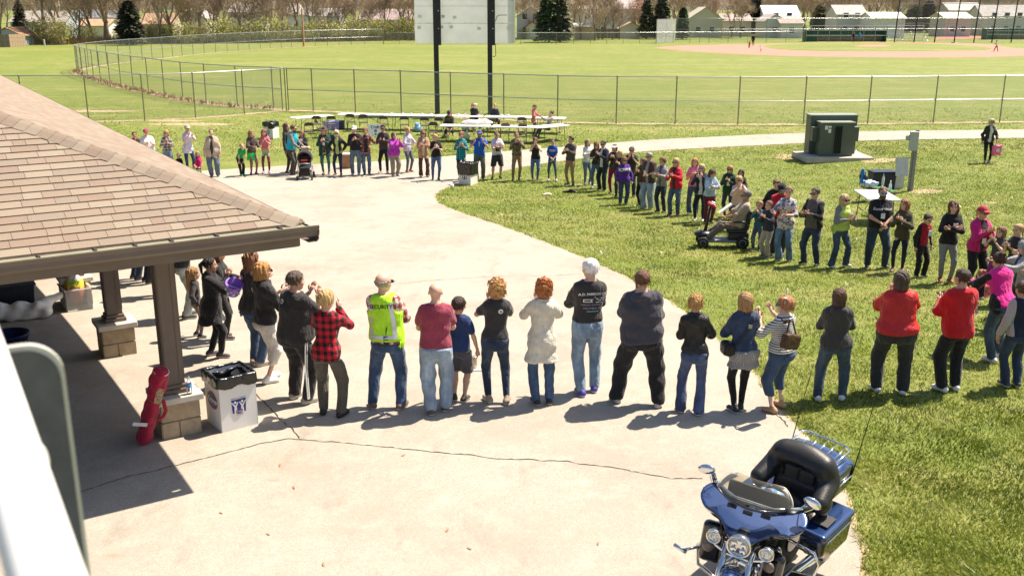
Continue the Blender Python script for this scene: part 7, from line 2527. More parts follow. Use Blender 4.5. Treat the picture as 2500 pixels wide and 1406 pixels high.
# ---------------------------------------------------------------- far side of the ring, facing the camera
person(337, 428, 322, 215, 'dark-haired man in black jacket with red scarf, half hidden by the roof', 'm', 1.0, 2, ('short', (.05, .025, .02)), ('jacket', fab((.03, .03, .034))), ('jeans', DDEN), (.03, .03, .03), 'clap', under=(.45, .03, .06), open_=.02)
person(366, 428, 315, 215, 'heavy man in white polo shirt and red-white-blue cap, half hidden by the roof', 'm', 1.3, 0, ('crop', BRN), ('tee', fab((.72, .68, .64))), ('work', (.35, .30, .25)), (.3, .3, .3), 'clap2', hat=('cap', fab((.40, .03, .06), kind='sides', c2=(.05, .06, .18), s=.05)), belly=.6)
person(415, 424, 317, 205, 'blonde woman in grey plaid shirt and sunglasses behind the roof edge', 'f', .98, 0, ('long', (.42, .24, .10)), ('long', fab((.30, .26, .24), kind='tartan', c2=(.07, .06, .06), c3=(.5, .45, .42))), ('jeans', (.16, .22, .32)), (.3, .2, .1), 'clap2', glasses=True)
person(466, 420, 305, 215, 'woman in white T-shirt and beige cap with jacket tied round her waist', 'f', 1.0, 1, ('pony', (.14, .07, .035)), ('tee', fab((.62, .58, .68))), ('slim', (.035, .055, .12)), (.3, .3, .3), 'claph', hat=('cap', (.42, .36, .30)), skirt=(fab((.66, .63, .66)), .40))
person(525, 432, 315, 190, 'person in loose beige jacket over dark shirt with blue trousers', 'f', 1.25, 0, ('short', (.06, .04, .035)), ('coat', fab((.46, .37, .27)), .40), ('loose', fab((.12, .15, .22))), (.04, .04, .04), 'down', open_=.02, under=(.04, .04, .045), tilt=-18, flare=.15)
person(592, 430, 360, 230, 'boy in bright green shirt bending with hands on his knees', 'k', 1.0, 0, ('short', (.32, .19, .10)), ('tee', fab((.015, .30, .07))), ('work', (.014, .014, .015)), (.05, .45, .10), 'knee', lean=38, H=1.35, tilt=-35, stance=(.075, .03, 6))
person(620, 428, 318, 225, 'girl in dark hooded top with a lime green apron bag round her waist', 'k', .95, 1, ('long', (.25, .14, .07)), ('hoodie', fab((.075, .05, .045))), ('legs', fab((.30, .10, .12), kind='spots', c2=(.04, .03, .04))), (.04, .03, .03), 'fore', skirt=(fab((.02, .62, .10), .6), .33))
person(651, 424, 315, 190, 'girl in tie-dye shirt and red patterned leggings', 'k', .95, 0, ('wavy', (.20, .09, .05)), ('tee', fab((.5, .5, .5), kind='dye'), .40), ('legs', fab((.28, .06, .08), kind='spots', c2=(.10, .02, .03), s=.9)), (.5, .25, .35), 'clap', flare=.1)
person(706, 424, 300, 250, 'woman with long brown hair behind the man in the turquoise vest', 'f', .95, 1, ('long', (.10, .05, .03)), ('long', fab((.06, .05, .05))), ('slim', (.05, .04, .04)), (.05, .04, .04), 'down')
person(716, 427, 304, 255, 'bearded man in turquoise vest pushing the stroller', 'm', 1.05, 1, ('short', (.10, .055, .03)), ('long', fab((.22, .21, .21))), ('slim', fab((.085, .072, .062))), (.03, .03, .03), 'front', vest=fab((.0, .46, .55), .6), lean=12, beard=(.10, .06, .04), glasses=True, look=0)
person(742, 418, 318, 170, 'auburn woman in black cardigan and striped shirt behind the stroller', 'f', 1.0, 0, ('long', (.26, .11, .045)), ('jacket', fab((.018, .018, .022))), ('slim', DDEN), (.03, .03, .03), 'clap', open_=.03, under=fab((.5, .5, .52), kind='stripe', c2=(.03, .03, .06)))
person(797, 427, 310, 185, 'woman in wide-brimmed brown hat and dark green cardigan with green leggings', 'f', 1.12, 0, ('long', (.32, .22, .13)), ('coat', fab((.022, .055, .045)), .40), ('legs', fab((.05, .17, .13))), (.3, .18, .1), 'clap', hat=('sunhat', (.10, .06, .045)), open_=.035, under=fab((.02, .02, .02), kind='spots', c2=(.4, .1, .1), c3=(.1, .25, .12)), flare=.2, badge=True)
person(826, 429, 317, 175, 'platinum blonde woman in black cardigan over lime top with hands in pockets', 'f', .95, 0, ('bob', (.62, .52, .36)), ('jacket', fab((.018, .017, .020)), .46), ('slim', (.025, .035, .065)), (.10, .05, .03), 'hip', open_=.028, under=(.38, .48, .16), glasses=True)
c = person(869, 428, 307, 185, 'man in white cap, black long-sleeved shirt and faded jeans', 'm', 1.12, 1, ('crop', BRN), ('long', fab((.014, .014, .015))), ('jeans', (.12, .16, .22)), (.45, .42, .4), 'clap', hat=('cap', (.72, .70, .67)))
print_text(c, 'GRACE', .07, .735, WHT, 1, 0, shear=.2)
person(896, 427, 312, 190, 'auburn woman in red plaid shirt over black top clapping wide', 'f', .95, 1, ('pixie', (.20, .08, .035)), ('jacket', fab((.28, .05, .06), kind='tartan', c2=(.06, .03, .03), c3=(.35, .2, .18)), .45), ('jeans', (.09, .13, .20)), (.04, .04, .05), 'clapw', open_=.028, under=(.02, .02, .025))
person(938, 424, 305, 175, 'man with sunglasses in dark brown sweater and black trousers', 'm', 1.0, 2, ('quiff', (.05, .03, .025)), ('long', fab((.055, .042, .042))), ('slim', fab((.016, .016, .018))), (.55, .48, .42), 'clap2', glasses=True, stance=(.08, .0, 10))
person(965, 431, 323, 215, 'large woman in bright purple sweater and khaki trousers', 'f', 1.32, 1, ('bob', (.13, .07, .04)), ('fleece', fab((.38, .03, .36)), .47), ('work', fab((.26, .22, .17))), (.6, .58, .55), 'claph', belly=.3)
person(998, 421, 310, 230, 'blond woman in pastel plaid shirt turned sideways', 'f', .95, 0, ('pixie', (.42, .25, .10)), ('long', fab((.62, .58, .66), kind='tartan', c2=(.40, .42, .60), c3=(.6, .35, .35)), .45), ('slim', fab((.12, .14, .17), kind='denim')), (.5, .2, .15), 'fore')
person(1036, 433, 317, 190, 'woman in long tan vest and scarf with brown trousers and sunglasses', 'f', 1.0, 0, ('long', (.22, .09, .035)), ('coat', fab((.40, .22, .11)), .40), ('boot', fab((.075, .042, .034))), (.3, .25, .2), 'cross', open_=.02, under=(.55, .5, .48), glasses=True, badge=True, look=10)
c = person(1064, 440, 327, 190, 'blonde woman in black T-shirt with white print and blue jeans, near the trash box', 'f', 1.1, 0, ('bob', (.46, .30, .14)), ('tee', fab((.014, .013, .013))), ('slim', (.075, .12, .22)), (.02, .02, .02), 'clap', look=-15)
print_shape(c, rect(.11, .13), .745, WHT, 1, 0)
person(1128, 438, 321, 180, 'woman with short red hair in teal checked shirt behind the trash box', 'f', 1.0, 0, ('pixie', (.28, .11, .04)), ('elbow', fab((.02, .42, .46), kind='plaid', c2=(.015, .05, .06), s=1.1), .40), ('slim', (.02, .02, .025)), (.02, .02, .02), 'clap', flare=.12)
c = person(1172, 440, 318, 178, 'bearded man in bright blue shirt and blue cap with sunglasses', 'm', 1.15, 1, ('crop', (.12, .06, .03)), ('tee', fab((.012, .10, .50))), ('jeans', fab((.085, .11, .10), kind='denim')), (.12, .14, .16), 'clapw', beard=(.20, .09, .04), hat=('cap', (.06, .10, .22)), glasses=True)
print_shape(c, rect(.016, .18), .735, WHT, 1, 0)
person(1212, 437, 321, 190, 'man in white T-shirt and dark shorts holding a black camera', 'm', 1.08, 1, ('crop', (.16, .08, .045)), ('tee', fab((.66, .62, .68))), ('shorts', fab((.035, .033, .045))), (.02, .02, .025), 'cross', tilt=10, stance=(.075, 0, 8))
person(1260, 441, 321, 185, 'man in camouflage shirt and khaki trousers clapping', 'm', 1.0, 1, ('crop', (.14, .075, .04)), ('long', fab((.14, .11, .075), kind='camo', c2=(.07, .055, .035), c3=(.22, .18, .13))), ('slim', fab((.28, .17, .09))), (.03, .03, .03), 'claph')
person(1306, 441, 336, 178, 'auburn-haired woman in black tank top and blue jeans', 'f', 1.12, 3, ('long', (.15, .055, .03)), ('tank', fab((.02, .015, .018))), ('slim', (.085, .16, .30)), (.03, .03, .03), 'claph')
c = person(1349, 443, 339, 170, 'girl in royal blue T-shirt with white letters and teal leggings', 'k', 1.0, 0, ('bun', (.10, .055, .035)), ('tee', fab((.010, .075, .42))), ('legs', fab((.06, .115, .14))), (.55, .5, .48), 'low', stance=(.10, .0, 10), H=None)
print_text(c, 'QQC', .10, .735, WHT, 1, 0, bold=.003)
# seated and playing around the lawn
person(486, 418, None, 190, 'girl in pink jacket sitting on the kerb of the drive', 'k', 1.0, 0, ('long', (.36, .22, .11)), ('jacket', fab((.50, .02, .13))), ('slim', (.09, .14, .22)), (.08, .06, .05), 'lap', H=1.30, seat=.14, feet=((-.10, .36, .05), (.12, .38, .05)))
person(440, 420, None, 185, 'small child in black sitting behind the roof edge', 'k', 1.0, 0, ('short', (.20, .11, .06)), ('long', fab((.015, .015, .017))), ('work', (.02, .02, .02)), (.4, .35, .3), 'lap', H=1.15, seat=.14, feet=((-.10, .34, .05), (.12, .36, .05)))
person(2409, 398, 290, 168, 'blonde woman in dark olive jacket walking on the lawn with a pink bag', 'f', 1.05, 0, ('curly', (.58, .46, .28)), ('jacket', fab((.030, .032, .020)), .46), ('slim', (.014, .013, .015)), (.25, .2, .18), 'down', pose2='swing', open_=.025, under=(.66, .64, .62), glasses=True, stance=(.045, .06, 4))
person(1838, 113, 85, 178, 'man in black standing on the clay infield', 'm', 1.0, 1, ('short', (.12, .06, .03)), ('long', fab((.012, .012, .014))), ('slim', (.012, .012, .014)), (.02, .02, .02), 'down', H=1.78)
person(1829, 119, None, 140, 'small child in red top on the clay infield', 'k', 1.0, 0, ('short', BRN), ('tee', fab((.42, .05, .05))), ('work', (.02, .02, .03)), (.3, .3, .3), 'down', H=1.1)
person(1857, 130, None, 60, 'small child in white crouching on the clay infield', 'k', 1.0, 0, ('short', BLOND), ('tee', fab((.6, .5, .48))), ('shorts', fab((.3, .12, .1))), (.3, .3, .3), 'down', H=1.0, lean=25)
person(2083, 104, None, 185, 'person in dark jacket standing in front of the green dugout', 'm', 1.0, 1, ('short', (.15, .08, .05)), ('jacket', fab((.03, .03, .04))), ('slim', (.03, .05, .08)), (.03, .03, .03), 'down', H=1.75)
person(2097, 104, None, 175, 'person in bright blue jacket standing in front of the green dugout', 'm', 1.05, 1, ('short', (.12, .06, .04)), ('jacket', fab((.0, .26, .46))), ('slim', (.20, .15, .10)), (.05, .05, .05), 'down', H=1.72)
person(2431, 126.5, None, 95, 'boy in white top running along the infield at the right', 'k', 1.0, 1, ('short', (.10, .05, .03)), ('long', fab((.66, .60, .60))), ('work', (.14, .08, .05)), (.1, .05, .04), 'clap2', H=1.5, stance=(.05, .14, 0), lean=8)
# ---------------------------------------------------------------- people round the craft tables, and what people hold
person(1098, 335, None, 10, 'man in dark cap and camouflage shirt sitting at the near table', 'm', 1.0, 1, ('crop', BRN), ('elbow', fab((.05, .05, .035), kind='camo', c2=(.09, .08, .05), c3=(.025, .025, .02))), ('jeans', (.02, .022, .03)), (.55, .55, .53), 'lap', seat=.47, feet=((-.10, .26, .05), (.13, .27, .05)), H=1.78, hat=('cap', (.05, .05, .06)), lean=18, tilt=28, turn=170)
person(1158, 318, None, -12, 'woman in black T-shirt and white visor sitting at the back table', 'f', 1.2, 0, ('pony', AUB), ('tee', fab((.018, .018, .02))), ('work', (.02, .03, .05)), (.1, .1, .1), 'lap', seat=.50, feet=((-.08, .24, .05), (.1, .24, .05)), H=1.75, hat=('visor', (.74, .72, .70)), look=-40)
person(1209, 316, None, 0, 'woman with blonde ponytail in navy top sitting at the back table', 'f', 1.05, 0, ('pony', (.42, .26, .12)), ('long', fab((.02, .022, .045))), ('work', fab((.10, .03, .05))), (.1, .1, .1), 'lap', seat=.48, feet=((-.08, .24, .05), (.1, .24, .05)), H=1.66)
person(1303, 332, 255, -105, 'girl in salmon pink jacket standing at the right-hand tables', 'f', .9, 0, ('pony', (.20, .10, .05)), ('coat', fab((.62, .20, .18)), .42), ('slim', (.02, .03, .05)), (.05, .05, .05), 'fore', tilt=25)
person(1338, 336, None, 100, 'woman in beige top leaning back on a chair at the angled table', 'f', 1.0, 0, ('bun', (.10, .05, .035)), ('long', fab((.36, .31, .29))), ('slim', (.05, .03, .03)), (.08, .04, .03), 'reach', seat=.46, feet=((-.08, .30, .05), (.10, .34, .05)), H=1.66, lean=-14)
# cane of the old man
c = [q for q in PEOPLE if 'cane' in q['root'].get('label', '')][0]
q0 = place(1563, 509)
w0 = c['root'].matrix_basis @ c['wr'][1]
for i in (0, 1):
 wv = c['root'].matrix_basis @ c['wr'][i]
 if project(wv)[0] < project(w0)[0]: w0 = wv
t = thing('walking_cane', q0, 0, 'thin black walking cane held by the old man in brown jacket', 'cane')
v = w0 - q0 + Vector((0, 0, .0))
MB().tube([(0, 0, .01), v * .95], .012, 6).build('shaft', M_INKB, t)
MB().tube([v * .95, v + Vector((0, 0, .02)), v + Vector((-.05, 0, .03)), v + Vector((-.10, 0, .01))], .014, 6).build('handle', M_INKB, t, True)
# camera of the man in the white shirt
c = [q for q in PEOPLE if 'black camera' in q['root'].get('label', '')][0]
R = Matrix.Rotation(radians(c['face']), 4, 'Z')
cp = c['base'] + R @ (c['T'](.03, .15, .63))
t = thing('camera_body', cp, radians(c['face']), 'black camera held in front of a white T-shirt', 'camera')
MB().box((0, 0, 0), (.15, .08, .11)).build('body', M_INKB, t, bevel=.01)
MB().lathe([(.04, 0), (.04, .09), (.035, .1)], (0, .04, 0), 'Y', 12, rot=Matrix.Rotation(pi / 2 * 0, 3, 'X')).build('lens', M_INKB, t)
MB().tube([(-.07, 0, .05), (-.1, -.06, .30), (.0, -.10, .42), (.1, -.06, .30), (.07, 0, .05)], .008, 5).build('strap', M_INKB, t)
def bucket(name, pos, r, h, col, label, tilt=(0, 0), col2=None):
 t = thing(name, pos, 0, label, 'bucket')
 t.rotation_euler = (tilt[0], tilt[1], 0)
 m_ = mat(name + '_plastic', col, .35)
 MB().lathe([(r * .72, 0), (r * .74, .01), (r, h), (r * 1.06, h), (r * 1.06, h + .015), (r * .95, h + .012), (r * .70, .015)], n=24).build('bucket_body', m_, t, True)
 MB().tube([(r * 1.05 * cos(a), -.02, h + r * .2 * sin(a) - .02) for a in np.linspace(pi, 2 * pi, 12)], .006, 5).build('handle', M_LOGOW, t)
 if col2:
  for k in range(7):
   a = -pi / 2 + (k - 3) * .42
   rr = r * .86
   MB().lathe([(.018, 0), (.018, .004)], (rr * cos(a), rr * sin(a), h * (.35 + .25 * (k % 2))), 'Z', 8, rot=Matrix.Rotation(pi / 2, 3, 'X')).build('spot', mat(name + '_spot', col2, .4), t)
 return t
q = place(572, 700, 1.16)
q = place(568, 716, 1.05)
bucket('purple_bucket', q, .12, .19, (.30, .14, .62), 'purple plastic Easter bucket held behind the woman in the ribbed cardigan', (.45, .35), (.45, .75, .75))
c = [x for x in PEOPLE if 'bending over' in x['root'].get('label', '')][0]
wv = c['root'].matrix_basis @ c['wr'][0]
q = place(2398, 722, wv.z - .22)
bucket('pink_bucket', q, .125, .17, (.78, .22, .33), 'translucent pink bucket with red flowers held out by the woman in pink', (0, 0), (.60, .03, .10))
# pink shopping bag of the walking woman
c = [x for x in PEOPLE if 'pink bag' in x['root'].get('label', '')][0]
wv = max((c['root'].matrix_basis @ c['wr'][i] for i in (0, 1)), key=lambda p_: p_.x)
t = thing('shopping_bag', wv + Vector((.03, -.02, -.60)), radians(10), 'pink carrier bag with white print carried by the walking woman', 'bag')
f = Field((-.25, -.15, -.05), (.25, .15, .50), .025)
f.box((0, 0, .2), (.19, .06, .2), .04); f.ripple(.012, 14)
f.build('bag_body', mat('pink_plastic', (.75, .13, .30), .35), t)
MB().tube([(-.09, 0, .38), (-.03, 0, .58), (.03, 0, .58), (.09, 0, .38)], .012, 6).build('handle', mat('pink_plastic', (.75, .13, .30), .35), t)
MB().box((0, -.072, .2), (.14, .004, .12)).build('print', mat('bag_print', (.62, .60, .64), .6, 0, .4, 30), t)
# ---------------------------------------------------------------- stroller
p = place(747, 437)
st = thing('stroller', (p.x, p.y, p.z + .013), radians(186), 'black baby stroller pushed by the man in the turquoise vest', 'stroller')
M_STF = fab((.022, .020, .021))
M_TYRE = mat('tyre_rubber', (.02, .02, .02), .8)
f = Field((-.34, -.42, .55), (.34, .42, 1.12), .022)      # local +y is the way it rolls
f.ell((0, -.05, .74), (.29, .33, .34), 0); f.ell((0, .02, .70), (.25, .36, .30), .02, '-'); f.f = np.maximum(f.f, .68 - f.grid()[2])
f.build('canopy', M_STF, st)
f = Field((-.3, -.35, .25), (.3, .4, .85), .024)
f.box((0, .06, .46), (.22, .20, .06), .05); f.box((0, -.14, .64), (.21, .06, .20), .04, .03); f.box((0, .28, .36), (.2, .05, .10), .04, .03)
f.build('seat', M_STF, st)
f = Field((-.3, -.3, .12), (.3, .3, .34), .024)
f.box((0, 0, .22), (.21, .24, .09), .04); f.box((0, 0, .30), (.19, .22, .1), .03, 0, '-')
f.build('basket', fab((.05, .04, .038)), st)
for s in (-1, 1):
 MB().tube([(s * .26, .42, .10), (s * .25, .20, .45), (s * .24, -.10, .72), (s * .24, -.45, 1.00)], .013, 6).build('frame_tube', M_STEELD, st, True)
 MB().tube([(s * .26, -.36, .12), (s * .25, -.12, .45), (s * .24, .05, .60)], .013, 6).build('frame_tube', M_STEELD, st, True)
 for y_, r_ in ((.42, .085), (-.38, .105)):
  for o_ in (-.022, .022):
   w_ = MB().lathe([(r_ * .75, -.012), (r_, -.012), (r_, .012), (r_ * .75, .012)], (s * .26 + o_, y_, r_), 'X', 16).build('wheel', M_TYRE, st, True)
   MB().lathe([(r_ * .7, -.008), (r_ * .7, .008)], (s * .26 + o_, y_, r_), 'X', 10).build('hub', M_STEEL, w_)
MB().tube([(-.24, -.45, 1.0), (-.1, -.52, 1.04), (.1, -.52, 1.04), (.24, -.45, 1.0)], .018, 6).build('push_handle', M_INKB, st, True)
MB().box((0, .30, .72), (.22, .03, .05)).build('red_label', mat('stroller_red', (.55, .02, .02), .5), st)
MB().tube([(-.22, .34, .60), (0, .40, .62), (.22, .34, .60)], .02, 6).build('snack_bar', M_STEELD, st, True)
f = Field((-.25, -.6, .98), (.25, -.3, 1.2), .022)
f.box((0, -.44, 1.08), (.17, .07, .05), .03); f.ripple(.02, 18)
f.build('parcel', mat('stroller_parcel', (.55, .38, .30), .6), st)
# ---------------------------------------------------------------- mobility scooter with its rider
sc_p = place(1765, 603)
SA = radians(84)             # rolls towards the left of the picture
ms = thing('mobility_scooter', (sc_p.x, sc_p.y, sc_p.z + .01), SA, 'black mobility scooter with red tiller cap on the grass', 'scooter')
M_SCB = mat('scooter_black', (.018, .018, .022), .35)
M_SCG = mat('scooter_grey', (.20, .21, .23), .5)
f = Field((-.3, -.65, .05), (.3, .65, .5), .022)
f.box((0, .05, .17), (.22, .42, .035), .03)
f.build('floorboard', M_SCG, ms)
f = Field((-.33, -.65, .1), (.33, .05, .55), .02)
f.box((0, -.33, .30), (.22, .24, .11), .07)
f.build('motor_cover', M_SCB, ms)
f = Field((-.3, .25, .1), (.3, .75, .45), .02)
f.ell((0, .48, .30), (.17, .22, .09), 0)
f.build('front_fender', M_SCB, ms)
for s in (-1, 1):
 for y_, r_ in ((.50, .135), (-.42, .15)):
  w_ = MB().lathe([(r_ * .6, -.05), (r_ * .95, -.05), (r_, -.03), (r_, .03), (r_ * .95, .05), (r_ * .6, .05)], (s * .25, y_, r_), 'X', 20).build('wheel', M_TYRE, ms, True)
  MB().lathe([(r_ * .6, -.045), (r_ * .5, -.055), (r_ * .5, .055), (r_ * .6, .045)], (s * .25, y_, r_), 'X', 10).build('rim', M_STEEL, w_)
MB().tube([(0, .46, .28), (0, .40, .60), (0, .34, .98)], [.045, .035, .03], 8).build('tiller', M_SCB, ms, True)
f = Field((-.3, .1, .88), (.3, .55, 1.15), .02)
f.box((0, .32, 1.02), (.13, .09, .04), .03, R=Matrix.Rotation(.3, 3, 'X')); f.cone((-.24, .25, 1.0), (.24, .25, 1.0), .02, .02, .02)
f.build('tiller_head', mat('scooter_red', (.48, .02, .04), .35), ms)
MB().box((0, .28, 1.065), (.16, .08, .012), Matrix.Rotation(.3, 3, 'X')).build('console', M_LOGOW, ms)
MB().tube([(0, -.30, .34), (0, -.30, .42)], .04, 8).build('seat_post', M_SCB, ms)
f = Field((-.32, -.7, .32), (.32, .05, 1.05), .022)
f.box((0, -.28, .43), (.24, .24, .05), .04); f.box((0, -.54, .68), (.22, .05, .24), .04, .03, R=Matrix.Rotation(.15, 3, 'X'))
f.build('seat', M_SCB, ms)
for s in (-1, 1):
 MB().tube([(s * .27, -.52, .56), (s * .28, -.45, .66), (s * .28, -.18, .66)], .025, 8).build('armrest', M_SCB, ms, True)
MB().box((.222, -.33, .32), (.004, .10, .04)).build('badge', mat('scooter_badge', (.45, .36, .05), .4), ms)
R = Matrix.Rotation(SA, 3, 'Z')
person(1800, 600, None, math.degrees(SA), 'grey-haired man in tan shirt and grey trousers riding the mobility scooter', 'm', 1.12, 2, ('short', (.17, .16, .155)), ('elbow', fab((.38, .31, .23))), ('work', fab((.125, .105, .090))), (.03, .032, .04), 'lap', at=Vector((sc_p.x, sc_p.y, sc_p.z + .01)) + R @ Vector((0, -.34, 0)), seat=.55, feet=((-.085, .40, .155), (.085, .42, .155)), H=1.74, glasses=True, lean=-14, tilt=10, belly=.3, lod=1)
q = Vector((sc_p.x, sc_p.y, sc_p.z)) + R @ Vector((.10, -.02, .92))
tag(MB().box(q, (.24, .03, .34), Matrix.Rotation(SA, 3, 'Z') @ Matrix.Rotation(.9, 3, 'X')).build('paper_fan', M_LOGOW), 'white paper programme held by the man on the scooter', 'paper')
# ================================================================ touring motorcycle (local +y is the front)
mo_p = place(1918, 1352)
MOA = radians(142.5)
MO = thing('motorcycle', (2.22, 7.48, .012), MOA, 'blue and black touring motorcycle with chrome trim parked at the edge of the drive', 'motorcycle')
def two_tone():
 m, nt, bs = nodes_of('blue_metallic_paint')
 v = coords(nt)
 fl = noise(nt, v, 420, 2, .9)
 tc = nd(nt, 'ShaderNodeTexCoord')
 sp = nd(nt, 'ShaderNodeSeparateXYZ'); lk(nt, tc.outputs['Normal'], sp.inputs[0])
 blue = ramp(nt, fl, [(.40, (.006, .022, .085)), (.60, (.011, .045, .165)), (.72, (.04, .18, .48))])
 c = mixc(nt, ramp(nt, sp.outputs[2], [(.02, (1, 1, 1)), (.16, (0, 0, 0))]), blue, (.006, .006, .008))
 lk(nt, c, bs.inputs['Base Color'])
 bs.inputs['Metallic'].default_value = .45
 bs.inputs['Roughness'].default_value = .26
 bs.inputs['Coat Weight'].default_value = 1.0
 bs.inputs['Coat Roughness'].default_value = .04
 return m
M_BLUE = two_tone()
M_CHR = mat('chrome', (.72, .72, .72), .09, 1.0, .03, 10)
M_GLOSS = mat('gloss_black', (.010, .010, .012), .12, 0, .1, 5, coat=.8)
M_LEATH = mat('black_leather_seat', (.016, .0155, .016), .42, 0, .15, 12, .12, 60)
M_SATB = mat('satin_black', (.018, .018, .018), .55)
M_LAMP = mat('lamp_reflector', (.70, .69, .66), .14, .85, .25, 30)
M_AMB = mat('signal_lens', (.16, .12, .10), .2)
def fld(lo, hi, h=.013): return Field(lo, hi, h)
# batwing fairing
f = fld((-.50, .22, .78), (.50, .92, 1.34), .011)
f.ell((0, .42, 1.04), (.455, .34, .235), 0)
f.ell((0, .56, .98), (.24, .26, .22), .08)
f.cone((-.36, .42, 1.08), (.36, .42, 1.08), .115, .115, .08)
for s in (-1, 1):
 f.ell((s * .34, .78, .86), (.20, .26, .17), .06, '-')
 f.ell((s * .20, .30, .80), (.16, .3, .13), .04, '-')
f.ell((0, .24, 1.06), (.40, .20, .20), .03, '-')
f.plane((0, .28, 0), (0, -1, 0)); f.plane((0, 0, 1.222), (0, .35, .94))
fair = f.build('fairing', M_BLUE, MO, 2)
MB().tube([(.33 * sin(a), .66 + .08 * cos(a) - .04 * abs(sin(a)) - .24 * (1 - cos(a)), 1.205 + .012 * cos(a)) for a in np.linspace(-1.25, 1.25, 18)], .012, 6).build('windshield_trim', M_GLOSS, fair, True)
for s in (-1, 0, 1):
 MB().box((s * .15, .70 - .04 * abs(s), 1.155 - .004 * abs(s)), (.085, .045, .014), Matrix.Rotation(-.65, 3, 'X')).build('air_vent', M_GLOSS, fair, bevel=.008)
MB().box((.0, .26, 1.08), (.56, .03, .20)).build('dash', M_SATB, MO, bevel=.03)
for s in (-1, 1):
 MB().lathe([(.075, 0), (.07, -.02), (.03, -.03)], (s * .19, .245, 1.08), 'Y', 16).build('speaker', M_SATB, MO, True)
# windshield
vs, fs = [], []
nA, nB = 18, 7
for j in range(nB + 1):
 t = j / nB
 for i in range(nA + 1):
  a = -1.15 + 2.3 * i / nA
  wv = .34 * (1 - .30 * t * t)
  top = 1.0 - .30 * abs(a / 1.15) ** 2.5
  x = wv * sin(a) / sin(1.15)
  y = .655 - .22 * (1 - cos(a)) * 1.2 - .17 * t * top
  z = 1.205 + .17 * t * top
  vs.append((x, y, z))
for j in range(nB):
 for i in range(nA):
  k = j * (nA + 1) + i
  fs.append((k, k + 1, k + nA + 2, k + nA + 1))
ws = MB().add(vs, fs).build('windshield', clear('smoked_screen', (.84, .81, .74), .03), MO, True, fix=False)
sd_ = ws.modifiers.new('thickness', 'SOLIDIFY'); sd_.thickness = .004
# lamps
def lamp(x, y, z, r, nm, dep=.10, m_=None):
 o = MB().lathe([(r * .55, -dep), (r * .95, -dep * .55), (r * 1.12, -.02), (r * 1.12, .012), (r * 1.0, .02), (r * .98, .0)], (x, y, z), 'Y', 26, rot=None).build(nm, M_CHR, MO, True)
 l = MB().lathe([(r * .97, -.004), (r * .6, .012), (r * .05, .018)], (x, y, z), 'Y', 24).build('lens', m_ or M_LAMP, o, True)
 return o
lamp(0, .80, .865, .098, 'headlight', .14)
hl = [c_ for c_ in MO.children if c_.name.startswith('headlight')][0]
for x, z in ((-.042, .03), (.042, .03), (-.042, -.03), (.042, -.03)):
 MB().lathe([(.030, 0), (.024, .010), (.010, .014)], (x, .816, .865 + z), 'Y', 14).build('projector', M_CHR, hl, True)
for s in (-1, 1):
 a_ = lamp(s * .235, .76, .855, .060, 'passing_lamp', .09)
 for k in range(3):
  MB().box((s * .235 - .025 + k * .025, .785, .855), (.014, .006, .045)).build('led_strip', M_LOGOW, a_)
 MB().lathe([(.02, -.06), (.045, -.03), (.05, 0), (.03, .012)], (s * .275, .74, .72), 'Y', 18).build('turn_signal', M_AMB, MO, True)
MB().tube([(-.29, .70, .80), (-.22, .72, .76), (-.10, .76, .735), (0, .77, .73), (.10, .76, .735), (.22, .72, .76), (.29, .70, .80)], .014, 8).build('lamp_bar', M_CHR, MO, True)
f = fld((-.16, .50, .70), (.16, .80, 1.0)); f.ell((0, .66, .85), (.13, .14, .13), 0); f.build('nacelle', M_GLOSS, MO)
# forks, front wheel, fender
for s in (-1, 1):
 MB().tube([(s * .115, .93, .30), (s * .115, .72, .80)], [.034, .030], 14).build('fork_leg', M_CHR, MO, True)
 MB().tube([(s * .115, .955, .24), (s * .115, .86, .48)], [.042, .038], 14).build('fork_slider', M_CHR, MO, True)
def wheel(y, r, w, nm):
 pr = [(r - .11, -w * .35), (r - .03, -w * .5), (r - .006, -w * .3), (r, 0), (r - .006, w * .3), (r - .03, w * .5), (r - .11, w * .35)]
 o = MB().lathe(pr, (0, y, r), 'X', 36).build(nm, M_TYRE, MO, True)
 MB().lathe([(r - .10, -w * .3), (r - .125, -w * .25), (r - .125, w * .25), (r - .10, w * .3)], (0, y, r), 'X', 36).build('rim', M_CHR, o, True)
 b = MB()
 for k in range(9):
  a = 2 * pi * k / 9
  b.tube([(0, y, r), (0, y + (r - .11) * cos(a), r + (r - .11) * sin(a))], .016, 6)
 b.build('spokes', M_CHR, o)
 MB().lathe([(.06, -.07), (.07, -.03), (.07, .03), (.06, .07)], (0, y, r), 'X', 16).build('hub', M_CHR, o, True)
 for s in (-1, 1):
  MB().lathe([(.15, -.003), (.15, .003)], (s * .075, y, r), 'X', 24).build('brake_disc', M_STEEL, o)
wheel(.97, .325, .13, 'front_wheel')
wheel(-.70, .325, .16, 'rear_wheel')
def fender(y, r, w, a0, a1, nm):
 vs, fs = [], []
 n = 16
 for i in range(n + 1):
  a = a0 + (a1 - a0) * i / n
  for x, dr in ((-w, -.09), (-w * .92, -.02), (-w * .5, .018), (0, .028), (w * .5, .018), (w * .92, -.02), (w, -.09)):
   vs.append((x, y + (r + dr) * cos(a), .325 + (r + dr) * sin(a)))
 for i in range(n):
  for k in range(6):
   fs.append((i * 7 + k, i * 7 + k + 1, (i + 1) * 7 + k + 1, (i + 1) * 7 + k))
 o = MB().add(vs, fs).build(nm, M_BLUE, MO, True)
 o.modifiers.new('t', 'SOLIDIFY').thickness = .006
 return o
fender(.97, .355, .095, .05, 3.0, 'front_fender')
fender(-.70, .37, .11, .5, 3.3, 'rear_fender')
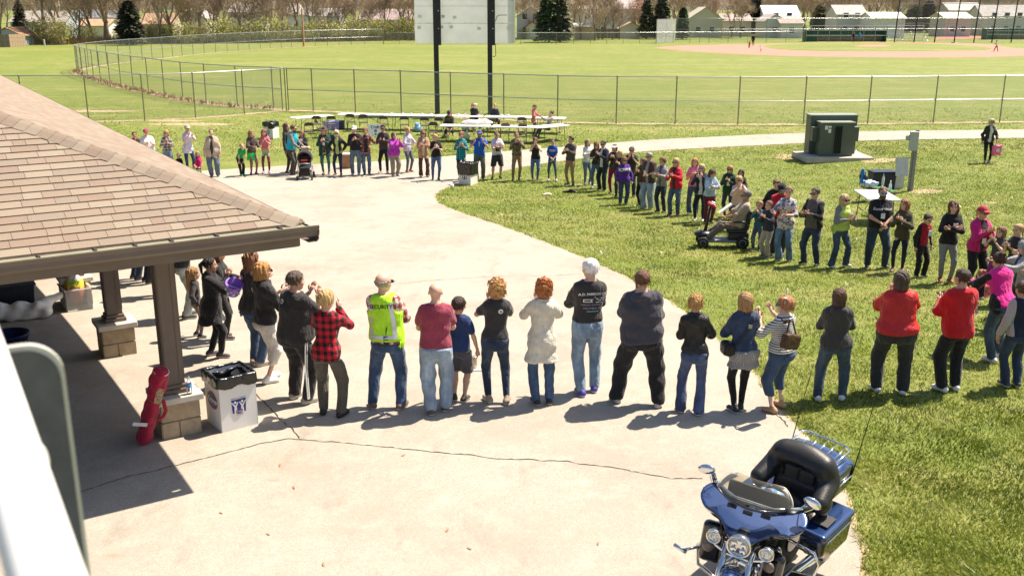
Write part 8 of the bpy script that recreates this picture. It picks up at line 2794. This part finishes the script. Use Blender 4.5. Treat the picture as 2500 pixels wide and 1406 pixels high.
# engine: two finned cylinders, cases, air cleaner, pipes
for s, (y0, a) in enumerate(((.16, -.38), (-.10, .38))):
 R_ = Matrix.Rotation(a, 3, 'X')
 b = MB()
 for k in range(9):
  q = R_ @ Vector((0, 0, .10 + k * .024))
  b.lathe([(.085, -.006), (.085, .006)], (0, y0 + q.y, .38 + q.z), 'Z', 16, rot=R_)
 b.build('cylinder_fins', M_SATB, MO)
 q = R_ @ Vector((0, 0, .34))
 f = fld((-.14, y0 + q.y - .14, .38 + q.z - .12), (.14, y0 + q.y + .14, .38 + q.z + .12)); f.box((0, y0 + q.y, .38 + q.z), (.085, .085, .045), .03, R=R_); f.build('rocker_cover', M_CHR, MO)
f = fld((-.26, -.42, .14), (.26, .38, .52)); f.box((0, 0, .32), (.13, .26, .11), .06); f.ell((.14, .10, .32), (.07, .12, .10), .03); f.ell((-.14, -.02, .32), (.08, .20, .11), .03); f.build('engine_case', M_CHR, MO)
MB().lathe([(.10, 0), (.105, .05), (.09, .075), (.03, .085)], (.15, .03, .62), 'X', 22).build('air_cleaner', M_CHR, MO, True)
for s in (-1, 1):
 MB().tube([(s * .12, .22, .42), (s * .20, .30, .30), (s * .24, .10, .20), (s * .26, -.30, .19), (s * .29, -.60, .20), (s * .30, -1.12, .22)], [.028, .03, .032, .045, .05, .05], 12).build('exhaust_pipe', M_CHR, MO, True)
# crash bars, lower fairings, pegs
for s in (-1, 1):
 MB().tube([(s * .06, .40, .62), (s * .30, .44, .62), (s * .43, .45, .48), (s * .40, .43, .28), (s * .22, .40, .20), (s * .05, .38, .22)], .019, 10).build('engine_guard', M_CHR, MO, True)
 f = fld((s * .30 - .17, .28, .26), (s * .30 + .17, .60, .86)); f.box((s * .30, .43, .58), (.11, .055, .21), .05, R=Matrix.Rotation(s * .35, 3, 'Z')); f.ell((s * .29, .37, .56), (.09, .07, .17), .02, '-'); f.build('leg_shield', M_GLOSS, MO)
 MB().tube([(s * .43, .46, .46), (s * .50, .56, .44)], .014, 8).tube([(s * .47, .58, .44), (s * .60, .58, .45)], .020, 10).build('highway_peg', M_CHR, MO, True)
 MB().box((s * .36, .05, .30), (.12, .34, .03)).build('floorboard', M_SATB, MO, bevel=.02)
# tank and console
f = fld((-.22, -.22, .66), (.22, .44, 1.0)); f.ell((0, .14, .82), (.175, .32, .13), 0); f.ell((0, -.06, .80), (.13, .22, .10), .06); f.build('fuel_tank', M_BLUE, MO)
f = fld((-.08, -.15, .88), (.08, .38, 1.02)); f.ell((0, .12, .935), (.05, .22, .035), 0); f.build('tank_console', M_CHR, MO)
# seats and wrap-round backrest
f = fld((-.26, -.60, .60), (.26, .02, .96)); f.ell((0, -.26, .745), (.20, .27, .075), 0); f.ell((0, -.44, .80), (.19, .12, .09), .05); f.ell((0, -.22, .84), (.16, .17, .055), .04, '-'); f.build('rider_seat', M_LEATH, MO)
f = fld((-.30, -.98, .68), (.30, -.38, 1.12)); f.box((0, -.62, .815), (.22, .20, .075), .06); f.box((0, -.84, .90), (.24, .07, .15), .05, .03); f.box((0, -.48, .845), (.18, .07, .05), .045, .03); f.build('passenger_seat', M_LEATH, MO)
f = fld((-.42, -1.02, .80), (.42, -.46, 1.44))
f.ell((0, -.885, 1.15), (.33, .115, .235), 0)
f.cone((-.27, -.86, 1.10), (-.315, -.62, 1.00), .11, .085, .08); f.cone((.27, -.86, 1.10), (.315, -.62, 1.00), .11, .085, .08)
f.cone((-.20, -.84, 1.24), (.20, -.84, 1.24), .115, .115, .08)
f.ell((0, -.74, 1.08), (.20, .10, .13), .04, '-')
f.build('backrest', M_LEATH, MO, 2)
f = fld((-.22, -.92, .84), (.22, -.70, 1.24)); f.box((0, -.815, 1.05), (.165, .03, .12), .03); f.box((0, -.78, 1.05), (.006, .03, .12), .0, .012, '-'); f.build('back_pad', M_LEATH, MO)
for s in (-1, 1):
 f = fld((s * .325 - .11, -.88, .80), (s * .325 + .11, -.52, 1.08)); f.ell((s * .325, -.70, .945), (.075, .13, .10), 0); f.build('speaker_pod', M_GLOSS, MO)
 MB().lathe([(.065, 0), (.055, .012), (.02, .015)], (s * .315, -.575, .95), 'Y', 16).build('speaker', M_SATB, MO, True)
# tour trunk with rack
f = fld((-.40, -1.45, .82), (.40, -.86, 1.24)); f.box((0, -1.16, 1.02), (.325, .235, .155), .06); f.ell((0, -1.20, 1.16), (.27, .19, .05), .06); f.build('top_trunk', M_BLUE, MO)
MB().tube([(.336 * x, -1.16 + .246 * y, 1.035) for x, y in ((-1, .9), (-1, -.6), (-.8, -1), (.8, -1), (1, -.6), (1, .9))], .012, 6).build('trunk_band', M_CHR, MO, True)
b = MB()
b.tube([(-.25, -.98, 1.21), (-.25, -.99, 1.25), (-.26, -1.32, 1.27), (-.20, -1.385, 1.27), (.20, -1.385, 1.27), (.26, -1.32, 1.27), (.25, -.99, 1.25), (.25, -.98, 1.21)], .009, 8)
for k in range(5):
 x = -.18 + k * .09
 b.tube([(x, -1.00, 1.205), (x, -1.30, 1.212), (x, -1.385, 1.268)], .007, 6)
b.tube([(-.25, -1.10, 1.215), (.25, -1.10, 1.215)], .007, 6)
b.build('luggage_rack', M_CHR, MO, True)
for s in (-1, 1):
 MB().tube([(s * .33, -1.30, .98), (s * .335, -1.34, 1.15), (s * .34, -1.46, 1.95)], [.012, .006, .003], 6).build('antenna', M_SATB, MO)
 MB().box((s * .2, -1.40, 1.03), (.12, .02, .07)).build('tail_lamp', mat('tail_red', (.30, .01, .01), .2), MO, bevel=.008)
# saddlebags
for s in (-1, 1):
 f = fld((s * .39 - .20, -1.22, .30), (s * .39 + .20, -.32, .82)); f.box((s * .385, -.76, .555), (.125, .36, .165), .06); f.ell((s * .385, -.42, .40), (.2, .16, .12), .05, '-')
 sbg = f.build('saddlebag', M_BLUE, MO)
 f = fld((s * .385 - .17, -1.16, .66), (s * .385 + .17, -.36, .80)); f.box((s * .385, -.76, .725), (.130, .365, .035), .03); f.build('saddlebag_lid', M_BLUE, sbg)
 MB().box((s * .515, -.76, .665), (.012, .52, .022)).build('trim_strip', M_CHR, sbg, bevel=.005)
 MB().tube([(s * .20, -.34, .62), (s * .46, -.35, .60), (s * .52, -.36, .50), (s * .50, -.36, .36), (s * .30, -.36, .30)], .016, 8).build('bag_guard', M_CHR, MO, True)
MB().box((-.385, -.66, .775), (.15, .22, .025)).build('folded_cloth', M_SATB, MO, bevel=.01)
# bars and mirrors
MB().tube([(-.42, .22, 1.10), (-.40, .30, 1.13), (-.18, .42, 1.10), (.18, .42, 1.10), (.40, .30, 1.13), (.42, .22, 1.10)], .016, 8).build('handlebar', M_CHR, MO, True)
for s in (-1, 1):
 MB().tube([(s * .40, .30, 1.13), (s * .455, .14, 1.10)], .022, 10).build('grip', M_SATB, MO, True)
 MB().tube([(s * .43, .30, 1.11), (s * .48, .16, 1.085)], .007, 6).build('lever', M_CHR, MO)
 MB().tube([(s * .39, .31, 1.14), (s * .43, .36, 1.22), (s * .46, .38, 1.25)], .007, 6).build('mirror_stem', M_CHR, MO)
 f = fld((s * .48 - .13, .28, 1.17), (s * .48 + .13, .50, 1.36)); f.ell((s * .48, .385, 1.265), (.085, .030, .05), 0, R=Matrix.Rotation(s * .3, 3, 'Y')); f.build('mirror', M_CHR, MO)
# towel over the dash
f = fld((-.30, -.05, .86), (.20, .34, 1.22)); f.box((-.09, .13, 1.02), (.13, .12, .09), .05); f.ripple(.03, 16, 4)
m, nt, bs = nodes_of('blue_towel')
sp = nd(nt, 'ShaderNodeSeparateXYZ'); lk(nt, coords(nt), sp.inputs[0])
lk(nt, ramp(nt, mth(nt, 'FRACT', mth(nt, 'MULTIPLY', mth(nt, 'ADD', sp.outputs[0], sp.outputs[2]), 6.0)), [(0, (.16, .30, .60)), (.45, (.22, .38, .68)), (.6, (.55, .62, .75)), (.72, (.02, .35, .30)), (.8, (.10, .22, .5))], 'CONSTANT'), bs.inputs['Base Color'])
bs.inputs['Roughness'].default_value = .9
f.build('towel', m, MO)
for s in (-1, 1):
 MB().tube([(s * .40, .30, 1.11), (s * .30, .50, 1.0), (s * .16, .66, .80), (s * .14, .86, .45)], .006, 5).build('front_cable', M_SATB, MO)
 MB().lathe([(.045, 0), (.045, -.012), (.02, -.014)], (s * .07, .235, 1.14), 'Y', 16).build('dash_gauge', M_CHR, MO, True)
MB().tube([(-.12, -.12, .26), (-.30, -.05, .012)], .016, 8).build('side_stand', M_CHR, MO)
FRONT = ('fairing', 'dash', 'windshield', 'headlight', 'passing_lamp', 'turn_signal', 'lamp_bar', 'nacelle', 'fork', 'front_', 'handlebar', 'grip', 'lever', 'mirror', 'towel')
REAR = ('passenger_seat', 'backrest', 'back_pad', 'speaker_pod', 'top_trunk', 'trunk_band', 'luggage_rack', 'antenna', 'tail_lamp', 'saddlebag', 'bag_guard', 'folded_cloth')
for o in MO.children:
 if o.name.startswith(FRONT): o.location.y -= .06
 elif o.name.startswith(REAR):
  o.location.y += .24
  if not o.name.startswith(('saddle', 'bag', 'folded')): o.location.z -= .05
 elif o.name.startswith('speaker'): o.location.y += -.06 if o.data.vertices[0].co.y > 0 else .20
 elif o.name.startswith('rear_'): o.location.y += .06
ST = Matrix.Translation((0, .42, 0)) @ Matrix.Rotation(radians(14), 4, 'Z') @ Matrix.Translation((0, -.42, 0))
for o in MO.children:                    # bars turned to the left, bike resting on its stand
 if o.name.startswith(FRONT) or (o.name.startswith(('speaker', 'dash_gauge')) and o.data.vertices[0].co.y > 0 and 'pod' not in o.name):
  o.matrix_local = ST @ Matrix.Translation(o.location)
MO.location, MO.rotation_euler, MO.scale = (2.142, 7.838, .012), (0, radians(-7.6), radians(139.8)), (.93, .93, .93)
# ================================================================ white railing close to the camera
def ray(px, py, den):
 a, b = (px - 1250) / FPX, (703 - py) / FPX
 return Vector((a, CP + b * SP, -SP + b * CP)) * den + Vector((0, 0, CAM_H))
M_WPIPE = mat('white_railing_paint', (.80, .79, .77), .4, 0, .03, 4)
M_GALV = mat('galvanised_plate', (.085, .09, .105), .6, .0, .22, 26)
M_GALVE = mat('plate_edge', (.55, .54, .50), .5, .2)
a0, a1 = ray(-150, 560, 1.62), ray(205, 1700, .80)
rl = thing('railing', a1, 0, 'blurred white pipe railing with galvanised plate close to the camera at lower left', 'railing')
MB().tube([a0 - a1, ray(-38, 905, 1.26) - a1, ray(112, 1406, .93) - a1, Vector((0, 0, 0))], .033, 28).build('pipe', M_WPIPE, rl, True)
cj = ray(28, 1140, 1.085) - a1
dj = (ray(112, 1406, .93) - ray(-38, 905, 1.26)).normalized()
MB().tube([cj - dj * .004, cj + dj * .004], .0375, 28).build('pipe_collar', M_WPIPE, rl, True)
# upright plate with rounded top
pt = ray(40, 846, 1.42) - a1
vd = Vector((pt.x + a1.x, pt.y + a1.y, 0)).normalized()
xd = Vector((vd.y, -vd.x, 0))
b = MB()
W2, R2 = .058, .050
prof = [(-W2, -1.1), (W2, -1.1)]
for k in range(9):
 an = k / 8 * pi / 2
 prof.append((W2 - R2 + R2 * cos(an), -R2 + R2 * sin(an)))
for k in range(9):
 an = pi / 2 + k / 8 * pi / 2
 prof.append((-W2 + R2 + R2 * cos(an), -R2 + R2 * sin(an)))
def plate(sc, y0, y1, m_, nm):
 bb = MB()
 P = [pt + xd * (x * sc) + Vector((0, 0, z if z < -1 else z * 1.0 - (1 - sc) * W2)) for x, z in prof]
 n = len(P)
 bb.add([p + vd * y0 for p in P] + [p + vd * y1 for p in P], [tuple(range(n)), tuple(range(2 * n - 1, n - 1, -1))] + [(i, i + n, (i + 1) % n + n, (i + 1) % n) for i in range(n)])
 return bb.build(nm, m_, rl)
plate(1.0, 0, .012, M_GALVE, 'plate_rim')
plate(.90, -.0045, .004, M_GALV, 'plate')
b = MB().lathe([(.012, 0), (.012, .010), (.006, .013)], pt + xd * -.02 - vd * .012 + Vector((0, 0, -.045)), 'Y', 12).build('bolt', M_GALVE, rl, True)
# ================================================================ grass blades on the near lawn
def place_np(px, py):
 a, b = (px - 1250) / FPX, (703 - py) / FPX
 dx, dy, dz = a, CP + b * SP, -SP + b * CP
 z = np.full(px.shape, -.5)
 for _ in range(18):
  t = (z - CAM_H) / dz
  z = .5 * z + .5 * ground_np(dx * t, dy * t)
 t = (z - CAM_H) / dz
 return dx * t, dy * t, z
def blade_material():
 m, nt, bs = nodes_of('grass_blade')
 at = nd(nt, 'ShaderNodeAttribute', attribute_name='tone')
 c = ramp(nt, at.outputs['Fac'], [(0, (.055, .088, .006)), (.3, (.125, .172, .016)), (.6, (.245, .285, .036)), (.82, (.46, .45, .13)), (1, (.74, .69, .42))])
 lk(nt, c, bs.inputs['Base Color'])
 bs.inputs['Roughness'].default_value = .38
 bs.inputs['Specular IOR Level'].default_value = .6
 tr = nd(nt, 'ShaderNodeBsdfTranslucent')
 lk(nt, c, tr.inputs[0])
 mx = nd(nt, 'ShaderNodeMixShader')
 mx.inputs[0].default_value = .45
 lk(nt, bs.outputs[0], mx.inputs[1]); lk(nt, tr.outputs[0], mx.inputs[2])
 lk(nt, mx.outputs[0], nt.nodes['Material Output'].inputs[0])
 return m
M_BLADE = blade_material()
PP = np.array([(p[0], p[1]) for p in PAVE_POLY])
def vnoise(x, y, s, seed):
 """smooth random field on a lattice"""
 r = np.random.default_rng(seed).random((64, 64))
 u, v = x / s, y / s
 i, j = np.floor(u).astype(int), np.floor(v).astype(int)
 fu, fv = u - i, v - j
 fu, fv = fu * fu * (3 - 2 * fu), fv * fv * (3 - 2 * fv)
 g = lambda a, b: r[a % 64, b % 64]
 return (g(i, j) * (1 - fu) + g(i + 1, j) * fu) * (1 - fv) + (g(i, j + 1) * (1 - fu) + g(i + 1, j + 1) * fu) * fv
def blades(n, x0, x1, y0, y1, name, label, wscale, hscale, f0=1.0, f1=1.0):
 px = nrng.uniform(x0, x1, n); py = nrng.uniform(y0, y1, n)
 ok = nrng.random(n) < np.clip((py - y0) / f0, 0, 1) * np.clip((y1 - py) / f1, 0, 1)
 px, py = px[ok], py[ok]
 X, Y, Z = place_np(px, py)
 keep = ~inside_mask(PP, X, Y)
 # sparse fringe just inside the asphalt edge
 X, Y, Z = X[keep], Y[keep], Z[keep]
 keep = ~((np.abs(X - xf.location.x) < 1.36) & (np.abs(Y - xf.location.y) < 1.0))
 d = np.hypot(X, Y)
 bare = vnoise(X, Y, .9, 5) * .6 + vnoise(X, Y, .33, 6) * .4
 keep &= nrng.random(len(X)) < np.clip(1.5 - bare, .25, 1)
 X, Y, Z, d = X[keep], Y[keep], Z[keep], d[keep]
 m = len(X)
 patch = vnoise(X, Y, 1.7, 1) * .45 + vnoise(X, Y, .5, 2) * .35 + vnoise(X, Y, .17, 3) * .2
 hh = hscale * (.55 + .9 * vnoise(X, Y, .45, 4)) * nrng.uniform(.6, 1.35, m)
 ww = wscale * (.6 + d / 28) * nrng.uniform(.6, 1.4, m)
 an = nrng.uniform(0, 2 * np.pi, m)
 lean = nrng.normal(0, .55, (m, 2)) + np.array([-.25, -.12]) + np.stack([vnoise(X, Y, .3, 7) - .5, vnoise(X, Y, .3, 8) - .5], 1) * 1.6
 ex, ey = np.cos(an) * ww, np.sin(an) * ww
 V = np.zeros((m, 3, 3), np.float32)
 V[:, 0] = np.stack([X - ex, Y - ey, Z - .004], 1)
 V[:, 1] = np.stack([X + ex, Y + ey, Z - .004], 1)
 V[:, 2] = np.stack([X + lean[:, 0] * hh, Y + lean[:, 1] * hh, Z + hh], 1)
 me = np_mesh(name, V.reshape(-1, 3), np.arange(m * 3).reshape(m, 3), False)
 tone = np.clip(.15 + .75 * (patch - .25) / .5 * .6 + nrng.normal(0, .17, m) + (nrng.random(m) < .08) * .35, 0, 1)
 a = me.attributes.new('tone', 'FLOAT', 'FACE')
 a.data.foreach_set('value', tone.astype(np.float32))
 me.materials.append(M_BLADE)
 o = tag(link(name, me), label, 'grass', kind='stuff')
 return o
blades(350000, 1000, 3300, 580, 1750, 'grass_blades', 'green spring grass blades on the near lawn beside the drive', .0060, .046, 160)
blades(370000, 1000, 3000, 325, 740, 'grass_blades', 'green spring grass on the lawn inside and behind the ring', .0060, .040, 40, 160)
blades(130000, 100, 3000, 225, 400, 'grass_blades', 'grass between the drive and the chain-link fence', .0080, .036, 70, 40)
